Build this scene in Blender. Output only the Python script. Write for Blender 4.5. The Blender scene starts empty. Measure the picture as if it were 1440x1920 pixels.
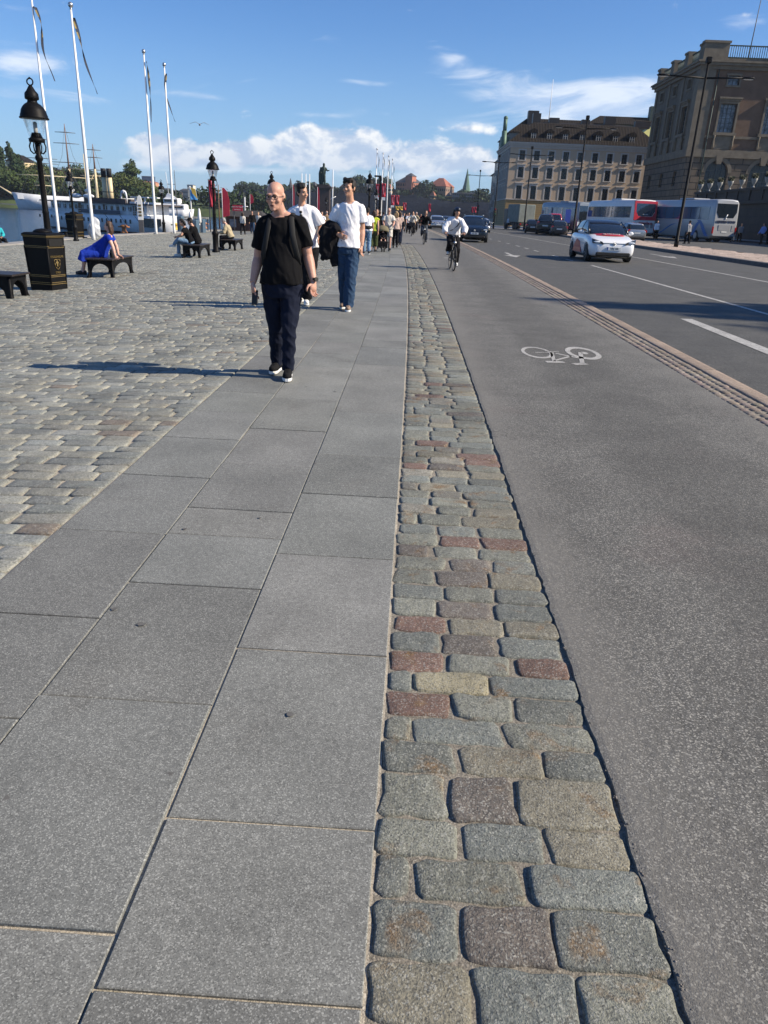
import bpy, bmesh, math, random
import numpy as np
from mathutils import Vector, Matrix, noise as mnoise
random.seed(7)
C = bpy.context.scene.collection
scene = bpy.context.scene
R = math.radians

# ------------------------------------------------------------------ camera
CAM_H = 1.55
PITCH = math.atan(1385.0/3433.0); ROLL = R(2.54); YAW = R(-1.6216)
def cam_basis():
    fw = Vector((math.sin(YAW)*math.cos(PITCH), math.cos(YAW)*math.cos(PITCH), -math.sin(PITCH)))
    r0 = Vector((math.cos(YAW), -math.sin(YAW), 0)); u0 = r0.cross(fw)
    u = math.cos(ROLL)*u0 - math.sin(ROLL)*r0
    r = math.cos(ROLL)*r0 + math.sin(ROLL)*u0
    return fw, r, u
FW, RT, UP = cam_basis()
cd = bpy.data.cameras.new('camera'); cam = bpy.data.objects.new('camera', cd); C.objects.link(cam)
cd.sensor_fit = 'HORIZONTAL'; cd.sensor_width = 36.0; cd.lens = 36.0*1385.0/1440.0
cd.clip_start = 0.05; cd.clip_end = 6000
m = Matrix((RT, UP, -FW)).transposed().to_4x4(); m.translation = (0, 0, CAM_H); cam.matrix_world = m
scene.camera = cam

# ------------------------------------------------------------------ sun and sky
SUN_EL = R(34.4); SUN_AZ = math.atan2(0.9906, -0.137)      # from +Y towards +X
sun_dir = Vector((math.sin(SUN_AZ)*math.cos(SUN_EL), math.cos(SUN_AZ)*math.cos(SUN_EL), math.sin(SUN_EL)))
sl = bpy.data.lights.new('sun', 'SUN'); sl.energy = 5.0; sl.angle = R(0.53); sl.color = (1.0, 0.88, 0.71)
so = bpy.data.objects.new('sun', sl); C.objects.link(so)
so.rotation_euler = sun_dir.to_track_quat('Z', 'Y').to_euler(); so.location = (30, -10, 40)
scene.view_settings.view_transform = 'Standard'; scene.view_settings.look = 'None'
scene.view_settings.exposure = 0.6; scene.view_settings.gamma = 1.0
scene.cycles.max_bounces = 6; scene.cycles.diffuse_bounces = 3; scene.cycles.glossy_bounces = 3
scene.cycles.transparent_max_bounces = 12; scene.cycles.use_denoising = True
scene.cycles.caustics_reflective = False; scene.cycles.caustics_refractive = False

def ray(px, py):                       # direction through a photograph pixel (1440 x 1920)
    return FW + RT*((px-720)/1385.0) - UP*((py-960)/1385.0)

class NT:                              # small helper to write node trees
    def __init__(s, tree):
        s.t = tree; s.n = tree.nodes; s.l = tree.links
    def new(s, typ, **kw):
        n = s.n.new(typ)
        for k, v in kw.items(): setattr(n, k, v)
        return n
    def put(s, sock, v):
        if isinstance(v, bpy.types.NodeSocket): s.l.new(v, sock)
        elif v is not None:
            try: sock.default_value = v
            except Exception: sock.default_value = (*v, 1.0) if len(v) == 3 else v
    def math(s, op, a, b=None, c=None, clamp=False):
        n = s.new('ShaderNodeMath', operation=op, use_clamp=clamp)
        for i, v in enumerate((a, b, c)):
            if v is not None: s.put(n.inputs[i], v)
        return n.outputs[0]
    def mix(s, f, a, b, mode='MIX'):
        n = s.new('ShaderNodeMix', data_type='RGBA', blend_type=mode, clamp_factor=True)
        s.put(n.inputs[0], f); s.put(n.inputs[6], a); s.put(n.inputs[7], b); return n.outputs[2]
    def noise(s, vec, scale, detail=4, rough=.55, dist=0, dims='3D'):
        n = s.new('ShaderNodeTexNoise', noise_dimensions=dims)
        if vec is not None: s.l.new(vec, n.inputs['Vector'])
        n.inputs['Scale'].default_value = scale; n.inputs['Detail'].default_value = detail
        n.inputs['Roughness'].default_value = rough; n.inputs['Distortion'].default_value = dist
        return n.outputs[0]
    def sstep(s, v, a, b):
        n = s.new('ShaderNodeMapRange', interpolation_type='SMOOTHSTEP')
        s.put(n.inputs[0], v); n.inputs[1].default_value = a; n.inputs[2].default_value = b
        return n.outputs[0]
    def lin(s, v, a, b, c, d):
        n = s.new('ShaderNodeMapRange'); s.put(n.inputs[0], v)
        for i, q in enumerate((a, b, c, d)): n.inputs[i+1].default_value = q
        return n.outputs[0]
    def comb(s, x, y, z=0.0):
        n = s.new('ShaderNodeCombineXYZ'); s.put(n.inputs[0], x); s.put(n.inputs[1], y); s.put(n.inputs[2], z); return n.outputs[0]
    def ramp(s, v, stops):
        n = s.new('ShaderNodeValToRGB'); s.put(n.inputs[0], v); e = n.color_ramp.elements
        while len(e) < len(stops): e.new(.5)
        for q, (p, c) in zip(e, stops): q.position = p; q.color = (*c, 1)
        return n.outputs[0]

world = bpy.data.worlds.new('World'); scene.world = world; world.use_nodes = True
W = NT(world.node_tree); W.n.clear()
sky = W.new('ShaderNodeTexSky', sky_type='NISHITA', sun_disc=False)
sky.sun_elevation = SUN_EL; sky.sun_rotation = SUN_AZ; sky.altitude = 10; sky.air_density = 1.0; sky.dust_density = .35; sky.ozone_density = 2.2
bg = W.new('ShaderNodeBackground'); bg.inputs[1].default_value = 0.088
wo = W.new('ShaderNodeOutputWorld'); W.l.new(bg.outputs[0], wo.inputs[0])
tc = W.new('ShaderNodeTexCoord'); sx = W.new('ShaderNodeSeparateXYZ'); W.l.new(tc.outputs['Generated'], sx.inputs[0])
AZ = W.math('ARCTAN2', sx.outputs[0], sx.outputs[1]); EL = W.math('ARCSINE', sx.outputs[2])
def azel(px, py):
    d = ray(px, py).normalized(); return math.atan2(d.x, d.y), math.asin(d.z)
def blob(px, py, wx, wy):              # soft patch of sky given by its centre and half sizes
    a, e = azel(px, py)
    sx_ = abs(azel(px+wx, py)[0]-a); sy_ = abs(azel(px, py-wy)[1]-e)
    q = W.math('POWER', W.math('DIVIDE', W.math('SUBTRACT', AZ, a), sx_), 2.0)
    # tilt of the picture is taken out by the azimuth itself
    r_ = W.math('POWER', W.math('DIVIDE', W.math('SUBTRACT', EL, e), sy_), 2.0)
    return W.math('EXPONENT', W.math('MULTIPLY', W.math('ADD', q, r_), -1.0))
def total(bl):
    t = None
    for (px, py, wx, wy, k) in bl:
        b = W.math('MULTIPLY', blob(px, py, wx, wy), k); t = b if t is None else W.math('ADD', t, b)
    return t
# cumulus bank over the far shore
cum = total([(285, 262, 45, 16, .55), (340, 290, 100, 28, .75), (440, 285, 70, 22, .6), (585, 262, 75, 30, .95), (510, 290, 80, 26, .6), (690, 255, 30, 20, .5), (650, 290, 80, 30, .65), (820, 275, 90, 20, .45), (870, 305, 120, 25, .7), (760, 305, 90, 25, .5), (1010, 250, 70, 16, .5), (860, 240, 60, 10, .5)])
P1 = W.comb(W.math('MULTIPLY', AZ, 1.0), W.math('MULTIPLY', EL, 1.5), 0.0)
P1b = W.comb(W.math('ADD', AZ, 0.010), W.math('ADD', W.math('MULTIPLY', EL, 1.5), 0.020), 0.0)
n1 = W.noise(P1, 21, 10, .60, .3); n1b = W.noise(P1b, 21, 10, .60, .3)
d1 = W.sstep(W.math('ADD', W.math('MULTIPLY', W.math('SUBTRACT', n1, .5), 1.6), W.math('SUBTRACT', cum, .27)), -.02, .34)
lit1 = W.math('MULTIPLY', W.sstep(W.math('SUBTRACT', n1, n1b), -.11, .13), W.lin(W.sstep(EL, .040, .105), 0, 1, .42, 1.0))
# flat streaks, thin layers low down and high wisps
lay = total([(640, 325, 320, 14, .5), (420, 318, 200, 10, .5), (890, 330, 120, 12, .5), (1010, 190, 190, 26, .95), (1160, 160, 110, 22, .8), (900, 140, 90, 22, .75), (850, 112, 45, 12, .5), (665, 154, 70, 8, .7), (60, 118, 95, 26, .85), (130, 180, 90, 12, .7), (20, 178, 60, 14, .6), (370, 181, 75, 9, .55), (1400, 40, 80, 30, .7), (1190, 205, 70, 30, .6), (400, 130, 60, 10, .25), (490, 202, 50, 6, .35), (725, 213, 22, 6, .4), (890, 240, 60, 16, .5), (590, 215, 90, 7, .35), (1150, 107, 40, 6, .3), (1080, 215, 120, 14, .6)])
P2 = W.comb(W.math('MULTIPLY', AZ, 1.0), W.math('ADD', W.math('MULTIPLY', EL, 4.2), W.math('MULTIPLY', AZ, -.35)), 3.7)
P2b = W.comb(W.math('ADD', AZ, .012), W.math('ADD', W.math('ADD', W.math('MULTIPLY', EL, 4.2), W.math('MULTIPLY', AZ, -.35)), .05), 3.7)
n2 = W.noise(P2, 9, 7, .55, .6); n2b = W.noise(P2b, 9, 7, .55, .6)
d2 = W.sstep(W.math('ADD', W.math('MULTIPLY', W.math('SUBTRACT', n2, .5), 2.0), W.math('SUBTRACT', lay, .34)), -.08, .75)
lit2 = W.sstep(W.math('SUBTRACT', n2, n2b), -.16, .12)
skyc = W.mix(1.0, sky.outputs[0], (.49, .74, 1.08, 1), 'MULTIPLY')
hz = W.sstep(EL, -.01, .22)
base = W.mix(W.math('MULTIPLY', W.math('SUBTRACT', 1.0, hz), .62), skyc, (3.0, 4.5, 6.4, 1))
c2 = W.mix(lit2, (4.6, 5.6, 7.4, 1), (7.6, 8.0, 8.6, 1))
s2 = W.mix(W.math('MULTIPLY', d2, .72), base, c2)
c1 = W.mix(lit1, (3.9, 4.8, 6.3, 1), (8.6, 8.5, 8.3, 1))
s1 = W.mix(W.math('MULTIPLY', d1, .90), s2, c1)
W.l.new(s1, bg.inputs[0])

# ------------------------------------------------------------------ helpers: ground, meshes, tags
def zg(x):                             # the square slopes down to the quay, the road rises the other way
    if x < -12: return -.4108 + .01*(x+12)
    if x < -1.73: return .04*(x+1.73)
    if x > 3.6: return .014*(x-3.6)
    return 0.0
def at(px, py, Y):                     # point of the photograph's ray at distance Y along the street
    d = ray(px, py); return d*(Y/d.y) + Vector((0, 0, CAM_H))
def on_ground(px, py, zf=zg):
    d = ray(px, py); o = Vector((0, 0, CAM_H)); t = .3
    while t < 4000 and (o+d*t).z > zf((o+d*t).x): t *= 1.01
    lo, hi = t/1.01, t
    for _ in range(40):
        mm = (lo+hi)/2
        if (o+d*mm).z > zf((o+d*mm).x): lo = mm
        else: hi = mm
    return o+d*lo
def bend(y): return -.00052*y*y        # the slab path swings left
def bendk(y): return -.00026*y*y       # the kerb line swings less

class MB:
    def __init__(s): s.v = []; s.f = []; s.mi = []; s.col = []; s.M = None; s.sm = []; s.flat = False
    def vert(s, p, c=None):
        p = Vector(p)
        if s.M is not None: p = s.M @ p
        s.v.append(p); s.col.append(c); return len(s.v)-1
    def face(s, idx, mi=0, smooth=None): s.f.append(tuple(idx)); s.mi.append(mi); s.sm.append((not s.flat) if smooth is None else smooth)
    def quad(s, a, b, c, d, mi=0, col=None): s.face([s.vert(p, col) for p in (a, b, c, d)], mi, False)
    def box(s, x0, x1, y0, y1, z0, z1, mi=0, bev=0.0):
        if bev > 0:
            bev = min(bev, (x1-x0)*.45, (y1-y0)*.45, (z1-z0)*.45); rings = []
            for z, ins in ((z0, bev), (z0+bev, 0), (z1-bev, 0), (z1, bev)):
                c = bev if ins == 0 else bev*1.6
                xa, xb, ya, yb = x0+(bev if ins else 0), x1-(bev if ins else 0), y0+(bev if ins else 0), y1-(bev if ins else 0)
                k = bev*.9
                pts = [(xa+k, ya), (xb-k, ya), (xb, ya+k), (xb, yb-k), (xb-k, yb), (xa+k, yb), (xa, yb-k), (xa, ya+k)]
                rings.append([(x, y, z) for x, y in pts])
            s.loft(rings, mi, smooth=False); return
        i = [s.vert(p) for p in ((x0,y0,z0),(x1,y0,z0),(x1,y1,z0),(x0,y1,z0),(x0,y0,z1),(x1,y0,z1),(x1,y1,z1),(x0,y1,z1))]
        for q in ((0,3,2,1),(4,5,6,7),(0,1,5,4),(1,2,6,5),(2,3,7,6),(3,0,4,7)): s.face([i[k] for k in q], mi, False)
    def loft(s, rings, mi=0, caps=True, closed=True, smooth=None, col=None):
        ids = [[s.vert(p, col) for p in r] for r in rings]; n = len(rings[0])
        for a, b in zip(ids, ids[1:]):
            for k in range(n if closed else n-1):
                s.face((a[k], a[(k+1) % n], b[(k+1) % n], b[k]), mi, smooth)
        if caps: s.face(ids[0][::-1], mi, False); s.face(ids[-1], mi, False)
        return ids
    def tube(s, pts, rad, n=8, mi=0, side=None, caps=True, smooth=True):
        pts = [Vector(p) for p in pts]; rings = []; prev = None
        if not isinstance(rad, (list, tuple)): rad = [rad]*len(pts)
        for i, p in enumerate(pts):
            t = (pts[min(i+1, len(pts)-1)] - pts[max(i-1, 0)]).normalized()
            if side is not None: a = Vector(side)
            elif prev is None: a = Vector((1, 0, 0)) if abs(t.x) < .8 else Vector((0, 1, 0))
            else: a = prev
            a = (a - t*a.dot(t))
            if a.length < 1e-5: a = t.orthogonal()
            a.normalize(); prev = a; b = t.cross(a)
            r = rad[i]; rx, ry = (r if isinstance(r, (list, tuple)) else (r, r))
            rings.append([p + a*rx*math.cos(2*math.pi*k/n) + b*ry*math.sin(2*math.pi*k/n) for k in range(n)])
        s.loft(rings, mi, caps, True, smooth)
    def lathe(s, prof, n=16, mi=0, c=(0,0,0), smooth=True, caps=True):
        rings = [[(c[0]+r*math.cos(2*math.pi*k/n), c[1]+r*math.sin(2*math.pi*k/n), c[2]+z) for k in range(n)] for r, z in prof]
        s.loft(rings, mi, caps, True, smooth)
    def ball(s, c, r, n=12, m=8, mi=0, rot=None):
        c = Vector(c); r = (r, r, r) if not isinstance(r, (list, tuple)) else r; rings = []
        for j in range(1, m):
            ph = math.pi*j/m
            ring = []
            for k in range(n):
                q = Vector((r[0]*math.sin(ph)*math.cos(2*math.pi*k/n), r[1]*math.sin(ph)*math.sin(2*math.pi*k/n), -r[2]*math.cos(ph)))
                ring.append(c + (rot @ q if rot is not None else q))
            rings.append(ring)
        ids = s.loft(rings, mi, False, True, True)
        q = Vector((0, 0, r[2])); q = rot @ q if rot is not None else q
        a = s.vert(c-q); b = s.vert(c+q)
        for k in range(n):
            s.face((a, ids[0][(k+1) % n], ids[0][k]), mi, True); s.face((b, ids[-1][k], ids[-1][(k+1) % n]), mi, True)
    def prism(s, poly, d0, d1, axis='z', mi=0, smooth=False):
        def P(u, v, d): return {'z': (u, v, d), 'y': (u, d, v), 'x': (d, u, v)}[axis]
        a = [s.vert(P(u, v, d0)) for u, v in poly]; b = [s.vert(P(u, v, d1)) for u, v in poly]; n = len(poly)
        s.face(a[::-1], mi, False); s.face(b, mi, False)
        for k in range(n): s.face((a[k], a[(k+1) % n], b[(k+1) % n], b[k]), mi, smooth)
    def mesh(s, name, fixn=True):
        me = bpy.data.meshes.new(name); me.from_pydata([tuple(p) for p in s.v], [], s.f)
        me.polygons.foreach_set('material_index', s.mi); me.polygons.foreach_set('use_smooth', s.sm)
        if any(c is not None for c in s.col):
            ca = me.color_attributes.new('Col', 'FLOAT_COLOR', 'POINT')
            ca.data.foreach_set('color', [x for c in s.col for x in ((*(c or (1, 1, 1)), 1.0))])
        me.update()
        if fixn:
            bm = bmesh.new(); bm.from_mesh(me); bmesh.ops.recalc_face_normals(bm, faces=bm.faces); bm.to_mesh(me); bm.free()
        return me
    def build(s, name, mats, parent=None, fixn=True, **kw):
        return link(name, s.mesh(name, fixn), mats, parent, **kw)
def link(name, me, mats, parent=None, **kw):
    o = bpy.data.objects.new(name, me); C.objects.link(o)
    if mats is not None:
        for q in (mats if isinstance(mats, (list, tuple)) else [mats]): me.materials.append(q)
    if parent is not None: o.parent = parent
    if kw: tag(o, **kw)
    return o
def tag(o, label=None, cat=None, group=None, kind=None):
    if label: o['label'] = label
    if cat: o['category'] = cat
    if group: o['group'] = group
    if kind: o['kind'] = kind
    return o
def empty(name, loc, rz=0, label=None, cat=None, group=None, scale=1.0):
    o = bpy.data.objects.new(name, None); C.objects.link(o); o.location = loc; o.rotation_euler = (0, 0, rz); o.scale = (scale,)*3
    return tag(o, label, cat, group)
def copy_tree(o, parent=None):
    kids = [k for k in bpy.data.objects if k.parent == o] if parent is None else [k for k in o.children]
    c = o.copy(); C.objects.link(c)
    if parent is not None: c.parent = parent
    for ch in kids: copy_tree(ch, c)
    return c
def dup(o, loc, rz=None, label=None, group=None, scale=None):
    bpy.context.view_layer.update()
    c = copy_tree(o); c.location = loc
    if rz is not None: c.rotation_euler = (0, 0, rz)
    if scale is not None: c.scale = (scale,)*3
    if label: c['label'] = label
    if group: c['group'] = group
    return c
def evaluated(me, mods):
    o = bpy.data.objects.new('tmp', me); C.objects.link(o)
    for typ, kw in mods:
        md = o.modifiers.new('m', typ)
        for k, v in kw.items(): setattr(md, k, v)
    dg = bpy.context.evaluated_depsgraph_get(); dg.update()
    r = bpy.data.meshes.new_from_object(o.evaluated_get(dg)); bpy.data.objects.remove(o); return r
def smoothed(mb, lev=2):
    me = mb.mesh('tmp'); bm = bmesh.new(); bm.from_mesh(me); bmesh.ops.remove_doubles(bm, verts=bm.verts, dist=1e-5); bmesh.ops.recalc_face_normals(bm, faces=bm.faces); bm.to_mesh(me); bm.free()
    r = evaluated(me, [('SUBSURF', dict(levels=lev, render_levels=lev))])
    for p in r.polygons: p.use_smooth = True
    return r
def fuse(mb, voxel, it=4, wrinkle=None, seed=0):
    me = mb.mesh('tmp'); r = evaluated(me, [('REMESH', dict(mode='VOXEL', voxel_size=voxel, use_smooth_shade=True)), ('SMOOTH', dict(factor=.5, iterations=it))])
    bpy.data.meshes.remove(me)
    if wrinkle:
        amp, fr, an = wrinkle; nv = len(r.vertices); co = np.empty(nv*3); no = np.empty(nv*3)
        r.vertices.foreach_get('co', co); r.vertices.foreach_get('normal', no)
        co = co.reshape(-1, 3); no = no.reshape(-1, 3)
        for i in range(nv):
            p = co[i]; q = Vector((p[0]*fr+seed, p[1]*fr, p[2]*fr*an + p[0]*fr*.8))
            w = mnoise.noise(q); w2 = mnoise.noise(q*2.3)
            co[i] += no[i]*amp*((1-abs(w))**2*1.2-.5 + .35*w2)
        r.vertices.foreach_set('co', co.ravel()); r.update()
    for p in r.polygons: p.use_smooth = True
    return r
def text(body, size, parent, M, mt, name='lettering', depth=.002, align='CENTER', sx=1.0):
    cu = bpy.data.curves.new('t', 'FONT'); cu.body = body; cu.size = size; cu.extrude = depth; cu.align_x = align; cu.align_y = 'CENTER'; cu.resolution_u = 3
    o = bpy.data.objects.new('t', cu); C.objects.link(o); dg = bpy.context.evaluated_depsgraph_get(); dg.update()
    me = bpy.data.meshes.new_from_object(o.evaluated_get(dg)); bpy.data.objects.remove(o); bpy.data.curves.remove(cu)
    me.transform(M @ Matrix.Diagonal((sx, 1, 1, 1))); return link(name, me, mt, parent)
FACE_CAM = Matrix.Rotation(R(90), 4, 'X')     # text plane x-z, read from -Y
def T(x, y, z): return Matrix.Translation((x, y, z))
def RZ(a): return Matrix.Rotation(a, 4, 'Z')

# ------------------------------------------------------------------ materials
def mat(name, col, rough=.6, metal=0.0, var=.12, scale=8, bump=0.0, bscale=None, spec=.5, col2=None, attr=False, coat=0.0, trans=0.0, detail=4, ior=None, emit=None, alpha=None):
    mt = bpy.data.materials.new(name); mt.use_nodes = True; N = NT(mt.node_tree); b = N.n['Principled BSDF']
    b.inputs['Roughness'].default_value = rough; b.inputs['Metallic'].default_value = metal
    b.inputs['Specular IOR Level'].default_value = spec; b.inputs['Coat Weight'].default_value = coat
    b.inputs['Transmission Weight'].default_value = trans
    if ior: b.inputs['IOR'].default_value = ior
    if alpha is not None: b.inputs['Alpha'].default_value = alpha
    tc = N.new('ShaderNodeTexCoord'); v = tc.outputs['Object']
    c = (*col, 1)
    if attr:
        a = N.new('ShaderNodeAttribute', attribute_name='Col'); c = N.mix(1.0, a.outputs[0], c, 'MULTIPLY')
    if var > 0:
        n = N.noise(v, scale, detail, .6)
        lo = tuple(x*(1-var) for x in col); hi = tuple(min(1, x*(1+var)) for x in col)
        if col2: f = N.sstep(n, .42, .62); c = N.mix(f, c, (*col2, 1))
        else:
            f = N.lin(n, .3, .7, 1-var, 1+var); c = N.mix(1.0, c, N.comb(f, f, f), 'MULTIPLY')
    N.put(b.inputs['Base Color'], c)
    if bump > 0:
        bn = N.new('ShaderNodeBump'); bn.inputs['Strength'].default_value = min(1, bump*10); bn.inputs['Distance'].default_value = bump
        N.l.new(N.noise(v, bscale or scale*3, 5, .6), bn.inputs['Height']); N.l.new(bn.outputs[0], b.inputs['Normal'])
    if emit: N.put(b.inputs['Emission Color'], (*emit[0], 1)); b.inputs['Emission Strength'].default_value = emit[1]
    return mt
def nodes_of(mt): return NT(mt.node_tree), mt.node_tree.nodes['Principled BSDF']
M = {}
M['iron'] = mat('black cast iron', (.006, .006, .0065), .5, 0, .25, 12, .002, 60, spec=.12)
M['ironbrown'] = mat('dark brown iron', (.022, .016, .013), .45, 0, .3, 10, .002, 50)
M['gold'] = mat('gilt paint', (.22, .155, .055), .4, .4, .2, 30)
M['white'] = mat('white paint', (.72, .72, .70), .4, 0, .05, 3)
M['whitepole'] = mat('white enamel pole', (.74, .74, .73), .3, 0, .06, 2)
M['glass'] = mat('clear lantern glass', (.9, .95, 1), .05, 0, 0, trans=1.0, ior=1.02, alpha=.35)
M['black'] = mat('black rubber', (.012, .012, .012), .7, 0, .2, 20)
M['darkglass'] = mat('dark window glass', (.010, .013, .018), .06, 0, .1, 2, spec=.6)
M['chrome'] = mat('brushed metal', (.55, .55, .55), .3, .9, .1, 20)
M['red'] = mat('red cloth', (.42, .02, .045), .7, 0, .12, 3)
M['redpaint'] = mat('red paint', (.45, .02, .03), .3, 0, .05, 2, coat=.4)
M['yellow'] = mat('yellow cloth', (.75, .48, .08), .7, 0, .12, 3)
M['lamp'] = mat('frosted lamp', (.75, .72, .65), .4, 0, .05)
M['signwhite'] = mat('white lettering', (.78, .78, .76), .5, 0, 0)
M['cream'] = mat('cream paint', (.62, .50, .30), .45, 0, .08, 2)
M['greyrope'] = mat('grey cable', (.08, .08, .085), .6, 0, .1)

# ------------------------------------------------------------------ ground materials
def speckle(name, base, dark, light, sc, rough=.75, attr=False, amt=(.35, .35), bump=.0012, stain=None, bigvar=.16, spec=.35):
    mt = bpy.data.materials.new(name); mt.use_nodes = True; N, b = nodes_of(mt)
    tc = N.new('ShaderNodeTexCoord'); v = tc.outputs['Object']
    vo = N.new('ShaderNodeTexVoronoi', feature='F1'); N.l.new(v, vo.inputs['Vector']); vo.inputs['Scale'].default_value = sc
    sp = N.new('ShaderNodeSeparateColor'); N.l.new(vo.outputs['Color'], sp.inputs[0]); cell = sp.outputs[0]
    fine = N.noise(v, sc*.9, 3, .7); mid = N.noise(v, sc*.12, 4, .6); big = N.noise(v, 1.7, 4, .55)
    c = (*base, 1)
    if attr:
        a = N.new('ShaderNodeAttribute', attribute_name='Col'); c = N.mix(1.0, c, a.outputs[0], 'MULTIPLY')
    if stain:
        f = N.sstep(N.noise(v, stain[1], 5, .6, .6), .55, .72); c = N.mix(N.math('MULTIPLY', f, stain[2]), c, (*stain[0], 1))
    c = N.mix(N.math('MULTIPLY', N.sstep(cell, .70, .98), amt[1]), c, (*light, 1))
    c = N.mix(N.math('MULTIPLY', N.sstep(cell, .30, .02), amt[0]), c, (*dark, 1))
    k = N.math('MULTIPLY', N.math('MULTIPLY', N.lin(fine, .3, .7, .80, 1.2), N.lin(mid, .3, .7, .88, 1.12)), N.lin(big, .3, .7, 1-bigvar, 1+bigvar))
    c = N.mix(1.0, c, N.comb(k, k, k), 'MULTIPLY')
    N.put(b.inputs['Base Color'], c); b.inputs['Roughness'].default_value = rough; b.inputs['Specular IOR Level'].default_value = spec
    bn = N.new('ShaderNodeBump'); bn.inputs['Strength'].default_value = 1.0; bn.inputs['Distance'].default_value = bump
    N.l.new(N.math('ADD', fine, N.math('MULTIPLY', mid, 1.6)), bn.inputs['Height']); N.l.new(bn.outputs[0], b.inputs['Normal'])
    return mt
GM = {}
GM['slab'] = speckle('grey granite slab', (.166, .169, .155), (.062, .064, .060), (.38, .385, .355), 300, .72, True, (.55, .6), .0005, ((.115, .112, .10), 1.6, .55))
GM['cobble'] = speckle('worn granite cobble', (.185, .186, .166), (.055, .055, .05), (.38, .38, .34), 210, .7, True, (.6, .5), .0055, ((.19, .115, .05), 6.5, .85), .26)
GM['sett'] = speckle('pale granite sett', (.228, .232, .208), (.085, .085, .078), (.40, .40, .365), 130, .75, True, (.5, .4), .006, ((.15, .125, .09), 4, .45), .2)
GM['sand'] = speckle('joint sand', (.37, .33, .265), (.13, .11, .09), (.56, .52, .44), 230, .95, False, (.5, .5), .003, ((.10, .11, .06), 3, .35))
GM['bed'] = speckle('packed sandy joint fill', (.215, .195, .16), (.07, .065, .055), (.40, .37, .32), 210, .95, False, (.6, .5), .004, ((.09, .09, .06), 4, .4))
GM['grit'] = speckle('dark joint grit', (.14, .13, .12), (.04, .04, .04), (.34, .31, .28), 170, .95, False, (.6, .6), .004, ((.06, .055, .05), 6, .5))
GM['asphalt'] = speckle('worn asphalt of the cycle path', (.102, .101, .094), (.032, .032, .03), (.40, .39, .35), 210, .85, False, (.6, .62), .003, ((.125, .105, .098), .9, .55), .16)
N, b_ = nodes_of(GM['asphalt']); old = b_.inputs['Base Color'].links[0].from_socket; tc_ = N.new('ShaderNodeTexCoord'); sx2 = N.new('ShaderNodeSeparateXYZ'); N.l.new(tc_.outputs['Object'], sx2.inputs[0])
wob = N.math('ADD', sx2.outputs[0], N.math('MULTIPLY', N.noise(tc_.outputs['Object'], 2.2, 4, .6), .55)); dust = N.math('ADD', N.sstep(wob, 1.35, .85), N.math('MULTIPLY', N.sstep(wob, 2.95, 3.4), .9))
c_ = N.mix(N.math('MULTIPLY', dust, .60, clamp=True), old, (.175, .169, .153, 1)); vo_ = N.new('ShaderNodeTexVoronoi', feature='DISTANCE_TO_EDGE'); vo_.inputs['Scale'].default_value = .55
wv_ = N.new('ShaderNodeVectorMath', operation='ADD'); nz = N.new('ShaderNodeTexNoise'); nz.inputs['Scale'].default_value = 5; N.l.new(tc_.outputs['Object'], nz.inputs['Vector']); N.l.new(tc_.outputs['Object'], wv_.inputs[0]); N.l.new(nz.outputs['Color'], wv_.inputs[1]); N.l.new(wv_.outputs[0], vo_.inputs['Vector'])
crk = N.math('MULTIPLY', N.sstep(vo_.outputs['Distance'], .006, .001), N.sstep(N.noise(tc_.outputs['Object'], .5, 2), .55, .62)); c_ = N.mix(N.math('MULTIPLY', crk, .75), c_, (.03, .028, .026, 1))
pol = N.math('MULTIPLY', N.sstep(wob, 1.5, 1.9), N.sstep(wob, 2.85, 2.4)); c_ = N.mix(N.math('MULTIPLY', pol, .30), c_, (.045, .045, .042, 1)); tyre = N.sstep(N.noise(tc_.outputs['Object'], .8, 3, .5), .60, .70); c_ = N.mix(N.math('MULTIPLY', tyre, .25), c_, (.06, .057, .053, 1)); N.l.new(c_, b_.inputs['Base Color'])
GM['road'] = speckle('asphalt of the road', (.066, .066, .061), (.026, .026, .024), (.24, .235, .215), 150, .8, False, (.5, .5), .002, ((.10, .095, .09), .5, .5), .16)
GM['pink'] = speckle('pink granite', (.225, .19, .155), (.09, .075, .06), (.37, .33, .28), 140, .78, True, (.5, .4), .004, ((.16, .13, .10), 5, .6))
GM['mark'] = speckle('worn road paint', (.38, .375, .355), (.09, .09, .085), (.58, .57, .54), 120, .75, False, (.8, .3), .0015, ((.16, .155, .145), 7, .7))
GM['dirt'] = mat('dry earth', (.16, .13, .10), .95, 0, .25, 4, .01)
GM['concrete'] = mat('grey quay stone', (.26, .25, .235), .85, 0, .18, 1.5, .006)

# ------------------------------------------------------------------ base land, water
XS = [-19.6, -12, -1.73, 3.6, 30, 60, 150, 420]
def sheet(name, x0, x1, y0, y1, dz, mt, ny=24, kind='structure', nx=None):
    b = MB(); xs = sorted(set([x0, x1] + [x for x in XS if x0 < x < x1] + (list(np.linspace(x0, x1, nx)) if nx else [])))
    for j in range(ny):
        ya, yb = y0+(y1-y0)*j/ny, y0+(y1-y0)*(j+1)/ny
        for xa, xb in zip(xs, xs[1:]): b.quad((xa, ya, zg(xa)+dz), (xb, ya, zg(xb)+dz), (xb, yb, zg(xb)+dz), (xa, yb, zg(xa)+dz))
    o = b.build(name, mt); o['kind'] = kind; return o
QX = lambda y: -19.2 - .10*max(0, min(y-36, 12)) + (.09*(min(y, 66)-48) if y > 48 else 0)      # the quay edge is not quite straight
b = MB(); ys = [-40, 0, 20, 36, 42, 48, 56, 66, 80, 100, 130, 170, 220, 280, 330]
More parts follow.
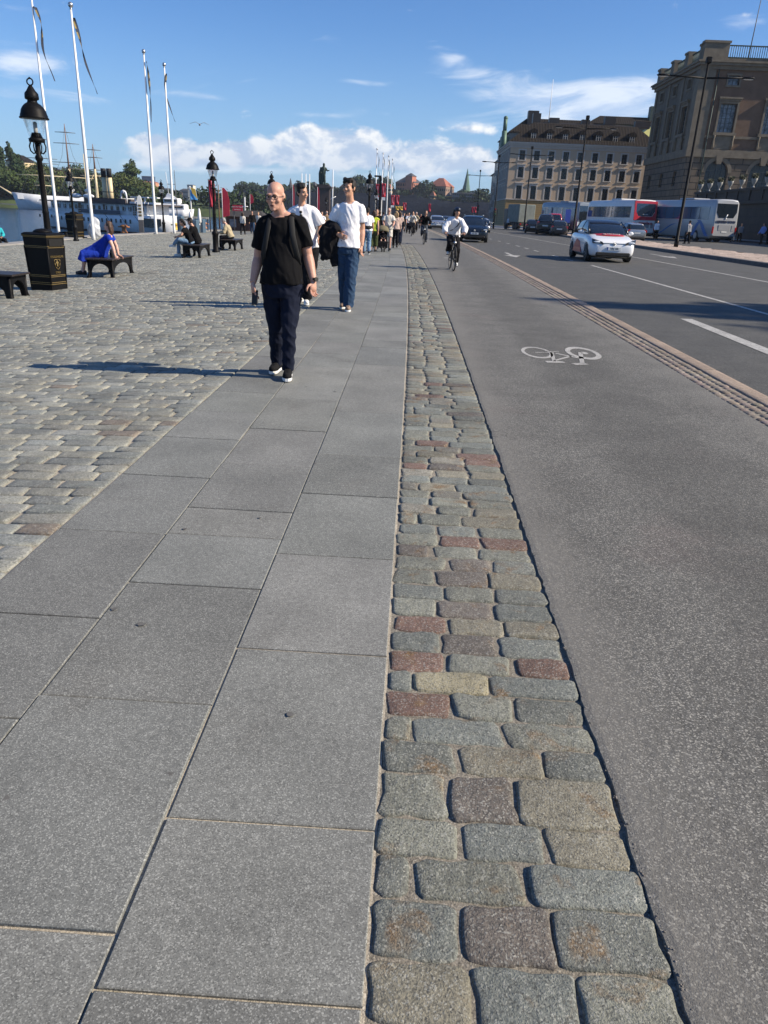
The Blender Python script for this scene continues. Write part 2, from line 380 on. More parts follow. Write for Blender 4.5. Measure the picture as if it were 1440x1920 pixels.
for ya, yb in zip(ys, ys[1:]):
    xa, xb = QX(ya), QX(yb)
    xs = [-12, -1.73, 3.6, 30, 60, 150, 420]
    b.quad((xa, ya, zg(xa)-.045), (-12, ya, zg(-12)-.045), (-12, yb, zg(-12)-.045), (xb, yb, zg(xb)-.045))
    for p, q in zip(xs, xs[1:]): b.quad((p, ya, zg(p)-.045), (q, ya, zg(q)-.045), (q, yb, zg(q)-.045), (p, yb, zg(p)-.045))
b.build('ground', GM['grit'])['kind'] = 'structure'
b = MB()
for ya, yb in zip(ys, ys[1:]):
    xa, xb = QX(ya), QX(yb)
    b.quad((xa, ya, -4), (xb, yb, -4), (xb, yb, zg(xb)-.05), (xa, ya, zg(xa)-.05))
    b.loft([[(xa-.05, ya, zg(xa)-.35), (xa+.75, ya, zg(xa)-.35), (xa+.75, ya, zg(xa)+.06), (xa-.05, ya, zg(xa)+.06)], [(xb-.05, yb, zg(xb)-.35), (xb+.75, yb, zg(xb)-.35), (xb+.75, yb, zg(xb)+.06), (xb-.05, yb, zg(xb)+.06)]], smooth=False)
b.quad((QX(330), 330, -4), (420, 330, -4), (420, 330, 4), (QX(330), 330, -.5))
b.build('quay_edge', GM['concrete'])['kind'] = 'structure'
wm = bpy.data.materials.new('harbour water'); wm.use_nodes = True; N, b_ = nodes_of(wm)
b_.inputs['Base Color'].default_value = (.010, .028, .060, 1); b_.inputs['Roughness'].default_value = .12; b_.inputs['IOR'].default_value = 1.33
tc_ = N.new('ShaderNodeTexCoord'); mp = N.new('ShaderNodeMapping'); N.l.new(tc_.outputs['Object'], mp.inputs[0]); mp.inputs['Scale'].default_value = (.6, 1.0, 1)
bn = N.new('ShaderNodeBump'); bn.inputs['Strength'].default_value = 1; bn.inputs['Distance'].default_value = .34
N.l.new(N.noise(mp.outputs[0], .55, 6, .62, .4), bn.inputs['Height']); N.l.new(bn.outputs[0], b_.inputs['Normal'])
b = MB(); b.quad((-2600, -60, -2.6), (2600, -60, -2.6), (2600, 3000, -2.6), (-2600, 3000, -2.6)); b.build('water', wm)['kind'] = 'structure'

# ------------------------------------------------------------------ paving
def stone(b, x0, x1, y0, y1, z, col, n=8, r=.03, jit=.006, dome=.004, ins=.014, dep=.05, tilt=.0, seed=0, off=(0, 0)):
    # one paving stone with worn corners; n points round the outline
    cx, cy, hx, hy = (x0+x1)/2, (y0+y1)/2, (x1-x0)/2, (y1-y0)/2; r = min(r, hx*.7, hy*.7)
    if n == 8: pts = [(hx, -hy+r), (hx, hy-r), (hx-r, hy), (-hx+r, hy), (-hx, hy-r), (-hx, -hy+r), (-hx+r, -hy), (hx-r, -hy)]
    else:
        pts = []; per = n//4
        for q, (sx_, sy_) in enumerate(((1, -1), (1, 1), (-1, 1), (-1, -1))):
            a0 = -90+90*q
            for k in range(per):
                t = k/(per-1); a = R(a0+90*t); ccx, ccy = sx_*(hx-r), sy_*(hy-r)
                pts.append((ccx+r*math.cos(a), ccy+r*math.sin(a)))
        # straight sides get extra points so that the outline can wander
        out = []
        for k in range(len(pts)):
            p, q = pts[k], pts[(k+1) % len(pts)]; out.append(p); L = math.hypot(q[0]-p[0], q[1]-p[1])
            for e in range(1, int(L/.045)): out.append((p[0]+(q[0]-p[0])*e/int(L/.045), p[1]+(q[1]-p[1])*e/int(L/.045)))
        pts = out
    ta, tb = random.uniform(-tilt, tilt), random.uniform(-tilt, tilt)
    jp = []
    for k, (x, y) in enumerate(pts):
        if n == 8: jp.append((x+random.uniform(-jit, jit), y+random.uniform(-jit, jit)))
        else:
            w = mnoise.noise(Vector((cx*9+x*13, cy*9+y*13, seed)))*jit*1.6 + mnoise.noise(Vector((cx*30+x*45, cy*30+y*45, seed+5)))*jit*.8
            d = math.hypot(x, y) or 1; jp.append((x+x/d*w, y+y/d*w))
    def ring(i, dz, dome_=0):
        o = []
        for x, y in jp:
            fx, fy = max(0, 1-i/hx), max(0, 1-i/hy)
            xx, yy = x*fx, y*fy
            w = 0 if n == 8 else mnoise.noise(Vector(((cx+xx)*14, (cy+yy)*14, seed+2)))*.004
            o.append((cx+xx+off[0], cy+yy+off[1], z+dz+dome_+ta*xx+tb*yy+w))
        return o
    if n == 8: rings = [ring(0, -dep), ring(0, -ins*.75), ring(ins, 0), ring(min(hx, hy)*.55, dome)]
    else: rings = [ring(0, -dep), ring(-.003, -.020), ring(0, -.009), ring(.003, -.0035), ring(.008, -.0005), ring(.018, .0005), ring(min(.034, hx*.6), dome*.6), ring(min(hx, hy)*.75, dome)]
    ids = b.loft(rings, 0, False, True, True, col)
    b.face(ids[-1], 0, True)

def pick(cols): 
    c = random.choice(cols); k = random.uniform(.86, 1.14); return tuple(q*k for q in c)
# slabs: three rows of long grey granite flags
J3 = [.55, 1.05, 1.535, 2.39, 3.235, 4.075, 4.84, 6.05, 7.32]; J2 = [.2, 1.18, 2.03, 2.86, 3.40, 3.76, 4.55, 5.40, 6.4, 7.93]; J1 = [.1, 1.0, 1.9, 2.54, 3.38, 4.24, 5.06, 5.83, 6.55, 7.5]
b = MB()
for x0, x1, J in ((-.598, -.030, J3), (-1.186, -.604, J2), (-1.735, -1.192, J1)):
    J = list(J)
    while J[0] > -3: J.insert(0, J[0]-random.uniform(.7, 1.1))
    while J[-1] < 44: J.append(J[-1]+random.choice((.55, .8, .85, .9, 1.15)))
    for ya, yb in zip(J, J[1:]):
        if yb > 44.2: yb = 44.2
        k = random.choice((.84, .92, 1.0, 1.04, 1.14)); c = (k*random.uniform(.985, 1.015), k, k*random.uniform(.985, 1.02)); dz = random.uniform(-.003, .003)
        g = .0045; nseg = 1 if yb < 10 else 1
        xa0, xa1 = x0+bend(ya), x1+bend(ya); xb0, xb1 = x0+bend(yb), x1+bend(yb); dx = random.uniform(-.002, .002)
        def rg(i, z): return [(xa0+i+dx, ya+g+i, z), (xa1-i+dx, ya+g+i, z), (xb1-i+dx, yb-g-i, z), (xb0+i+dx, yb-g-i, z)]
        b.loft([rg(0, -.05), rg(0, dz-.003), rg(.003, dz)], 0, False, True, False, c)
        q = [b.vert(p, c) for p in rg(.003, dz)]; b.face(q, 0, False)
b.build('slab_path', GM['slab'], fixn=False)['kind'] = 'structure'
b = MB(); rg_ = random.Random(12)
for i in range(26):
    y = 1.0+16*rg_.random()**1.6; x = rg_.uniform(-1.7, -.05)+bend(y); r_ = rg_.uniform(.006, .013)
    b.face([b.vert((x+r_*rg_.uniform(.8, 1.15)*math.cos(6.283*k/10), y+r_*rg_.uniform(.8, 1.15)*math.sin(6.283*k/10), .0032)) for k in range(10)], 0, False)
for px, py, r_ in ((265, 1171, .020), (12, 1498, .012), (320, 1452, .010)):
    g_ = on_ground(px, py)
    b.face([b.vert((g_.x+r_*rg_.uniform(.5, 1.5)*math.cos(6.283*k/11), g_.y+r_*rg_.uniform(.4, 1.2)*math.sin(6.283*k/11), .0033)) for k in range(11)], 0, False)
b.v and tag(b.build('gum_spots', mat('old trodden gum', (.105, .102, .095), .8, 0, .2, 60)), 'dark trodden gum spots on the granite slabs', 'gum', None, 'stuff')
def ribbon(name, xf0, xf1, y0, y1, dz, mt, step=1.0, zf=zg, kind='structure'):
    b = MB(); y = y0
    while y < y1-1e-6:
        yb = min(y1, y+step)
        br = [x for x in (-12, -1.73, 3.6) if max(xf0(y), xf0(yb)) < x < min(xf1(y), xf1(yb))]
        A = [xf0(y)] + br + [xf1(y)]; B = [xf0(yb)] + br + [xf1(yb)]
        for k in range(len(A)-1): b.quad((A[k], y, zf(A[k])+dz), (A[k+1], y, zf(A[k+1])+dz), (B[k+1], yb, zf(B[k+1])+dz), (B[k], yb, zf(B[k])+dz))
        y = yb
    o = b.build(name, mt); o['kind'] = kind; return o
ribbon('joint_sand', lambda y: -1.75+bend(y), lambda y: -.022+bend(y), -3, 44.2, -.009, GM['sand'])
ribbon('cobble_bed', lambda y: -.03+bend(y), lambda y: .70+bend(y), -3, 44.2, -.0105, GM['bed'], .5)
# cobble strip: the first rows follow the photograph stone by stone
G_, BG, RD, PU, TA, CR, DK = (1.0, 1.02, .94), (.86, .92, .92), (.85, .53, .46), (.78, .68, .65), (1.10, 1.02, .86), (1.5, 1.35, 1.0), (.70, .73, .71)
rows = [(1.019, 1.164, [(-.02, .201), (.211, .426), (.437, .655)], [TA, BG, G_]), (1.172, 1.327, [(-.023, .181), (.191, .405), (.412, .655)], [BG, PU, DK]),
 (1.335, 1.457, [(-.019, .069), (.086, .355), (.366, .659)], [DK, G_, BG]), (1.463, 1.590, [(-.019, .19), (.205, .423), (.431, .652)], [G_, BG, TA]),
 (1.596, 1.775, [(-.016, .171), (.182, .369), (.377, .654)], [G_, PU, TA]), (1.783, 1.911, [(-.019, .205), (.217, .47), (.48, .657)], [DK, TA, DK]),
 (1.918, 2.041, [(-.018, .062), (.073, .362), (.372, .653)], [G_, BG, G_]), (2.048, 2.182, [(-.018, .199), (.212, .409), (.424, .658)], [RD, G_, DK]),
 (2.188, 2.307, [(-.02, .065), (.08, .337), (.349, .657)], [BG, CR, BG]), (2.313, 2.436, [(-.019, .189), (.203, .44), (.458, .654)], [RD, G_, RD]),
 (2.442, 2.582, [(-.018, .172), (.183, .392), (.407, .651)], [BG, PU, BG]), (2.588, 2.710, [(-.016, .2), (.218, .432), (.446, .658)], [RD, TA, TA]),
 (2.716, 2.859, [(-.02, .163), (.177, .404), (.418, .658)], [G_, PU, BG]), (2.865, 3.0, [(-.02, .2), (.214, .423), (.437, .663)], [BG, G_, DK]),
 (3.006, 3.154, [(-.02, .162), (.174, .414), (.421, .656)], [G_, PU, TA]), (3.160, 3.296, [(-.019, .217), (.235, .435), (.453, .653)], [G_, PU, DK]),
 (3.302, 3.43, [(-.018, .148), (.17, .371), (.39, .65)], [PU, G_, G_]), (3.436, 3.57, [(-.018, .19), (.20, .41), (.42, .65)], [G_, RD, RD])]
PAL = [G_, G_, G_, BG, BG, DK, TA, G_, TA, PU, (1.06, 1.0, .92)]
def split3():
    if random.random() < .25: a = random.uniform(.07, .11); w = [a, random.uniform(.24, .29)]
    else: w = [random.uniform(.17, .23), random.uniform(.19, .25)]
    xs = [-.02, -.02+w[0], -.02+w[0]+w[1], .655]; return [(p+.006, q-.006) for p, q in zip(xs, xs[1:])]
y = rows[0][0]
while y > -1.5: rows.insert(0, (y-.145, y-.008, split3(), [pick(PAL) for _ in range(3)])); y -= .145
y = rows[-1][1]+.007
while y < 44:
    h = random.uniform(.115, .15); cs = [pick(PAL) for _ in range(3)]
    if random.random() < .10: cs[random.randrange(3)] = RD
    rows.append((y, y+h-.008, split3(), cs)); y += h
b = MB()
for ya, yb, sp, cs in rows:
    near = ya < 6.5
    for (xa, xb), c in zip(sp, cs):
        k = random.uniform(.85, 1.16); c = tuple(q*k for q in c)
        stone(b, xa, xb, ya, yb, random.uniform(-.004, .003), c, 24 if near else 8, .024, .011 if near else .004, .002, .009, .05, .016, random.random()*99, (bend(ya), 0))
b.build('cobblestone_strip', GM['cobble'], fixn=False)['kind'] = 'structure'

# cycle path with a ragged edge along the cobbles
b = MB(); ys = []; y = -3.0
while y < 110: ys.append(y); y += .035 if y < 8 else (.12 if y < 25 else .8)
def cyl_l(y):
    base_ = .657+bend(y) if y < 44.2 else -1.9+bend(44.2)-.03*(y-44.2)
    return base_ + (.012*mnoise.noise(Vector((0, y*3.1, 0))) + .008*mnoise.noise(Vector((3, y*14, 0))) + .010*max(0, mnoise.noise(Vector((5, y*26, 0)))) if y < 44 else 0)
for ya, yb in zip(ys, ys[1:]):
    la, lb = cyl_l(ya), cyl_l(yb); ra, rb = 3.06+bendk(ya), 3.06+bendk(yb)
    b.quad((la, ya, -.03), (lb, yb, -.03), (lb+.006, yb, .003), (la+.006, ya, .003))
    b.quad((la+.006, ya, .003), (lb+.006, yb, .003), (lb+.03, yb, .006), (la+.03, ya, .006))
    b.quad((la+.03, ya, .006), (lb+.03, yb, .006), (rb, yb, .006), (ra, ya, .006))
b.build('cycle_path', GM['asphalt'], fixn=False)['kind'] = 'structure'
# a few crumbs of asphalt and small stones along the joint
b = MB()
for i in range(420):
    y = .7+8*random.random()**1.7; x = random.choice((.668, .668, .668, random.uniform(-.02, .66)))+bend(y)+random.gauss(0, .006); r_ = random.uniform(.0015, .0045)
    b.ball((x, y, -.014 if x < .655 else .004), (r_, r_*random.uniform(.7, 1.3), r_*.7), 5, 4)
o = b.build('loose_grit', GM['grit']); o['kind'] = 'stuff'; o['label'] = 'small loose grit crumbs along the cobble joints'; o['category'] = 'grit'

# kerb: two rows of small pink setts and a flat kerb stone
b = MB(); y = 2.0
ribbon('kerb_bed', lambda y: 3.04+bendk(y), lambda y: 3.62+bendk(y), -3, 110, -.0045, GM['bed'], 1.0)
for x0, w in ((3.07, .108), (3.18, .108), (3.29, .112)):
    y = -2.0 + random.random()*.1
    while y < 60:
        l = random.uniform(.09, .15); k = random.uniform(.78, 1.12); c = (k, k*random.uniform(.92, 1.05), k*random.uniform(.9, 1.1))
        stone(b, x0, x0+w-.014, y, y+l-.014, .004+random.uniform(-.005, .005), c, 8, .025, .006, .006, .012, .05, .02, 0, (bendk(y), 0)); y += l
y = -2
while y < 110:
    l = random.uniform(.9, 1.5); k = random.uniform(.92, 1.1)
    stone(b, 3.405, 3.60, y, y+l-.010, .012, (k*1.22, k*1.12, k*1.05), 8, .012, .002, .002, .008, .06, .002, 0, (bendk(y), 0)); y += l
b.build('kerb_strip', GM['pink'], fixn=False)['kind'] = 'structure'

# road and the street beyond the median
ribbon('road', lambda y: 3.58+bendk(y), lambda y: 14.6, -6, 330, -.018, GM['road'], 3)
ribbon('service_road', lambda y: 18.9, lambda y: 33.2, -6, 330, -.02, GM['road'], 3)
def mark(b, pts, dz=-.013): b.face([b.vert((x, y, zg(x)+dz)) for x, y in pts], 0, False)
mk = MB()
def line(x, y0, y1, w=.11, sk=0.0):
    yy = y0
    while yy < y1: 
        e = min(y1, yy+2.5); mark(mk, [(x-w/2+bendk(yy), yy), (x+w/2+bendk(yy), yy), (x+w/2+bendk(e), e), (x-w/2+bendk(e), e)]); yy = e
line(6.98, -4, 30.4, .12); line(10.95, -4, 44, .12); line(10.95, 44, 100, .12)
for yy in (33.2, 36.4, 41.8, 45.2, 48.6, 53.0, 57.6, 63, 69, 76, 84): line(6.85, yy, yy+1.5, .12)
def arrow(x, y, L, w, flip=1, head=.5):
    P_ = lambda u, v: (x+u, y+v*flip)
    mark(mk, [P_(-w/2, 0), P_(w/2, 0), P_(w/2, L*.62), P_(-w/2, L*.62)][::flip]); mark(mk, [P_(-head, L*.62), P_(head, L*.62), P_(0, L)][::flip])
mark(mk, [(4.76, 6.5), (5.0, 6.5), (5.04, 14.0), (4.83, 14.0)]); arrow(4.4, 39.4, 4.4, .17, -1, .40); arrow(12.7, 43.4, 4.6, .17, -1, .4)
mk.build('road_markings', GM['mark'])['kind'] = 'structure'
# painted bicycle on the cycle path, read by riders coming the other way
b = MB(); ZP = .010
def ringm(cx, cy, r0, r1, sx_=1.0, sy_=1.0, n=36):
    for k in range(n):
        a, e = 2*math.pi*k/n, 2*math.pi*(k+1)/n
        b.face([b.vert((cx+r*math.cos(t)*sx_, cy+r*math.sin(t)*sy_, ZP)) for r, t in ((r0, a), (r1, a), (r1, e), (r0, e))], 0, False)
def barm(p, q, w):
    p, q = Vector((*p, ZP)), Vector((*q, ZP)); d = (q-p).normalized(); n_ = Vector((-d.y, d.x, 0))*w/2
    b.face([b.vert(t) for t in (p-n_, q-n_, q+n_, p+n_)], 0, False)
def gp(px, py):
    g = on_ground(px, py); return (g.x, g.y)
q_ = lambda u, v: gp(862+u/1.647, 469+v/1.647)
wl, wr = q_(238, 318), q_(380, 320)
ringm(wl[0], wl[1], .150, .192, 1, 2.2); ringm(wr[0], wr[1], .150, .212, 1, 2.2)
for p, q, w in ((q_(232, 318), q_(283, 319), .030), (q_(264, 314), q_(306, 317), .035), (q_(284, 318), q_(291, 346), .045), (q_(266, 347), q_(322, 348), .10), (q_(296, 321), q_(374, 337), .05), (q_(291, 344), q_(345, 329), .04), (q_(372, 318), q_(378, 352), .055), (q_(352, 355), q_(390, 353), .10)): barm(p, q, w)
ringm(wr[0]+.02, wr[1], 0, .045, 1, 2.0, 14)
for k in range(3): barm(gp(832, 484), gp(846, 484), .16) if k == 0 else None
b.build('bicycle_symbol', GM['mark'])['kind'] = 'structure'

# median: raised, edged with kerb stones, topped with pale trodden gravel
b = MB(); prof = [(14.55, -.05), (14.55, .13), (14.57, .145), (14.86, .145), (14.86, .12)]
ys_ = list(np.linspace(-6, 118, 63))
for ya, yb in zip(ys_, ys_[1:]):
    for (xa, za), (xb, zb) in zip(prof, prof[1:]):
        b.quad((xa, ya+.006, zg(xa)+za), (xb, ya+.006, zg(xb)+zb), (xb, yb-.006, zg(xb)+zb), (xa, yb-.006, zg(xa)+za))
    b.quad((18.65, ya, zg(18.65)+.13), (18.95, ya, zg(18.9)+.13), (18.95, yb, zg(18.9)+.13), (18.65, yb, zg(18.65)+.13)); b.quad((18.95, ya, zg(18.9)-.05), (18.95, yb, zg(18.9)-.05), (18.95, yb, zg(18.9)+.13), (18.95, ya, zg(18.9)+.13))
b.build('median_kerb', mat('dark granite kerb', (.10, .095, .09), .8, 0, .25, 3, .004))['kind'] = 'structure'
b = MB(); random.seed(31)
gx = np.linspace(14.86, 18.65, 14); gy = np.linspace(-6, 118, 330)
def mz(x, y): return zg(x)+.125+.05*mnoise.noise(Vector((x*1.1, y*1.1, 4)))+.04*mnoise.noise(Vector((x*3, y*2.6, 9)))
grid = [[b.vert((x, y, mz(x, y))) for x in gx] for y in gy]
for j in range(len(gy)-1):
    for i in range(len(gx)-1): b.face((grid[j][i], grid[j][i+1], grid[j+1][i+1], grid[j+1][i]), 0, True)
mg = speckle('trodden pink gravel', (.42, .33, .27), (.10, .08, .07), (.60, .52, .46), 24, .95, False, (.7, .4), .03, ((.10, .08, .06), 1.1, .9), .2)
b.build('median_strip', mg, fixn=False)['kind'] = 'structure'
ribbon('palace_pavement', lambda y: 33.2, lambda y: 36.2, -6, 330, .10, GM['concrete'], 6)
ribbon('far_pavement', lambda y: 11.0 if y > 118 else 14.5, lambda y: 60, 118, 330, .02, GM['concrete'], 6)

# square of granite setts: every stone modelled out to the benches and beyond
ribbon('plaza_bed', lambda y: -19.6, lambda y: -1.735+bend(y), -3, 330, -.013, GM['sand'], 1.0)
b = MB(); SP = [(1, 1, 1), (.92, .95, .97), (1.06, 1.03, .96), (.76, .78, .79), (1.12, 1.10, 1.04), (.96, .93, .88), (.84, .87, .87)]
y = 1.6; random.seed(5)
while y < 62:
    h = random.uniform(.125, .155) if y < 30 else random.uniform(.13, .16); x = -1.745+bend(y); first = True
    xmin = max(QX(y)+.75, -.74*y-3.0)
    while x > xmin:
        l = random.uniform(.20, .34) if not first else random.uniform(.12, .30); first = False
        c = pick(SP)
        if random.random() < .025: c = (.85, .70, .62)
        xx = x-l; zc = zg((x+xx)/2); a = len(b.v)
        stone(b, xx+.009, x-.009, y, y+h-.011, zc+random.uniform(-.003, .0025), c, 8, .012 if y < 25 else .018, .007, .0012, .008, .04, .013)
        sl_ = .04 if (x+xx)/2 > -12 else .01; cx = (x+xx)/2
        for k in range(a, len(b.v)): b.v[k].z += sl_*(b.v[k].x-cx)
        x = xx
    y += h
b.build('plaza_setts', GM['sett'], fixn=False)['kind'] = 'structure'
# beyond that the setts are too small to tell apart
fs = bpy.data.materials.new('distant granite setts'); fs.use_nodes = True; N, b_ = nodes_of(fs)
tc_ = N.new('ShaderNodeTexCoord'); br = N.new('ShaderNodeTexBrick'); N.l.new(tc_.outputs['Object'], br.inputs['Vector'])
br.inputs['Color1'].default_value = (.185, .19, .17, 1); br.inputs['Color2'].default_value = (.16, .165, .15, 1); br.inputs['Mortar'].default_value = (.12, .115, .10, 1)
br.inputs['Scale'].default_value = 1.0; br.inputs['Brick Width'].default_value = .27; br.inputs['Row Height'].default_value = .14; br.inputs['Mortar Size'].default_value = .008
N.l.new(br.outputs['Color'], b_.inputs['Base Color']); b_.inputs['Roughness'].default_value = .75
ribbon('distant_plaza_setts', lambda y: QX(y)+.7, lambda y: (-1.76 if y < 44.2 else -1.9)+bend(min(y, 44.2))-(.03*(y-44.2) if y > 44.2 else 0), 62, 330, -.004, fs, 2)
sp_ = MB()                              # pale line of flat stones curving over the square
pts = [on_ground(*q) for q in ((0, 516), (60, 510), (140, 500), (200, 488), (262, 476), (330, 470), (370, 467), (420, 462))]
for p, q in zip(pts, pts[1:]):
    sp_.quad((p.x, p.y-.14, zg(p.x)+.006), (q.x, q.y-.14, zg(q.x)+.006), (q.x, q.y+.14, zg(q.x)+.006), (p.x, p.y+.14, zg(p.x)+.006))
sp_.build('pale_stone_line', mat('pale granite band', (.40, .38, .34), .8, 0, .15, 6))['kind'] = 'structure'

# ------------------------------------------------------------------ buildings on the right
def ashlar(name, c1, c2, mortar, bw, rh, ms, rough=.85, bump=.03, var=.2):
    mt = bpy.data.materials.new(name); mt.use_nodes = True; N, b_ = nodes_of(mt)
    tc = N.new('ShaderNodeTexCoord'); s = N.new('ShaderNodeSeparateXYZ'); N.l.new(tc.outputs['Object'], s.inputs[0])
    v = N.comb(N.math('ADD', s.outputs[0], s.outputs[1]), s.outputs[2], 0.0)
    br = N.new('ShaderNodeTexBrick'); N.l.new(v, br.inputs['Vector']); br.inputs['Scale'].default_value = 1
    for k, q in (('Color1', c1), ('Color2', c2), ('Mortar', mortar)): br.inputs[k].default_value = (*q, 1)
    br.inputs['Brick Width'].default_value = bw; br.inputs['Row Height'].default_value = rh; br.inputs['Mortar Size'].default_value = ms; br.inputs['Bias'].default_value = -.2
    k = N.math('MULTIPLY', N.lin(N.noise(tc.outputs['Object'], .7, 6, .65), .3, .7, 1-var, 1+var), N.lin(N.noise(tc.outputs['Object'], 6, 4, .6), .3, .7, .9, 1.1))
    N.l.new(N.mix(1.0, br.outputs['Color'], N.comb(k, k, k), 'MULTIPLY'), b_.inputs['Base Color']); b_.inputs['Roughness'].default_value = rough
    bn = N.new('ShaderNodeBump'); bn.inputs['Distance'].default_value = bump; bn.inputs['Strength'].default_value = 1; bn.invert = True
    N.l.new(br.outputs['Fac'], bn.inputs['Height']); N.l.new(bn.outputs[0], b_.inputs['Normal']); return mt
BM = {}
BM['rust'] = ashlar('rusticated brown stone', (.135, .102, .07), (.10, .076, .054), (.03, .025, .02), 2.2, .95, .07, bump=.08)
BM['brick'] = mat('brown red palace plaster', (.128, .078, .050), .9, 0, .22, .8, .004, 8)
BM['stone'] = mat('weathered sandstone', (.155, .126, .088), .85, 0, .22, 1.2, .006, 6)
BM['darkstone'] = ashlar('stone darkened for shade', (.042, .038, .033), (.032, .029, .026), (.03, .03, .03), 1.8, .8, .04)  # the shade on the terrace wall is put into this dark colour
BM['copper'] = mat('green patinated copper', (.09, .16, .12), .6, .2, .2, 3)
BM['copperdark'] = mat('dark green copper', (.03, .05, .04), .6, .1, .3, 5)
BM['beige'] = mat('beige hotel plaster', (.51, .385, .265), .9, 0, .06, .9)
BM['shadeplaster'] = mat('grey plaster darkened for shade', (.24, .215, .185), .9, 0, .07, .9)  # colour lowered to carry the shade on the hotel side and neighbouring walls
BM['ochre'] = ashlar('ochre banded plaster', (.30, .205, .09), (.285, .195, .088), (.18, .125, .055), 30, .42, .03, bump=.02, var=.08)
BM['trim'] = mat('pale stone trim', (.50, .46, .41), .8, 0, .06, 2)
BM['win'] = mat('blue grey window panes', (.022, .028, .034), .18, 0, .5, .35, spec=.35)
BM['paneb'] = mat('curtained window panes', (.14, .165, .19), .2, 0, .7, 1.6, spec=.4)
BM['frame'] = mat('dark green window frame', (.03, .045, .045), .5, 0, .1)
rf = bpy.data.materials.new('brown sheet metal roof'); rf.use_nodes = True; N, b_ = nodes_of(rf); b_.inputs['Roughness'].default_value = .85; b_.inputs['Specular IOR Level'].default_value = .1
tc_ = N.new('ShaderNodeTexCoord'); wv = N.new('ShaderNodeTexWave', wave_type='BANDS', bands_direction='X'); N.l.new(tc_.outputs['Object'], wv.inputs[0]); wv.inputs['Scale'].default_value = .55
N.l.new(N.mix(N.sstep(wv.outputs[0], .86, .97), (.018, .015, .013, 1), (.034, .028, .024, 1)), b_.inputs['Base Color'])
bn = N.new('ShaderNodeBump'); bn.inputs['Distance'].default_value = .06; N.l.new(N.sstep(wv.outputs[0], .8, 1), bn.inputs['Height']); N.l.new(bn.outputs[0], b_.inputs['Normal'])
BM['roof'] = rf
BM['yroof'] = mat('yellow green sheet roof', (.38, .36, .12), .5, 0, .1, 2)

def part(name, me, mats, parent, mtx):
    o = link(name, me, None, parent); o.matrix_parent_inverse = Matrix.Identity(4); o.matrix_local = mtx; return o

# --- palace
pal = empty('palace', (41.2, 130, .5), 0, 'massive brown stone palace block with tall windows and green roof railing', 'palace')
pz = .5
b = MB()                                 # wall mass with real recesses for the arches
FR, DP, HT = 62.0, 23.0, 23.2
bays = [5.0 + 6.85*k for k in range(9)]; sbays = [4.2, 11.3, 18.4]
def wall_with_holes(b, L, z0, z1, holes, P, mi):
    # L wide, holes = (x0, x1, za, zb, arched); cells between the holes are filled
    xs = sorted({0, L, *[h[0] for h in holes], *[h[1] for h in holes]}); zs = sorted({z0, z1, *[h[2] for h in holes], *[h[3] for h in holes]})
    for xa, xb in zip(xs, xs[1:]):
        for za, zb in zip(zs, zs[1:]):
            if any(h[0] <= xa+1e-6 and xb-1e-6 <= h[1] and h[2] <= za+1e-6 and zb-1e-6 <= h[3] for h in holes): continue
            b.face([b.vert(P(u, 0, w)) for u, w in ((xa, za), (xb, za), (xb, zb), (xa, zb))], mi, False)
    for x0, x1, za, zb, *r in holes:
        for (u0, w0), (u1, w1) in (((x0, za), (x0, zb)), ((x0, zb), (x1, zb)), ((x1, zb), (x1, za)), ((x1, za), (x0, za))):
            b.face([b.vert(P(u, d, w)) for u, d, w in ((u0, 0, w0), (u1, 0, w1), (u1, .55, w1), (u0, .55, w0))], mi, False)
PF = lambda u, d, w: (u, d, w); PS = lambda u, d, w: (d, DP-u, w)
h_lo = [(c-1.75, c+1.75, 4.0, 10.9) for c in bays]; h_up = [(c-1.25, c+1.25, 14.8, 18.75) for c in bays] + [(c-.85, c+.85, 21.2, 22.5) for c in bays]
wall_with_holes(b, FR, 0, 11.3, h_lo, PF, 0); wall_with_holes(b, FR, 11.3, HT, h_up, PF, 1)
s_up = [(c-1.1, c+1.1, 14.8, 18.75) for c in sbays] + [(c-.8, c+.8, 21.2, 22.5) for c in sbays]
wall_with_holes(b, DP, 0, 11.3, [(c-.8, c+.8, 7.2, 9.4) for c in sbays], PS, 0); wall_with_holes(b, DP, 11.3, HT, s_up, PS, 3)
b.quad((FR, 0, 0), (FR, DP, 0), (FR, DP, HT), (FR, 0, HT), 1); b.quad((0, DP, 0), (FR, DP, 0), (FR, DP, HT), (0, DP, HT), 1)
# arch spandrels
for c in bays:
    for sg in (-1, 1):
        poly = [(c+sg*1.75, 10.9)] + [(c+sg*1.75*math.cos(R(a)), 9.15+1.75*math.sin(R(a))) for a in range(0, 91, 10)]
        b.prism(poly, -.002, .5, 'y', 0)
    b.prism([(c-.35, 10.4), (c+.35, 10.4), (c+.55, 11.6), (c-.55, 11.6)], -.35, .2, 'y', 2)
    arc = [(c+1.75*math.cos(R(a)), 9.15+1.75*math.sin(R(a))) for a in range(0, 181, 12)]; arc2 = [(c+2.3*math.cos(R(a)), 9.15+2.3*math.sin(R(a))) for a in range(180, -1, -12)]
    b.prism(arc+arc2, -.12, .02, 'y', 2)
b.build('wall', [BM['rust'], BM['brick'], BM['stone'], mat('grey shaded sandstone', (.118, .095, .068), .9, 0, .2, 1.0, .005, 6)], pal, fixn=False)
b = MB()                                 # string courses, cornice, corner pilasters
for z0, z1, o_ in ((11.3, 12.4, .30), (14.0, 14.35, .14), (23.2, 23.7, .35), (23.7, 24.05, .75), (24.05, 24.3, .95)):
    b.box(-o_, FR+o_, -o_, 0, z0, z1); b.box(-o_, 0, 0.001, DP+o_, z0, z1)
b.box(-.22, 2.1, -.22, 0, 12.4, 23.2); b.box(-.22, 0, 0.001, 1.6, 12.4, 23.2)
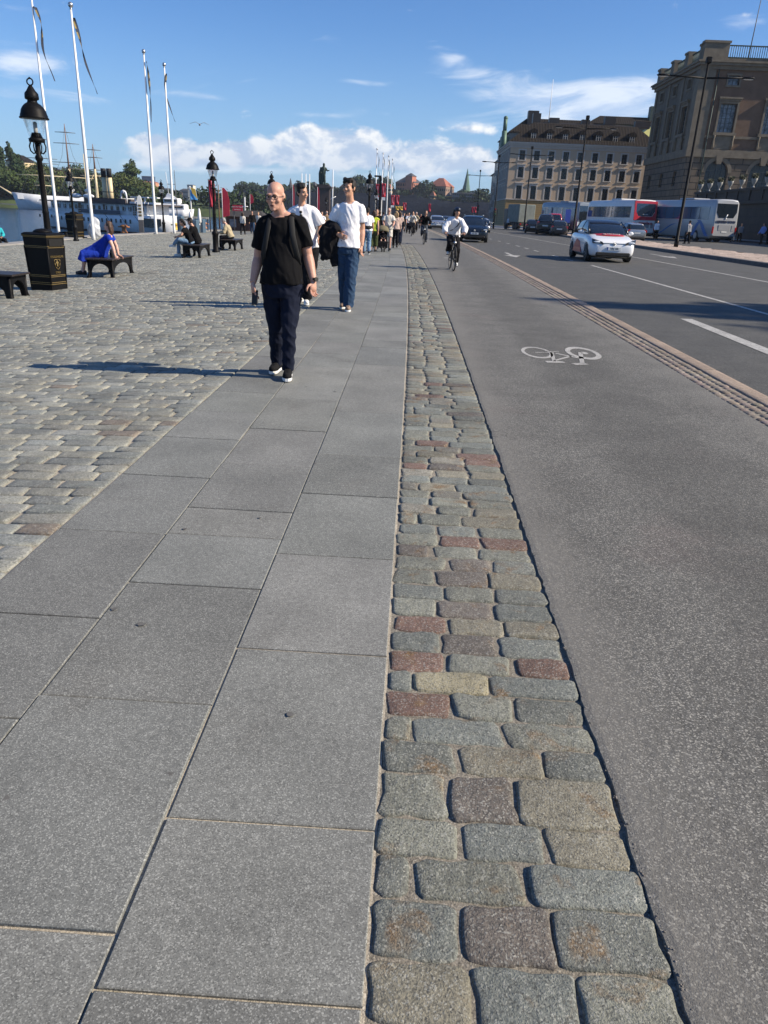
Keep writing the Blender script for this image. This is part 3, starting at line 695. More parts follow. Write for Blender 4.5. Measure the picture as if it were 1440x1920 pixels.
for u in (7.75, 14.85, 22.2): b.box(-.18, 0, u-.45, u+.45, 12.4, 23.2)
b.build('cornice', BM['stone'], pal)
b = MB()
for x0, x1 in ((0, 3.4), (10, 13.4), (23.6, 27), (37.4, 40.8), (51, 54.4)): b.box(x0-.2, x1, -.25, .8, 24.3, 26.6); b.box(x0-.35, x1+.15, -.4, .95, 26.6, 26.9)
for u in (0, 6.8, 13.8, 21.2): b.box(-.25, .8, u-.001 if u else .81, u+1.7, 24.3, 26.4); b.box(-.38, .9, u if u else .96, u+1.85, 26.4, 26.7)
b.box(3.2, FR, .2, .5, 24.3, 24.75); b.box(.2, .5, .9, DP, 24.3, 24.75)
b.build('parapet', BM['stone'], pal)
b = MB()
for u in np.arange(3.6, 50, .33):
    if not any(x0-.3 < u < x1+.1 for x0, x1 in ((10, 13.4), (23.6, 27), (37.4, 40.8), (51, 54.4))): b.tube([(u, .35, 24.75), (u, .35, 26.35)], .05, 5)
for x0, x1 in ((3.42, 9.78), (13.42, 23.38), (27.02, 37.2), (40.9, 50.8)): b.box(x0, x1, .25, .45, 26.35, 26.5)
for u0, u1 in ((1.9, 6.7), (8.7, 13.7), (15.7, 21.1)):
    b.box(.25, .45, u0, u1, 26.1, 26.25)
    for u in np.arange(u0+.2, u1, .33): b.tube([(.35, u, 24.75), (.35, u, 26.1)], .05, 5)
b.box(5.5, 22, 6, 16, 24.3, 26.0); b.build('railing', BM['copperdark'], pal)
def window_mesh(w, h, nx, nz, fr=.09, mun=.05):
    f = MB(); 
    f.box(-w/2, w/2, .30, .42, 0, fr); f.box(-w/2, w/2, .30, .42, h-fr, h); f.box(-w/2, -w/2+fr, .302, .418, fr, h-fr); f.box(w/2-fr, w/2, .302, .418, fr, h-fr)
    for k in range(1, nx): x = -w/2+w*k/nx; q = mun if k != nx/2 else mun*2; f.box(x-q/2, x+q/2, .31, .41, fr, h-fr)
    for k in range(1, nz): z = h*k/nz; f.box(-w/2+fr, w/2-fr, .315, .405, z-mun/2, z+mun/2)
    g = MB(); g.box(-w/2+.02, w/2-.02, .38, .39, .02, h-.02); return f.mesh('window'), g.mesh('pane')
def add_window(parent, mtx, fm, gm, fmat, gmat):
    if not fm.materials: fm.materials.append(fmat); gm.materials.append(gmat)
    o = part('window', fm, None, parent, mtx); g = part('pane', gm, None, o, Matrix.Identity(4)); return o
wf = window_mesh(2.5, 3.95, 4, 6); wsq = window_mesh(1.7, 1.3, 2, 2); wa = window_mesh(3.5, 6.9, 4, 5, .14, .09); ws = window_mesh(2.2, 3.95, 4, 6); wo_ = window_mesh(1.6, 2.2, 2, 3)
hood = MB(); hood.box(-1.75, 1.75, -.55, 0, 19.35, 19.6); hood.box(-1.6, 1.6, -.40, 0, 19.1, 19.35); hood.box(-1.55, -1.25, -.22, 0, 14.4, 19.1); hood.box(1.25, 1.55, -.22, 0, 14.4, 19.1); hood.box(-1.25, 1.25, -.22, 0, 18.75, 19.1); hood.box(-1.75, 1.75, -.45, 0, 14.4, 14.8); hood.box(-1.25, 1.25, -.18, 0, 14.35-1.9, 14.4-.02)
for sx_ in (-1.45, 1.45): hood.tube([(sx_, -.1, 12.5), (sx_, -.3, 13.1), (sx_, -.25, 13.8), (sx_, -.4, 14.4)], [.18, .2, .16, .2], 6)
hm = hood.mesh('window_surround'); hm.materials.append(BM['stone'])
sq = MB(); 
for z0, z1, x0, x1 in ((22.5, 22.75, -1.15, 1.15), (20.95, 21.2, -1.15, 1.15), (21.2, 22.5, -1.05, -.85), (21.2, 22.5, .85, 1.05)): sq.box(x0, x1, -.14, 0, z0, z1)
sqm = sq.mesh('small_surround'); sqm.materials.append(BM['stone'])
for c in bays:
    add_window(pal, T(c, 0, 14.8), *wf, BM['frame'], BM['paneb']); add_window(pal, T(c, 0, 21.2), *wsq, BM['frame'], BM['paneb']); add_window(pal, T(c, .1, 4.0), *wa, BM['frame'], BM['win'])
    part('window_surround', hm, None, pal, T(c, 0, 0)); part('small_surround', sqm, None, pal, T(c, 0, 0))
SR = RZ(R(-90))
for c in sbays:
    q = T(0, DP-c, 0) @ SR
    add_window(pal, q @ T(0, 0, 14.8), *ws, BM['frame'], BM['win']); add_window(pal, q @ T(0, 0, 21.2), *wsq, BM['frame'], BM['paneb']); add_window(pal, q @ T(0, 0, 7.2), *wo_, BM['frame'], BM['win'])
    part('window_surround', hm, None, pal, q); part('small_surround', sqm, None, pal, q)
b = MB(); b.tube([(2.5, -.28, 2), (2.5, -.28, 23.2)], .09, 6); b.build('drainpipe', BM['copperdark'], pal)
b = MB(); b.tube([(9.4, 8, 24), (9.7, 8, 36)], [.1, .05], 5); b.build('mast', M['greyrope'], pal)
b = MB(); b.box(.5, FR-.5, .81, DP-.5, 24.0, 24.3); b.build('roof', BM['copperdark'], pal)

# --- terrace wall in front of the palace with urns and lamps
tw = empty('terrace_wall', (36.2, 108, .5), 0, 'terrace wall coloured dark for its shade, with panelled parapet below the palace', 'wall')
b = MB(); b.box(0, 5.0, -70, 0, 0, 3.7); b.box(-.30, 5.3, -70.1, .1, 3.7, 4.05); b.box(0, .6, -70, 0, 4.05, 5.1); b.box(-.18, .75, -70.1, .05, 5.1, 5.35)
b.box(-.25, 0, -70, 0, 0, .8)
b.build('wall', BM['darkstone'], tw)
uy = [-.75-3.35*k for k in range(14)]
for u in uy: b = MB(); b.box(-.14, 0, u-.4, u+.4, 4.05, 5.1); b.build('pilaster', BM['darkstone'], tw)
urn_prof = [(.16, 0), (.16, .10), (.07, .18), (.07, .30), (.20, .50), (.30, .75), (.33, .95), (.27, 1.0), (.24, .96)]
ub = MB(); ub.lathe(urn_prof, 12); um = ub.mesh('bowl'); um.materials.append(mat('weathered pale urn', (.26, .255, .235), .7, 0, .2, 6))
pb = MB(); random.seed(3)
for i in range(160):
    a = random.random()*6.28; r_ = random.random()**.5*.36; z = 1.0+random.random()*.42; c = Vector((r_*math.cos(a), r_*math.sin(a), z)); d = Vector((random.gauss(0, 1), random.gauss(0, 1), random.gauss(0, 1))).normalized()*.09; e = d.orthogonal()
    pb.quad(c-d-e*.6, c+d-e*.6, c+d+e*.6, c-d+e*.6)
pm = pb.mesh('plant', False); pm.materials.append(mat('dark potted leaves', (.045, .05, .025), .8, 0, .3, 9))
places = ['nearest the palace corner', 'second from the palace corner', 'third from the palace corner', 'over the middle of the coach', 'over the coach rear', 'beside the green figure']
for k, u in enumerate(uy):
    if k > 6 : break
    e = empty('urn', (36.45, 108+u, .5+5.35), 0, f'stone urn with dark plant on the terrace wall, {places[min(k, 5)]}' if k < 6 else 'pale stone urn on the terrace wall behind the bronze figure', 'urn', 'urns on the terrace wall')
    part('bowl', um, None, e, Matrix.Identity(4)); part('plant', pm, None, e, Matrix.Identity(4))

# --- hotel
hot = empty('hotel', (17.4, 165, .6), 0, 'beige four storey hotel with ochre ground floor and dark mansard roof', 'building')
HW, HD = 29.0, 25.0
b = MB(); wx = [2.45+2.9*k for k in range(9)]; hz_ = [(6.0-.85-.6, 2.45), (10.4-.95-.6, 1.9), (13.45-.9-.6, 1.75)]
holes = [(c-.55, c+.55, z, z+h) for c in wx for z, h in ((4.95, 2.45), (8.85, 1.95), (12.1, 1.75))]
wall_with_holes(b, HW, 4.7, 14.3, holes, lambda u, d, w: (u, d*.6, w), 0); 
PSH = lambda u, d, w: (d*.6, HD-u, w)
hs = [(c-.55, c+.55, z, z+h) for c in (3, 6.5, 10, 13.5, 17, 20.5) for z, h in ((4.95, 2.45), (8.85, 1.95), (12.1, 1.75))]
wall_with_holes(b, HD, 4.7, 14.3, hs, PSH, 1)
gh = [(c-.65, c+.65, .4, 2.9) for c in wx]
wall_with_holes(b, HW, -1, 4.7, gh, lambda u, d, w: (u, d*.6, w), 2); wall_with_holes(b, HD, -1, 4.7, [(4, 5.2, .4, 2.9), (9, 10.2, .4, 2.9)], PSH, 2)
b.quad((HW, 0, -1), (HW, HD, -1), (HW, HD, 14.3), (HW, 0, 14.3), 0); b.quad((0, HD, -1), (HW, HD, -1), (HW, HD, 14.3), (0, HD, 14.3), 0)
b.build('wall', [BM['beige'], BM['shadeplaster'], BM['ochre']], hot, fixn=False)
b = MB()
for z0, z1, o_ in ((4.7, 5.0-.12, .12), (14.3, 14.75, .10), (14.75, 15.05, .35), (15.05, 15.3, .55)):
    b.box(-o_, HW+o_, -o_, 0, z0, z1); b.box(-o_, 0, .001, HD, z0, z1)
for u in np.arange(.3, HW, .62): b.box(u, u+.28, -.24, -.10, 14.4, 14.72)
b.build('cornice', BM['trim'], hot)
hw1 = window_mesh(1.1, 2.45, 2, 3, .07, .05); hw2 = window_mesh(1.1, 1.95, 2, 3, .07, .05); hw3 = window_mesh(1.1, 1.75, 2, 3, .07, .05); hwd = window_mesh(1.3, 2.5, 2, 3, .08, .05)
def surround(w, h, hoodz):
    s = MB(); s.box(-w/2-.26, -w/2, -.05, 0, -.02, h+.22); s.box(w/2, w/2+.26, -.05, 0, -.02, h+.22); s.box(-w/2, w/2, -.05, 0, h, h+.22); s.box(-w/2-.3, w/2+.3, -.12, 0, -.16, -.02)
    if hoodz: s.box(-w/2-.4, w/2+.4, -.22, 0, h+.42, h+.58); s.box(-w/2-.26, w/2+.26, -.04, 0, h+.22, h+.42)
    mm = s.mesh('frame'); mm.materials.append(BM['trim']); return mm
su = [surround(1.1, 2.45, True), surround(1.1, 1.95, True), surround(1.1, 1.75, False)]
def hotel_window(mtx, k, w): add_window(hot, mtx, *w, BM['frame'], BM['win']); part('frame', su[k], None, hot, mtx)
for c in wx:
    for k, (z, w) in enumerate(((4.95, hw1), (8.85, hw2), (12.1, hw3))): hotel_window(T(c, 0, z), k, w)
    add_window(hot, T(c, 0, .4), *hwd, BM['frame'], BM['win'])
for c in (3, 6.5, 10, 13.5, 17, 20.5):
    for k, (z, w) in enumerate(((4.95, hw1), (8.85, hw2), (12.1, hw3))): hotel_window(T(0, HD-c, 0) @ SR @ T(0, 0, z), k, w)
b = MB(); e0 = [(-.6, -.6, 15.3), (HW+.6, -.6, 15.3), (HW+.6, HD, 15.3), (-.6, HD, 15.3)]; e1 = [(4.3, 4.4, 19.2), (HW-3.5, 4.4, 19.2), (HW-3.5, HD-3, 19.2), (4.3, HD-3, 19.2)]; e2 = [(6, 8, 19.9), (HW-6, 8, 19.9), (HW-6, HD-6, 19.9), (6, HD-6, 19.9)]
b.loft([e0, e1, e2], smooth=False); rfo = b.build('roof', BM['roof'], hot)
for x, w, h in ((4.6, 1.6, 1.6), (8, 2, .9), (14.6, 1.6, .8), (19.2, 2.2, 1.5), (25.4, 3, .9)): b = MB(); b.box(x, x+w, 6, 7.4, 19.2, 19.6+h); b.build('chimney', M['ironbrown'], rfo)
dm = MB(); ar = [(.62*math.cos(R(a)), 1.25+.5*math.sin(R(a))) for a in range(0, 181, 20)]
dm.prism([(-.62, 0)] + [(.62, 0)] + ar[:], -.15, 2.8, 'y'); ar2 = [(.8*math.cos(R(a)), 1.3+.62*math.sin(R(a))) for a in range(0, 181, 20)]; dm.prism([(-.8, 1.1), (.8, 1.1)] + ar2, -.30, 2.9, 'y')
dmm = dm.mesh('dormer'); dmm.materials.append(BM['roof']); dw = window_mesh(.95, 1.35, 2, 2, .08, .05)
for px in (1000, 1030, 1060, 1092, 1122.5, 1154.5, 1186):
    x = at(px, 265, 165).x-17.4; o = part('dormer', dmm, None, hot, T(x, .7, 15.95)); add_window(o, T(0, -.55, .05), *dw, BM['trim'], BM['win'])
fp = MB(); fp.tube([(9, 14, 19.9), (9, 14, 28.5)], [.09, .05], 5); fpo = fp.build('flagpole', M['whitepole'], hot)
# buildings behind and beyond the hotel
def block(name, label, x0, x1, y0, y1, z0, z1, wallm, roofm, zr, hip=3.0, wins=None, cat='building', front=True, side=True, rz=0, wm_=None, loc=None):
    e = empty(name, loc or (x0, y0, z0), rz, label, cat); w, d, h = x1-x0, y1-y0, z1-z0
    b = MB(); b.box(0, w, 0, d, 0, h); b.build('wall', wallm, e)
    o_ = .35; b = MB(); e0 = [(-o_, -o_, h), (w+o_, -o_, h), (w+o_, d+o_, h), (-o_, d+o_, h)]
    hx = min(hip, w*.48); hy = min(hip, d*.48); b.loft([e0, [(p[0], p[1], h+.15) for p in e0], [(hx, hy, h+zr), (w-hx, hy, h+zr), (w-hx, d-hy, h+zr), (hx, d-hy, h+zr)]], smooth=False); b.build('roof', roofm, e)
    if wins:
        nx, nz, ww, wh, ny = wins; g = MB(); g.box(-ww/2, ww/2, -.06, .05, 0, wh); gm = g.mesh('window'); gm.materials.append(wm_ or BM['win'])
        for k in range(nz):
            z = h*(k+.28)/nz
            if front:
                for i in range(nx): part('window', gm, None, e, T(w*(i+.5)/nx, 0, z))
            if side:
                for i in range(ny):
                    part('window', gm, None, e, T(w, d*(i+.5)/ny, z) @ RZ(R(90))) if side == 'R' else part('window', gm, None, e, T(0, d*(i+.5)/ny, z) @ RZ(R(-90)))
    return e
bl = block('corner_building', 'tall dark block with green copper corner turret behind the beige hotel', 19.6, 42, 190.2, 216, .6, 20.0, BM['shadeplaster'], BM['roof'], 3.4, 4, (7, 5, 1.1, 1.8, 7))
tx = at(947, 240, 190).x-19.6; b = MB(); b.box(tx-.6, .1, .2, 3, 0, 18.5); b.tube([(tx, 0, 14.5), (tx, 0, 19.6)], .6, 8); b.tube([(tx, 0, 19.6), (tx, 0, 22.2)], .45, 8); b.ball((tx, 0, 22.2), .5, 8, 6); b.build('turret', BM['copper'], bl)
b = MB(); b.box(4, 6.4, 2, 4, 19.4, 24.2); b.build('chimney', M['ironbrown'], bl)
block('quay_house', 'narrow grey house beyond the corner building on the quay', 21.0, 37, 216.5, 238, .6, 16.5, BM['shadeplaster'], BM['copper'], 3.0, 3, (5, 5, 1.1, 1.8, 6))
block('far_quay_house', 'farthest pale house of the quay row by the street lamp', 23.6, 38, 238.5, 275, .6, 15, BM['shadeplaster'], BM['copperdark'], 2.5, 3, (5, 5, 1.1, 1.8, 9))
e = block('yellow_roofed_house', 'house with yellow green roof between hotel and palace', 47.0, 66, 196, 216, .6, 18.0, BM['shadeplaster'], BM['yroof'], 6.5, 9, None)
e = block('dark_rear_house', 'dark roofed house with tall chimney rising behind the hotel', 42.8, 62, 218, 236, .6, 25.5, BM['copperdark'], BM['roof'], 2.2, 3, None)
b = MB(); b.box(15.5, 17.2, 1.5, 3.4, 20, 29.6); b.build('chimney', BM['copperdark'], e)

# ------------------------------------------------------------------ trees
LEAF = {}
for k, c in (('a', (.042, .066, .018)), ('b', (.022, .042, .016)), ('c', (.060, .080, .022))):
    LEAF[k] = mat('foliage ' + k, c, .7, 0, .35, .5, attr=True); LEAF[k].node_tree.nodes['Principled BSDF'].inputs['Specular IOR Level'].default_value = .25
BARK = mat('tree bark', (.06, .045, .035), .9, 0, .3, 4, .01)
def leaves(b, blobs, n, size, rnd):
    tot = sum(r[0]*r[1]*r[2] for c, r in blobs)
    for c, r in blobs:
        for i in range(int(n*r[0]*r[1]*r[2]/tot)+1):
            d = Vector((rnd.gauss(0, 1), rnd.gauss(0, 1), rnd.gauss(0, 1))).normalized(); q = rnd.random()**.33
            p = Vector(c) + Vector((d.x*r[0]*q, d.y*r[1]*q, d.z*r[2]*q)); nn = (d + Vector((rnd.gauss(0, .6), rnd.gauss(0, .6), rnd.gauss(0, .6)))).normalized()
            a = nn.orthogonal().normalized(); a = Matrix.Rotation(rnd.random()*6.28, 3, nn) @ a; e = nn.cross(a); s = size*rnd.uniform(.6, 1.3); k = rnd.uniform(.7, 1.35); col = (k*rnd.uniform(.9, 1.15), k, k*rnd.uniform(.7, 1.1))
            b.face([b.vert(t, col) for t in (p-a*s, p+e*s*.55, p+a*s, p-e*s*.55)], 0, False)
def tree(name, label, loc, h, w, kind='a', n=1600, size=.45, shape='round', seed=1, group=None):
    rnd = random.Random(seed); e = empty(name, loc, rnd.random()*6, label, 'tree', group); blobs = []
    if shape == 'poplar':
        for k in range(9): z = h*(.14+.80*k/8); r_ = w*.5*math.sin(math.pi*(.15+.80*k/8))**.7; blobs.append(((rnd.gauss(0, .12)*w, rnd.gauss(0, .12)*w, z), (r_, r_, h*.085)))
    else:
        for k in range(13):
            a = rnd.random()*6.28; q = rnd.random()**.6; z = h*rnd.uniform(.38, .88); r_ = w*rnd.uniform(.15, .26); rr = w*.36*q*(1-.55*max(0, (z/h-.6)/.4))
            blobs.append(((rr*math.cos(a), rr*math.sin(a), z), (r_, r_, r_*.75)))
    b = MB(); leaves(b, blobs, n, size, rnd); b.build('crown', LEAF[kind], e, fixn=False)
    b = MB(); b.tube([(0, 0, -1), (.1, 0, h*.2), (0, .1, h*.45), (.1, 0, h*.75)], [w*.045, w*.035, w*.025, w*.008], 7)
    for c, r in blobs[::3]: b.tube([(0, 0, h*.25), (c[0]*.6, c[1]*.6, c[2]*.8), c], [w*.018, w*.012, .03], 5)
    b.build('trunk', BARK, e); return e

# --- wooded island across the water
def terrain(name, xs, ys, hf, mt):
    b = MB(); g = [[b.vert((x, y, hf(x, y))) for x in xs] for y in ys]
    for j in range(len(ys)-1):
        for i in range(len(xs)-1): b.face((g[j][i], g[j][i+1], g[j+1][i+1], g[j+1][i]), 0, True)
    o = b.build(name, mt, fixn=False); o['kind'] = 'structure'; return o
GRASS = mat('island grass and scrub', (.05, .075, .02), .95, 0, .4, .12, .05, 1)
def isl(x, y):
    s = min(1, max(0, (y-332)/30)); fade = min(1, max(0, (-60-x)/25)); return (-3.5 + (4.0+2.2*s + 1.2*mnoise.noise(Vector((x*.03, y*.03, 0))))*max(0, min(1, (y-328)/4))*fade)
terrain('island', list(np.linspace(-420, -58, 60)), list(np.linspace(326, 470, 30)), isl, GRASS)
b = MB(); b.box(-420, -120, 329.2, 332, -4, -1.0); o = b.build('island_quay', GM['concrete']); o['kind'] = 'structure'
TL = [('poplar_tree', 'tall dark poplar at the left edge of the island', -8, 268, 365, 9, 'poplar', 'b'), ('poplar_tree', 'tall slim poplar with pointed top above the ship bow', 20, 270, 345, 8, 'poplar', 'b'), ('poplar_tree', 'shorter poplar leaning against the slim pointed one', 31, 292, 350, 7, 'poplar', 'b'),
      ('broadleaf_tree', 'broad dark tree behind the bow of the white sailing ship', 10, 315, 340, 26, 'round', 'a'), ('broadleaf_tree', 'big round tree above the bowsprit', 36, 322, 338, 22, 'round', 'a'), ('broadleaf_tree', 'leafy tree left of the yellow house', 52, 303, 366, 26, 'round', 'c'), ('broadleaf_tree', 'tree crown behind the foremast yards', 72, 302, 380, 26, 'round', 'a'),
      ('broadleaf_tree', 'low tree to the right of the yellow house', 95, 318, 352, 24, 'round', 'c'), ('broadleaf_tree', 'dark tree just left of the main mast', 118, 307, 372, 24, 'round', 'b'), ('broadleaf_tree', 'tall rounded tree right of the main mast', 148, 305, 372, 28, 'round', 'a'), ('broadleaf_tree', 'tree behind the white flagpole and mizzen', 172, 320, 360, 26, 'round', 'b'),
      ('broadleaf_tree', 'tree behind the steamer funnels', 200, 328, 365, 24, 'round', 'a'), ('broadleaf_tree', 'sunlit tree right of the steamer funnels', 226, 326, 352, 24, 'round', 'c'), ('pointed_tree', 'tall pointed tree standing free above the steamer stern', 244, 302, 372, 14, 'pointed', 'a'), ('broadleaf_tree', 'low tree at the end of the island', 262, 345, 352, 24, 'round', 'c'), ('broadleaf_tree', 'lowest bushy tree on the island tip', 283, 352, 356, 18, 'round', 'b')]
for i, (nm, lb, px, py, Y, w, sh, kd) in enumerate(TL):
    p = at(px, py, Y); z0 = 1.5; h = max(6, p.z-z0)*(.9 if sh == 'round' else 1.03)
    if sh == 'pointed': h *= 1.0
    tree(nm, lb, (p.x, Y, z0), h, w*.85 if sh == 'round' else w*.75, kd, 4600, .55, 'poplar' if sh in ('poplar', 'pointed') else 'round', 40+i, 'trees on the island')
hedge = MB(); rnd = random.Random(8)
bl_ = [((rnd.uniform(-235, -62), rnd.uniform(334, 352), rnd.uniform(1, 6.5)), (6, 4, 3.6)) for i in range(95)]
leaves(hedge, bl_, 9000, .9, rnd); o = hedge.build('shrubs', LEAF['b'], fixn=False); tag(o, 'dark shrubs and undergrowth along the island shore', 'shrubs', None, 'stuff')
YEL = mat('yellow house plaster', (.55, .36, .10), .9, 0, .1, 1)
p = at(66, 362, 352)
e = block('yellow_house', 'yellow house with dark roof among the island trees', p.x, p.x+12, 356, 368, -1, at(66, 335, 356).z, YEL, BM['roof'], 4.5, 4, (3, 3, 1.3, 1.8, 3))
p = at(6, 330, 372); e = block('cream_house', 'cream house showing between the poplars', p.x, p.x+9, 376, 388, 1, at(20, 302, 376).z, M['cream'], BM['roof'], 3, 4, (3, 4, 1.2, 1.6, 3), rz=0)

# ------------------------------------------------------------------ cliffs and town on the far shore
ROCK = mat('dark cliff rock', (.016, .020, .030), 1.0, 0, .35, .06, .6, .3, spec=0.0)
prof_ = [(425, 386), (432, 376), (440, 364), (452, 357), (470, 355), (500, 356), (560, 358), (620, 360), (700, 362), (760, 366), (800, 372), (850, 378), (900, 380), (960, 380), (1030, 372)]
SK = .42
def YC(px): return 700/(1+SK*(ray(px, 360).x/ray(px, 360).y))
cp = [(at(px, py, YC(px)+2).x, at(px, py, YC(px)+2).z) for px, py in prof_]
def ctop(x):
    if x <= cp[0][0]: return max(-3.5, cp[0][1]-(cp[0][0]-x)*1.5)
    for (xa, za), (xb, zb) in zip(cp, cp[1:]):
        if x <= xb: return za+(zb-za)*(x-xa)/(xb-xa)
    return cp[-1][1]
def cliff(x, y):
    y = y+SK*x; t = ctop(x); f = min(1, max(0, (y-692)/10)); return -3.5 + (t+3.5)*(f**.45) + (1.2*mnoise.noise(Vector((x*.09, y*.2, 0)))*f) + max(0, y-704)*.035
b = MB(); xs_ = list(np.linspace(cp[0][0]-16, cp[-1][0]+60, 170)); g = [[b.vert((x, v-SK*x, cliff(x, v-SK*x))) for x in xs_] for v in [690, 692, 693, 694, 696, 698, 700, 702, 706, 715, 740, 800, 900]]
for j in range(len(g)-1):
    for i in range(len(xs_)-1): b.face((g[j][i], g[j][i+1], g[j+1][i+1], g[j+1][i]), 0, True)
b.build('cliff', ROCK, fixn=False)['kind'] = 'structure'
terrain('far_hills', list(np.linspace(-560, -60, 90)), [900, 905, 915, 940, 990, 1060], lambda x, y: -3.5+min(1, max(0, (y-902)/40))*(14+5*mnoise.noise(Vector((x*.012, 3, 0)))+max(0, (y-940)*.05)), GRASS)
wood = MB(); rnd = random.Random(21); bl_ = []
for i in range(230):
    px = rnd.uniform(436, 935); x = at(px, 360, YC(px)).x; y = rnd.uniform(703, 742)-SK*x; z = cliff(x, y); r_ = rnd.uniform(2, 4); bl_.append(((x, y, z+r_*.3), (r_*1.2, r_, r_)))
for px, py, r_ in ((448, 347, 5), (456, 345, 6), (464, 348, 5), (476, 346, 6), (530, 350, 6), (580, 345, 6), (560, 342, 5), (610, 346, 6), (660, 340, 8), (672, 335, 8), (700, 340, 8), (722, 338, 8), (788, 352, 8), (800, 345, 8), (815, 362, 7), (870, 362, 8), (890, 366, 9), (905, 360, 8), (915, 372, 9)):
    p = at(px, py, YC(px)+12); bl_.append(((p.x, YC(px)+12, p.z-r_*.6), (r_*1.1, r_, r_)))
leaves(wood, bl_, 16000, 1.5, rnd); tag(wood.build('clifftop_trees', LEAF['b'], fixn=False), 'dark trees massed along the top of the far cliff', 'trees', None, 'stuff')
wood = MB(); bl_ = []
for i in range(160): x = rnd.uniform(-520, -75); y = rnd.uniform(905, 990); r_ = rnd.uniform(2.5, 5.5); bl_.append(((x, y, -3.5+min(1, (y-902)/40)*14+r_*.3), (r_*1.5, r_, r_)))
leaves(wood, bl_, 9000, 2.0, rnd); tag(wood.build('distant_wood', LEAF['b'], fixn=False), 'hazy wooded shore low on the horizon behind the yacht', 'trees', None, 'stuff')
BRK = mat('red brick', (.42, .16, .10), .9, 0, .12, .3); OCH = mat('pale ochre plaster', (.60, .42, .24), .9, 0, .1, .3); TILE = mat('red roof tiles', (.33, .12, .075), .85, 0, .15, .5); PALE = mat('pale plaster', (.62, .58, .48), .9, 0, .08, .3); BRN = mat('brown plaster', (.26, .17, .12), .9, 0, .12, .3); GLZ = mat('grey office glass', (.10, .12, .14), .3, 0, .2, .4); SLATE = mat('slate roof', (.06, .06, .065), .7, 0, .15, .5)
def town(name, label, px0, px1, pyt, Y, wallm, roofm, zr, hip, wins, rz=-.55, depth=.8, cat='building', zb=None):
    Y = Y-700+YC(px0); a, c = at(px0, pyt, Y), at(px1, pyt, Y); L = (c.x-a.x)/(math.cos(rz)+depth*abs(math.sin(rz))*1.0)
    D = L*depth; loc = (a.x, Y, max(0, cliff(a.x, Y))-6); z1 = a.z
    return block(name, label, 0, L, 0, D, loc[2], z1, wallm, roofm, zr, hip, wins, cat, True, 'R', rz, None, loc)
e = town('brick_castle', 'red brick castle like house with square tower on the cliff', 742, 792, 342, 722, BRK, SLATE, 5, 6, (8, 4, 1.4, 2, 5))
tz = at(765, 331, e.location.y).z - e.location.z; b = MB(); b.box(11, 18, -1, 6, 0, tz); b.build('tower', BRK, e); b = MB(); b.loft([[(10.6, -1.4, tz), (18.4, -1.4, tz), (18.4, 6.4, tz), (10.6, 6.4, tz)], [(14, 2, tz+2.6), (15, 2, tz+2.6), (15, 3, tz+2.6), (14, 3, tz+2.6)]], smooth=False); b.build('tower_roof', SLATE, e)
town('gabled_mansion', 'long brown mansion with red tiled roof and gables on the cliff', 802, 852, 349, 720, BRN, TILE, 7, 7, (9, 3, 1.4, 2, 4))
town('office_block', 'grey office block with one sunlit white end wall', 848, 895, 362, 706, GLZ, SLATE, .6, 1, (10, 5, 1.6, 1.6, 3), -.40, .45)
for i, (px0, px1, py, lb, wm2, rm2) in enumerate(((724, 736, 352, 'small ochre house between the banners on the far cliff', OCH, TILE), (806, 818, 366, 'small house with orange gable below the mansion', OCH, TILE), (836, 848, 368, 'yellow gabled house left of the office block', YEL, SLATE), (768, 784, 372, 'low ochre house at the cliff foot right of the castle', OCH, TILE), (636, 652, 352, 'ochre house behind the young man', OCH, TILE), (622, 634, 356, 'tan house right of the statue', OCH, SLATE), (580, 598, 348, 'dark roofed house left of the statue', BRN, SLATE), (655, 668, 345, 'brown block on the cliff between young man and lamp', BRN, TILE), (500, 520, 352, 'long low house on the cliff behind the bald man', BRN, SLATE))):
    town('cliff_house', lb, px0, px1, py, 704+i*2, wm2, rm2, 3.5, 3, (4, 3, 1.3, 1.7, 3))
def spire(name, label, px, ptop, pbase, Y, w, wallm, sm, hh=.45):
    Y = Y-700+YC(px); t = at(px, ptop, Y).z; z0 = at(px, pbase, Y).z-12; p = at(px, pbase, Y); zt = z0+(t-z0)*(1-hh)
    e = empty(name, (p.x, Y, z0), -.5, label, 'church'); b = MB(); b.box(-w/2, w/2, -w/2, w/2, 0, zt-z0); b.build('tower', wallm, e)
    b = MB(); r_ = w*.62; b.loft([[(r_*math.cos(R(45*k+22)), r_*math.sin(R(45*k+22)), zt-z0) for k in range(8)], [(r_*.5*math.cos(R(45*k+22)), r_*.5*math.sin(R(45*k+22)), zt-z0+(t-zt)*.45) for k in range(8)], [(.15*math.cos(R(45*k+22)), .15*math.sin(R(45*k+22)), t-z0) for k in range(8)]], smooth=False); b.build('spire', sm, e); return e
spire('spired_church', 'church with slender green copper spire above the trees', 874, 316, 358, 730, 7.5, BRN, BM['copper'], .72)
spire('small_church', 'dark domed church with thin spire on the cliff', 545, 334, 358, 730, 7, OCH, SLATE, .6)
p = at(276, 345, 930); block('office_tower', 'blue grey office tower far off behind the flagpoles', p.x-6, p.x+6, 930, 942, 2, at(276, 331, 930).z, mat('blue glass tower', (.05, .08, .13), .3, 0, .1, .2), SLATE, .5, 1, None)
p = at(268, 352, 925); q = at(292, 352, 925); block('orange_block', 'long orange apartment block on the far shore', p.x, q.x, 925, 937, 2, at(280, 342, 925).z, mat('orange plaster', (.50, .24, .14), .9, 0, .1, .3), TILE, 1, 2, (9, 4, 1.6, 1.8, 2))
p = at(357, 362, 920); block('cream_tower', 'cream tower block on the far shore behind the blue flag', p.x-3.5, p.x+3.5, 920, 930, 2, at(357, 347, 920).z, PALE, SLATE, .5, 1, (3, 7, 1.2, 1.4, 2))
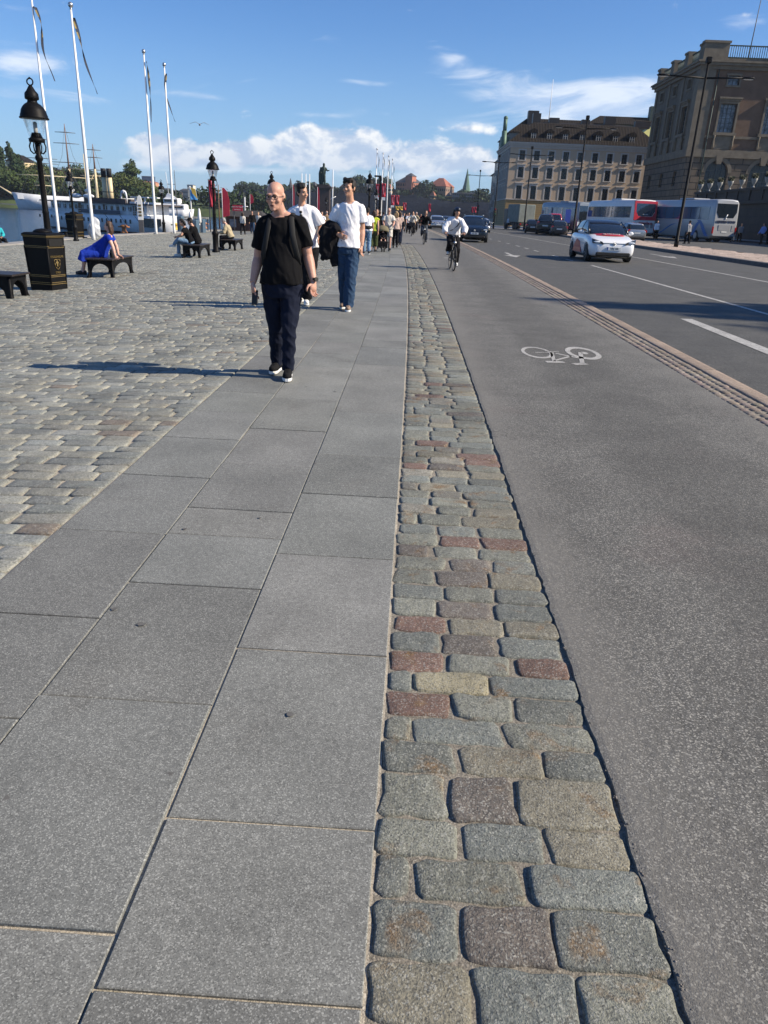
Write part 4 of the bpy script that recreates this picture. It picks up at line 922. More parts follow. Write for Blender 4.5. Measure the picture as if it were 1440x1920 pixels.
for i, (px, py, w, lb, wm2) in enumerate(((308, 356, 16, 'dark low block on the far shore beside the tall mast', BRN), (330, 360, 14, 'brown house on the far shore above the yacht', BRN), (345, 357, 9, 'grey tower block left of the cream tower', GLZ), (385, 364, 18, 'long grey house on the far shore behind the red banners', GLZ), (408, 372, 14, 'low pale house at the water on the far shore', PALE), (318, 364, 12, 'small ochre house on the far shore above the yacht bow', OCH))):
    p = at(px, py, 915+i); block('shore_house', lb, p.x-w/2, p.x+w/2, 915+i, 925+i, 1, p.z, wm2, SLATE, 2, 3, (5, 4, 1.4, 1.6, 2))

# ------------------------------------------------------------------ street furniture on the square
def solve_top(px, py, h, y0=5, y1=300):        # where a post of height h must stand for its top to be seen at this pixel
    lo, hi = y0, y1
    f = lambda Y: at(px, py, Y).z - zg(at(px, py, Y).x) - h
    for _ in range(60):
        mid = (lo+hi)/2
        if (f(mid) > 0) == (f(hi) > 0): hi = mid
        else: lo = mid
    p = at(px, py, hi); return Vector((p.x, p.y, zg(p.x)))
def lamp(name, loc, label, h=4.0):
    e = empty(name, loc, 0, label, 'lamp', 'cast iron lantern posts on the square', h/4.0)
    b = MB(); b.lathe([(.17, -.12), (.17, .08), (.125, .13), (.125, .70), (.15, .74), (.15, .80), (.095, .86), (.085, .98), (.07, 1.05), (.062, 1.5), (.072, 1.53), (.06, 1.57), (.052, 2.50), (.075, 2.53), (.075, 2.58), (.05, 2.62), (.05, 2.86)], 14); b.build('post', M['iron'], e)
    b = MB()
    for s in (-1, 1): b.tube([(s*.05, 0, 2.66), (s*.10, 0, 2.64), (s*.155, 0, 2.69), (s*.17, 0, 2.77), (s*.14, 0, 2.85)], .014, 6); b.tube([(0, s*.05, 2.66), (0, s*.10, 2.64), (0, s*.155, 2.69), (0, s*.17, 2.77), (0, s*.14, 2.85)], .014, 6)
    b.lathe([(.05, 2.84), (.15, 2.85), (.155, 2.91), (.12, 2.93), (.09, 3.0), (.085, 3.02)], 16); b.build('bracket', M['iron'], e)
    b = MB(); b.lathe([(.128, 2.92), (.222, 3.285), (.217, 3.285), (.123, 2.92)], 18, caps=False); b.build('lantern_glass', M['glass'], e)
    b = MB(); b.lathe([(.035, 3.0), (.04, 3.05), (.04, 3.2), (.02, 3.22)], 10); b.build('bulb', M['lamp'], e)
    b = MB(); b.lathe([(.215, 3.283), (.275, 3.27), (.285, 3.285), (.262, 3.31), (.262, 3.335), (.25, 3.36), (.235, 3.42), (.20, 3.48), (.15, 3.53), (.10, 3.56), (.088, 3.60), (.13, 3.62), (.135, 3.65), (.128, 3.72), (.085, 3.77), (.05, 3.83), (.03, 3.86)], 20)
    for k in range(10): a = 6.283*k/10; c = 6.283*(k+1)/10; b.tube([(.062*math.cos(a), 0, 3.925+.062*math.sin(a)), (.062*math.cos(c), 0, 3.925+.062*math.sin(c))], .014, 5)
    b.ball((0, 0, 3.99), .022, 6, 5); b.build('cap', M['iron'], e); return e
p = at(90, 435, 16.4); lamp_a = lamp('lantern_post', (p.x, 16.4, zg(p.x)), 'tall black lantern post close behind the litter bin', 4.0)
for px, py, base, lb in ((400.5, 282, (405, 473), 'black lantern post beside the bench of the old man'), (135.5, 315, (143, 452), 'black lantern post before the steamer, next to the far litter bin'), (306, 337, (308, 437), 'slender lantern post at the steamer stern by the flagpoles'),
                         (509, 321, None, 'lantern post half hidden behind the bald man'), (694, 320, None, 'lantern post right of the young man in white'), (706.5, 351, None, 'smaller lantern post under the red banners'), (612, 368, None, 'lantern post in front of the statue pedestal')):
    if base: g = on_ground(*base); t = at(px, py, g.y); h = t.z-zg(g.x); q = dup(lamp_a, (g.x, g.y, zg(g.x)), 0, lb, None, h/4)
    else: g = solve_top(px, py, 4.0); dup(lamp_a, g, 0, lb)

def street_lamp(loc, label, h, arm, rz):
    e = empty('street_lamp', loc, rz, label, 'street lamp', 'two armed street lamps on the median')
    b = MB(); b.tube([(0, 0, -.1), (0, 0, .5), (0, 0, .52), (0, 0, h-.2)], [.15, .14, .11, .065], 10); b.ball((0, 0, h-.1), .14, 8, 6); b.box(-.16, .16, -.12, .14, h-.2, h+.15, bev=.04); b.build('mast', M['iron'], e)
    for s in (-1, 1):
        b = MB(); b.tube([(0, 0, h-.98), (s*arm*.5, 0, h-.92), (s*arm*.86, 0, h-.90)], [.06, .05, .045], 7); ao = b.build('arm', M['iron'], e)
        b = MB(); b.ball((s*arm*.93, 0, h-.90), (.42, .17, .085), 12, 6); b.build('lamp_head', M['iron'], ao)
        b = MB(); b.ball((s*arm*.93, 0, h-.955), (.32, .12, .05), 10, 6); b.build('lens', M['lamp'], ao)
    return e
g = on_ground(1267, 463, lambda x: zg(x)+.13); t = at(1338, 112, g.y); HL = t.z-g.z
street_lamp((g.x, g.y, g.z), 'tall dark two armed street lamp before the palace and coach', HL, 2.75, 0)
for (px, py, lb, arm) in ((1102, 222, 'street lamp in front of the hotel facade above the white car', 2.75), (998, 278, 'street lamp by the hotel corner near the truck', 2.75), (937, 292, 'street lamp at the hotel side with traffic signals', 2.4), (901, 320, 'farthest street lamp, against the open sky', 2.4)):
    q = solve_top(px, py, HL*.985, 40, 260); street_lamp((q.x, q.y, q.z+.1 if q.y < 115 else q.z), lb, HL*.985, arm, 0)

# litter bins
def bin_(loc, rz, label, scale=1.0, textp=True):
    e = empty('litter_bin', loc, rz, label, 'litter bin', 'cast iron litter bins', scale)
    def ring(z, k): w, d = .29*k, .27*k; return [(-w, -d, z), (w, -d, z), (w, d, z), (-w, d, z)]
    b = MB(); b.loft([ring(-.05, .94), ring(.10, .94), ring(.101, .90), ring(.86, .985)], smooth=False); 
    for sx_ in (-1, 1):
        for sy_ in (-1, 1): b.tube([(sx_*.26, sy_*.24, .05), (sx_*.29, sy_*.27, .9)], .018, 6)
    b.box(-.245, .245, -.25, -.235, .32, .32)   # thin lip
    b.build('body', M['iron'], e)
    b = MB(); b.loft([ring(.86, 1.0), ring(1.09, 1.03)], smooth=False, caps=True); b.build('hood', M['iron'], e)
    b = MB(); b.loft([ring(1.09, 1.08), ring(1.14, 1.08), ring(1.17, .9)], smooth=False); b.lathe([(.2, 1.17), (.19, 1.2), (.12, 1.235), (.02, 1.25)], 16); b.build('lid', M['iron'], e)
    for s in (-1, 1):
        b = MB(); b.box(s*.2985-.008, s*.2985+.008, -.215, .215, .905, 1.05); b.build('opening', mat('dark bin opening', (.003, .003, .003), .9, 0, 0), e)
    for z, k in ((.115, .955), (.15, .925), (.27, .935), (.30, .938), (.865, 1.01), (.895, 1.012), (1.075, 1.036), (1.1, 1.095)):
        b = MB(); b.loft([ring(z, k), ring(z+.007, k+.006), ring(z+.012, k)], smooth=False); b.build('gilt_band', M['gold'], e)
    if textp:
        FM = T(.292, 0, 0) @ RZ(R(90)) @ FACE_CAM
        b = MB()
        pr = [(0, .42), (.06, .47), (.082, .56), (.085, .63), (-.085, .63), (-.082, .56), (-.06, .47)]
        for (a, c), (d, f) in zip(pr, pr[1:]+pr[:1]): b.tube([(.282+.004, a, c), (.282+.004, d, f)], .0065, 5)
        for (a, c, r_) in ((0, .585, .022), (0, .545, .03), (-.03, .565, .012), (.03, .565, .012), (0, .50, .02)): b.ball((.285, a, c), (.006, r_, r_*1.2), 8, 6)
        b.build('crest', M['gold'], e)
        text('STOCKHOLMS', .062, e, T(.290, 0, .685) @ RZ(R(90)) @ FACE_CAM, M['gold'], depth=.002); text('STAD', .062, e, T(.279, 0, .36) @ RZ(R(90)) @ FACE_CAM, M['gold'], depth=.002)
    return e
a_ = on_ground(97, 545); bin_((a_.x-.20, a_.y+.33, zg(a_.x)), R(-14), 'black litter bin with gilt bands and city crest in front of the lantern post', .97)
p = on_ground(150, 447); bin_((p.x-.2, p.y, zg(p.x)), R(-14), 'far black litter bin at the quay beside a lantern post', 1.15, False)
p = on_ground(170, 447); e = empty('covered_bundle', (p.x+.25, p.y, zg(p.x)), 0, 'pale grey wrapped bundle standing beside the far litter bin', 'bundle')
b = MB(); b.ball((0, 0, .45), (.38, .3, .5), 12, 8); b.ball((.1, 0, .85), (.25, .22, .32), 10, 7); me = fuse(b, .05, 3, (.05, 3, .6)); link('cover', me, mat('pale tarpaulin', (.45, .47, .50), .4, 0, .15, 4), e)

# benches
def bench(loc, rz, label, W_=.70, L=1.72):
    e = empty('bench', loc, rz, label, 'bench', 'backless iron benches on the square')
    b = MB()
    for k in range(6): x = -W_/2+W_*(k+.5)/6; b.box(x-W_/12+.004, x+W_/12-.004, -L/2-.06, L/2+.06, .425, .462, bev=.006)
    b.build('seat', M['ironbrown'], e)
    def arch(w): 
        o = [(-w/2, .425), (-w/2, 0), (-w/2+.055, 0)]; n = 12; pk = .335
        for k in range(n+1): a = math.pi*(1-k/n); o.append(((w/2-.075)*math.cos(a), .06+(pk-.06)*math.sin(a)**.8 if 0 < k < n else .02))
        return o + [(w/2-.055, 0), (w/2, 0), (w/2, .425)]
    for s in (-1, 1):
        b = MB(); b.prism(arch(W_-.08), s*(L/2-.04)-.018, s*(L/2-.04)+.018, 'y'); b.build('end_frame', M['iron'], e)
        b = MB(); b.prism(arch(L-.125), s*(W_/2-.06)-.014, s*(W_/2-.06)+.014, 'x'); b.build('side_frame', M['iron'], e)
    for sx_ in (-1, 1):
        for sy_ in (-1, 1): b = MB(); x, y = sx_*(W_/2-.055), sy_*(L/2-.04); b.tube([(x, y, .42), (x, y, .10), (x+sx_*.015, y+sy_*.01, .03), (x+sx_*.04, y+sy_*.03, -.02)], [.034, .028, .032, .036], 8); b.build('leg', M['iron'], e)
    return e
BENCH = {}
g = on_ground(207, 521); BENCH['w'] = Vector((g.x-.31, g.y+.88, zg(g.x-.3))); bench(BENCH['w'], R(4), 'dark iron bench with a woman in blue sitting on it')
g = on_ground(372.5, 484); BENCH['c'] = Vector((g.x-.31, g.y+.88, zg(g.x-.3))); bench(BENCH['c'], R(3), 'dark iron bench where the young couple sits')
g = on_ground(440, 470); BENCH['o'] = Vector((g.x-.31, g.y+.88, zg(g.x-.3))); bench(BENCH['o'], R(2), 'dark iron bench of the old man behind the lantern post')
g = on_ground(19, 560); bench((g.x-.80, g.y+.31, zg(g.x-.5)), R(90), 'empty iron bench cut by the left edge of the picture')

# flagpoles with hanging pennants
NAVY = mat('navy pennant cloth', (.015, .02, .035), .8, 0, .2, 2); YEL2 = mat('yellow pennant cloth', (.22, .16, .04), .8, 0, .15, 2)
def flagpole(loc, h, label, group, shape=0, r=.085):
    e = empty('flagpole', loc, 0, label, 'flagpole', group)
    b = MB(); b.tube([(0, 0, -.1), (0, 0, .3), (0, 0, h*.5), (0, 0, h)], [r*1.15, r, r*.85, r*.5], 12); b.build('pole', M['whitepole'], e)
    b = MB(); b.lathe([(r*.5, h), (r*.8, h+.03), (r*.5, h+.08)], 8); b.ball((0, 0, h+.20), .13, 10, 8); b.build('finial', M['chrome'], e)
    rnd = random.Random(int(loc[0]*97+loc[1]*13)); b = MB(); L = 3.6 if shape != 3 else 3.0; n = 22; pts = []
    for k in range(n+1):
        t = k/n; x = .10 + {0: .75*t**1.2, 1: .12*math.sin(t*7)+.55*t, 2: .10*math.sin(t*5)+.16*t, 3: -.14*math.sin(t*3.3)+.75*max(0, t-.45)}[shape]; z = h-.35-L*t*(.92 if shape == 0 else 1); y = .10*math.sin(t*8+shape)+.15*t
        pts.append(Vector((x, y, z)))
    for half in (0, 1):
        for k in range(n):
            wa, wb = .20*(1-.75*k/n), .20*(1-.75*(k+1)/n); ta, tb = k*.28+shape, (k+1)*.28+shape
            qa = Vector((math.cos(ta)*.35, math.sin(ta), 0)); qb = Vector((math.cos(tb)*.35, math.sin(tb), 0)); s0, s1 = ((-1, -.1), (-.1, 1))[half]
            b.quad(pts[k]+qa*wa*s0, pts[k]+qa*wa*s1, pts[k+1]+qb*wb*s1, pts[k+1]+qb*wb*s0, 1 if half == 0 and k < n*.4 and k % 3 else 0)
    me = b.mesh('pennant'); me = evaluated(me, [('SOLIDIFY', dict(thickness=.01))]); o = link('pennant', me, None, e)
    if not me.materials: me.materials.append(NAVY); me.materials.append(YEL2)
    return e
GL = 'white flagpoles on the quay'
for i, (px, py, tx, ty, lb) in enumerate(((110.5, 441, 58.5, -2, 'leftmost white flagpole, its top cut by the picture edge'), (176, 450, 135.5, 18, 'white flagpole with silver ball, second from the left'), (293, 439, 273, 103, 'white flagpole before the steamer stern, third from the left'), (327, 437.5, 304, 127, 'white flagpole right of the third, pennant blown aside'))):
    g = on_ground(px, py); t = at(tx, ty, g.y); flagpole((g.x, g.y, zg(g.x)), t.z-zg(g.x), lb, GL, (1, 0, 2, 3)[i], .095)
for i, (px, py, lb) in enumerate(((707, 282, 'white flagpole directly right of the lantern beside the young man'), (718.5, 290, 'second white flagpole behind the stroller group'), (728.7, 295, 'third white flagpole behind the stroller group'), (736, 301, 'lowest white flagpole behind the stroller group'))):
    q = solve_top(px, py, 11.0, 50, 250); flagpole(q, 11.0, lb, 'white flagpoles behind the crowd', (1, 2, 2, 1)[i], .11)
for i, px in enumerate((566, 573.5, 580.5)):
    t = at(px, 325+i*.8, 150); e = empty('flagstaff', (t.x, 150, zg(t.x)), 0, 'bare white staff above the man in the loose white shirt', 'flagpole', 'three bare staffs by the statue'); b = MB(); b.tube([(0, 0, 0), (0, 0, t.z-zg(t.x))], [.12, .08], 7); b.build('pole', M['whitepole'], e)

# banners, flags and signs along the quay
def banner(px0, px1, py0, py1, Y, m_, label, base=None, name='banner', foot=None, stripe=True):
    a, c = at(px0, py0, Y), at(px1, py1, Y); x0, x1, z1, z0 = a.x, at(px1, py0, Y).x, a.z, c.z; gx = (x0+x1)/2; gz = zg(gx)
    e = empty(name, (x0, Y, gz), 0, label, 'banner'); w = x1-x0
    b = MB(); n = 8; rows_ = []
    for j in range(n+1):
        z = z0-gz+(z1-z0)*j/n; rows_.append([(w*i/6, .05*math.sin(i*1.1+j*.8), z) for i in range(7)])
    b.loft(rows_, closed=False, caps=False); me = evaluated(b.mesh('cloth'), [('SOLIDIFY', dict(thickness=.015))]); me.materials.append(m_); link('cloth', me, None, e)
    if stripe: b = MB(); b.box(w*.36, w*.64, -.11, -.08, (z0-gz)+(z1-z0)*.22, (z0-gz)+(z1-z0)*.85); b.build('lettering_panel', mat('pale pink print', (.62, .22, .26), .7, 0, .5, 3), e)
    if foot: b = MB(); b.box(.02, w-.02, -.10, -.04, z0-gz-foot, z0-gz); b.build('label_panel', M['signwhite'], e)
    b = MB(); b.tube([(-.05, .08, 0), (-.05, .08, z1-gz+.1)], .045, 6); b.tube([(-.05, .08, z1-gz), (w, .08, z1-gz)], .03, 6); b.build('pole', M['greyrope'], e)
banner(705.5, 712, 345, 370, 84, M['red'], 'upper red banner left of the white flagpole', foot=.25); banner(716.5, 723.5, 344, 370, 84.4, M['red'], 'upper red banner right of the dark lamp post', foot=.3)
banner(734, 740, 366, 385, 92, M['red'], 'lower red banner left of its twin over the crowd', foot=.22); banner(742.5, 748.5, 366, 384, 92.5, M['red'], 'lower red banner right of its twin over the crowd')
banner(742, 747.5, 387, 394, 91.5, M['yellow'], 'small yellow panel below the red banner', stripe=False); banner(749, 755, 387, 394, 91.7, M['yellow'], 'small yellow panel right of the first one', stripe=False)
banner(756, 762, 380, 394, 97, M['red'], 'dark red banner right of the yellow panels'); banner(804, 808, 382, 397, 110, M['red'], 'narrow red banner before the cliff above the cyclist', stripe=False)
banner(885, 888.5, 388, 399, 128, M['red'], 'left one of two bright red banners by the hotel', stripe=False); banner(890, 893.5, 388, 399, 128, M['red'], 'right one of two bright red banners by the hotel', stripe=False)
banner(391.5, 396.5, 338, 388, 66, M['red'], 'long crimson banner left of the lantern post', stripe=False); banner(397.5, 402.5, 345, 378, 67, M['red'], 'coral banner just behind the lantern post', stripe=False)
def feather(px, py0, py1, Y, label, m_=None, w=.55):
    p = at(px, py1, Y); t = at(px, py0, Y); h = t.z-p.z; gz = zg(p.x); e = empty('feather_flag', (p.x, Y, gz), 0, label, 'flag'); b = MB(); z0 = p.z-gz
    pr = [(0, z0+.25*h*.2), (w, z0+.3), (w*1.02, z0+h*.6), (w*.75, z0+h*.88), (w*.3, z0+h), (0, z0+h*.98)]; b.prism(pr, -.02, .02, 'y'); b.build('cloth', m_ or M['red'], e)
    b = MB(); b.tube([(0, 0, 0), (0, 0, z0+h*.99)], .03, 6); b.build('pole', M['white'], e)
feather(418, 352, 411, 62, 'red feather flag with white letters left of the kiosk'); feather(469, 364, 384, 105, 'small red feather flag on a far boat', w=.45); feather(549, 345, 392, 105, 'red and white feather flag behind the man in loose white shirt', w=.24); feather(595, 350, 400, 100, 'red and white flag left of the statue pedestal', w=.26)
# blue and yellow flag
p = at(360, 408, 66); t = at(358.5, 349, 66); e = empty('flag', (p.x, 66, zg(p.x)), 0, 'blue and yellow flag on a white pole over the quay', 'flag'); hh = t.z-zg(p.x); b = MB(); b.tube([(0, 0, 0), (-.05, 0, hh)], .05, 7); b.build('pole', M['white'], e)
b = MB(); b.loft([[(0, .0, hh-.1), (.4, .1, hh-.25), (.55, 0, hh-1.05), (.0, -.1, hh-1.0)], [(0.01, .04, hh-.1), (.4, .14, hh-.25), (.55, .04, hh-1.05), (.0, -.06, hh-1.0)]], 0, smooth=False); b.build('cloth', mat('light blue flag cloth', (.08, .30, .62), .8, 0, .1), e)
b = MB(); b.prism([(.0, hh-.08), (.42, hh-.22), (.55, hh-.95), (.16, hh-.55)], -.09, -.05, 'y'); b.build('yellow_cross', M['yellow'], e)
# pylon sign
p = on_ground(266, 437); t = at(261, 366, p.y); e = empty('pylon_sign', (p.x, p.y, zg(p.x)), R(10), 'tall white rounded pylon sign at the steamer stern', 'sign'); hh = t.z-zg(p.x); w = .17
b = MB(); b.prism([(-w, .9), (w, .9), (w*1.1, hh*.5), (w, hh*.85), (w*.6, hh*.97), (0, hh), (-w*.6, hh*.97), (-w, hh*.85), (-w*1.1, hh*.5)], -.08, .08, 'y'); b.build('board', M['white'], e)
b = MB(); b.box(-.16, .16, -.1, .1, 0, .9); b.build('foot', M['greyrope'], e); b = MB()
for k in range(4): b.box(-.10, .10, -.1, -.085, hh*.45+k*.22, hh*.45+k*.22+.13)
b.build('print', mat('dark brown print', (.12, .09, .03), .6, 0, .1), e)
# kiosk and red board
p0, p1 = at(424, 419, 72), at(492, 416, 72); gz = zg(p0.x)
e = empty('kiosk', (p0.x, 72, gz), 0, 'low brown red wooden kiosk with dark pitched roof on the quay', 'kiosk'); w = p1.x-p0.x; h = at(424, 405, 72).z-gz
WOOD = mat('dark red boarded wall', (.095, .05, .04), .85, 0, .2, 3)
b = MB(); b.box(0, w, 0, 2.6, -.1, h); b.build('wall', WOOD, e); b = MB(); b.loft([[(-.3, -.4, h), (w+.3, -.4, h), (w+.3, 3, h), (-.3, 3, h)], [(.4, 1.1, h+.55), (w-.4, 1.1, h+.55), (w-.4, 1.5, h+.55), (.4, 1.5, h+.55)]], smooth=False); b.build('roof', mat('black felt roof', (.035, .032, .032), .9, 0, .2, 3), e)
b = MB(); b.box(.35*w, .55*w, -.05, .02, .7, h-.2); b.build('hatch', M['darkglass'], e); b = MB(); b.box(.10*w, .28*w, -.04, .02, .3, h-.25); b.build('notice_board', mat('grey notice board', (.22, .22, .25), .6, 0, .4, 4), e)
a, c = at(436, 384, 71), at(454.5, 396, 71); e = empty('red_sign', (a.x, 71, zg(a.x)), 0, 'bright red sign board with white lettering above the kiosk', 'sign'); w = c.x-a.x
b = MB(); b.box(0, w, -.04, .04, c.z-zg(a.x), a.z-zg(a.x)); b.build('board', M['red'], e); b = MB(); b.tube([(.1, .06, 0), (.1, .06, a.z-zg(a.x))], .04, 6); b.tube([(w-.1, .06, 0), (w-.1, .06, a.z-zg(a.x))], .04, 6); b.build('posts', M['greyrope'], e)
zc = (a.z+c.z)/2-zg(a.x); text('OPEN TOP TOURS', .125, e, T(w/2, -.045, zc+.08) @ FACE_CAM, M['signwhite'], depth=.002); text('SIGHTSEEING', .10, e, T(w/2, -.045, zc-.14) @ FACE_CAM, M['signwhite'], depth=.002)
# parasols, boxes, barrier, bollards
for px, py0, py1, Y, lb in ((357.5, 394, 411, 66, 'closed white parasol under the blue and yellow flag'), (374.5, 390, 419, 62, 'tall closed white parasol beside the blue cabinets')):
    p = at(px, py1, Y); t = at(px, py0, Y); gz = zg(p.x); e = empty('parasol', (p.x, Y, gz), 0, lb, 'parasol'); b = MB(); z1 = t.z-gz; z0 = p.z-gz
    b.lathe([(.03, z0), (.15, z0+.1), (.13, z0+(z1-z0)*.5), (.08, z1-.15), (.01, z1)], 9); b.build('cloth', M['white'], e); b = MB(); b.tube([(0, 0, 0), (0, 0, z0+.2)], .03, 6); b.build('pole', M['chrome'], e)
BLU = mat('slate blue cabinet', (.07, .12, .17), .5, 0, .1, 3)
for i, (px0, px1, py0, py1, Y, lb) in enumerate(((354, 369, 412, 430, 61, 'slate blue cabinet behind the couple on the bench'), (370, 381, 411, 424, 63, 'second blue cabinet with pale lid by the parasol'), (331, 341, 405, 424, 64, 'blue box at the foot of the fourth flagpole'))):
    a, c = at(px0, py0, Y), at(px1, py1, Y); gz = zg(a.x); e = empty('cabinet', (a.x, Y, gz), 0, lb, 'cabinet'); b = MB(); b.box(0, c.x-a.x, 0, .8, -.05, a.z-gz, bev=.03); b.build('body', BLU, e); b = MB(); b.box(.15, c.x-a.x-.15, -.02, .01, .25, a.z-gz-.25); b.build('door', M['greyrope'], e)
a, c = at(340, 405, 67), at(391, 411, 67); e = empty('barrier', (a.x, 67, zg(a.x)), 0, 'pale barrier board with yellow lettering along the pontoon', 'barrier'); b = MB(); b.box(0, c.x-a.x, 0, .05, c.z-zg(a.x), a.z-zg(a.x)); b.build('board', mat('pale cream board', (.55, .52, .42), .6, 0, .1), e)
b = MB(); 
for k in (.05, .5, .95): b.box((c.x-a.x)*k-.04, (c.x-a.x)*k+.04, .05, .12, 0, a.z-zg(a.x))
b.build('posts', M['greyrope'], e); b = MB()
for k in range(5): b.box((c.x-a.x)*(.08+.18*k), (c.x-a.x)*(.08+.18*k)+.25, -.01, -.002, c.z-zg(a.x)+.08, a.z-zg(a.x)-.08)
b.build('print', M['yellow'], e)
ORG = mat('orange brown bollard paint', (.35, .14, .05), .6, 0, .2, 5)
for i, (px, py, m_, lb) in enumerate(((233, 436.5, ORG, 'rusty orange mooring bollard in front of the steamer'), (330, 431, M['yellow'], 'yellow mooring bollard by the fourth flagpole'), (384, 428, ORG, 'brown mooring bollard near the blue cabinets'), (124, 443, M['iron'], 'black mooring ring on the quay by the far bin'))):
    g = on_ground(px, py); e = empty('bollard', (g.x, g.y, zg(g.x)), 0, lb, 'bollard'); b = MB(); b.lathe([(.26, -.02), (.24, .06), (.16, .12), (.15, .34), (.25, .42), (.26, .50), (.12, .56)] if i < 3 else [(.3, -.02), (.28, .08), (.1, .12), (.1, .2), (.18, .25), (.05, .28)], 12); b.build('post', m_, e)
    b = MB(); b.tube([(-.42, 0, .40 if i < 3 else .2), (.42, 0, .40 if i < 3 else .2)], .05, 7); b.build('crossbar', m_, e)

# statue
t = at(606, 305, 121); gx = at(606, 395, 121).x; gz = zg(gx); e = empty('statue', (gx, 121, gz), 0, 'green bronze statue of a cloaked man on a tall dark stone pedestal', 'statue'); zp = at(606, 346, 121).z-gz; H_ = t.z-gz-zp
PED = mat('dark porphyry pedestal', (.045, .032, .030), .4, 0, .2, 2)
b = MB(); b.box(-2.6, 2.6, -2.6, 2.6, 0, .5); b.box(-2.0, 2.0, -2.0, 2.0, .5, 1.1); b.box(-1.35, 1.35, -1.35, 1.35, 1.1, 1.6); b.box(-1.0, 1.0, -1.0, 1.0, 1.6, zp-.7); b.box(-1.12, 1.12, -1.12, 1.12, zp-.7, zp-.5); b.box(-1.3, 1.3, -1.3, 1.3, zp-.5, zp-.25); b.box(-.9, .9, -.9, .9, zp-.25, zp); b.build('pedestal', PED, e)
b = MB(); s = H_/3.1
b.tube([(-.18, 0, 0), (-.16, -.05, .8), (-.12, 0, 1.5)], [.16, .15, .24], 10); b.tube([(.25, -.1, 0), (.2, -.12, .8), (.1, 0, 1.5)], [.15, .15, .24], 10)
b.tube([(0, 0, 1.4), (0, 0, 1.9), (.02, 0, 2.35), (.03, 0, 2.6)], [(.34, .26), (.36, .28), (.42, .26), (.14, .14)], 12, side=(1, 0, 0)); b.ball((.05, -.03, 2.82), (.19, .2, .25), 10, 8)
b.tube([(-.35, .15, 2.45), (-.55, .2, 1.6), (-.5, .25, .5), (-.4, .25, .05)], [(.2, .16), (.24, .2), (.3, .2), (.3, .2)], 10); b.tube([(.35, 0, 2.35), (.6, -.15, 1.95), (.95, -.35, 2.05)], [.14, .11, .08], 8); b.tube([(-.35, 0, 2.35), (-.5, -.1, 1.9), (-.3, -.3, 1.6)], [.14, .11, .08], 8)
me = fuse(b, .06, 2, (.03, 5, .4)); me.transform(Matrix.Translation((0, 0, zp)) @ Matrix.Diagonal((s, s, s, 1))); link('figure', me, BM['copperdark'], e)
# dark modern lamp post between the banners
q = at(713.5, 329, 80); e = empty('lamp_post', (q.x, 80, zg(q.x)), 0, 'plain dark square lamp post between the red banners', 'lamp'); b = MB(); b.box(-.09, .09, -.09, .09, 0, q.z-zg(q.x)); b.build('post', M['iron'], e); b = MB(); b.box(-.6, .1, -.12, .12, q.z-zg(q.x)-.15, q.z-zg(q.x), bev=.03); b.build('lamp_head', M['iron'], e)

# ------------------------------------------------------------------ ships and boats (water at -2.6)
WZ = -2.6
HULLW = mat('white ship paint', (.68, .69, .70), .45, 0, .10, .8); HULLB = mat('black boot topping', (.02, .018, .018), .6, 0, .2, 2); DECK = mat('brown varnished teak', (.14, .07, .035), .5, 0, .2, 3); STK = mat('cream funnel paint', (.66, .54, .33), .5, 0, .06, 1)
def hull(b, L, B, zd, bow=.22, stern=.12, rake=.08, n=22, draft=.35, sheer=.5, mi=0, mb=1):
    rings = []
    for i in range(n+1):
        t = i/n; x = L*t
        f = min(1, (t/stern)**.5 if t < stern else 1, ((1-t)/bow)**.65 if 1-t < bow else 1); f = max(f, .02)
        sh = sheer*(abs(t-.45)/.55)**2; w = B/2*f; wl = w*(.9 if .1 < t < .8 else .6)
        xo = (rake*L*(t-.85)/.15 if t > .85 else (-rake*.6*L*(.12-t)/.12 if t < .12 else 0))
        rings.append([(x-xo*.6, -wl*.6, -draft), (x-xo*.25, -wl, .22), (x, -w*.97, zd*.55), (x+xo*.5, -w, zd+sh), (x+xo*.5, w, zd+sh), (x, w*.97, zd*.55), (x-xo*.25, wl, .22), (x-xo*.6, wl*.6, -draft)])
    ids = []
    for r in rings: ids.append([b.vert(p) for p in r])
    for a, c in zip(ids, ids[1:]):
        for k in range(8): b.face((a[k], a[(k+1) % 8], c[(k+1) % 8], c[k]), mb if k in (0, 6, 7) else mi, k not in (3, 7))
    b.face(ids[0][::-1], mi, False); b.face(ids[-1], mi, False)
# white steamer, port side along the quay, stern to the right
pl, pr_ = at(93, 425, 122), at(330, 436, 112); ax = Vector((pl.x-pr_.x, 10, 0)); Ls = ax.length; st = empty('steamer', (pr_.x, 112, WZ), math.atan2(ax.y, ax.x), 'white passenger steamer with two cream funnels moored at the quay', 'ship')
LM = lambda t, z: (Ls*t, z)
b = MB(); hull(b, Ls, 5.6, 2.35, .28, .06, .04, draft=.4, sheer=.45); hb = b.build('hull', [HULLW, HULLB], st)
b = MB(); b.prism([(.3, 1.25), (.9, 1.0), (3.6, 1.0), (3.9, 1.3), (3.9, 1.9), (3.6, 2.15), (.3, 2.15)], 2.60, 2.86, 'y'); b.build('embarkation_opening', M['darkglass'], st)
def steam_windows(t0, t1, n, z, w, h, y, nm='window'):
    g = MB(); g.box(-w/2, w/2, -.03, .05, -h/2, h/2, bev=.02); gm = g.mesh(nm); gm.materials.append(M['darkglass'])
    for k in range(n): part(nm, gm, None, st, T(Ls*(t0+(t1-t0)*k/(n-1)), y, z))
steam_windows(.23, .80, 17, 1.62, .26, .52, 2.80); steam_windows(.84, .97, 5, 1.75, .3, .42, 2.2)
b = MB(); b.box(Ls*.12, Ls*.86, -2.3, 2.3, 2.4, 3.85); b.build('deckhouse', HULLW, st)
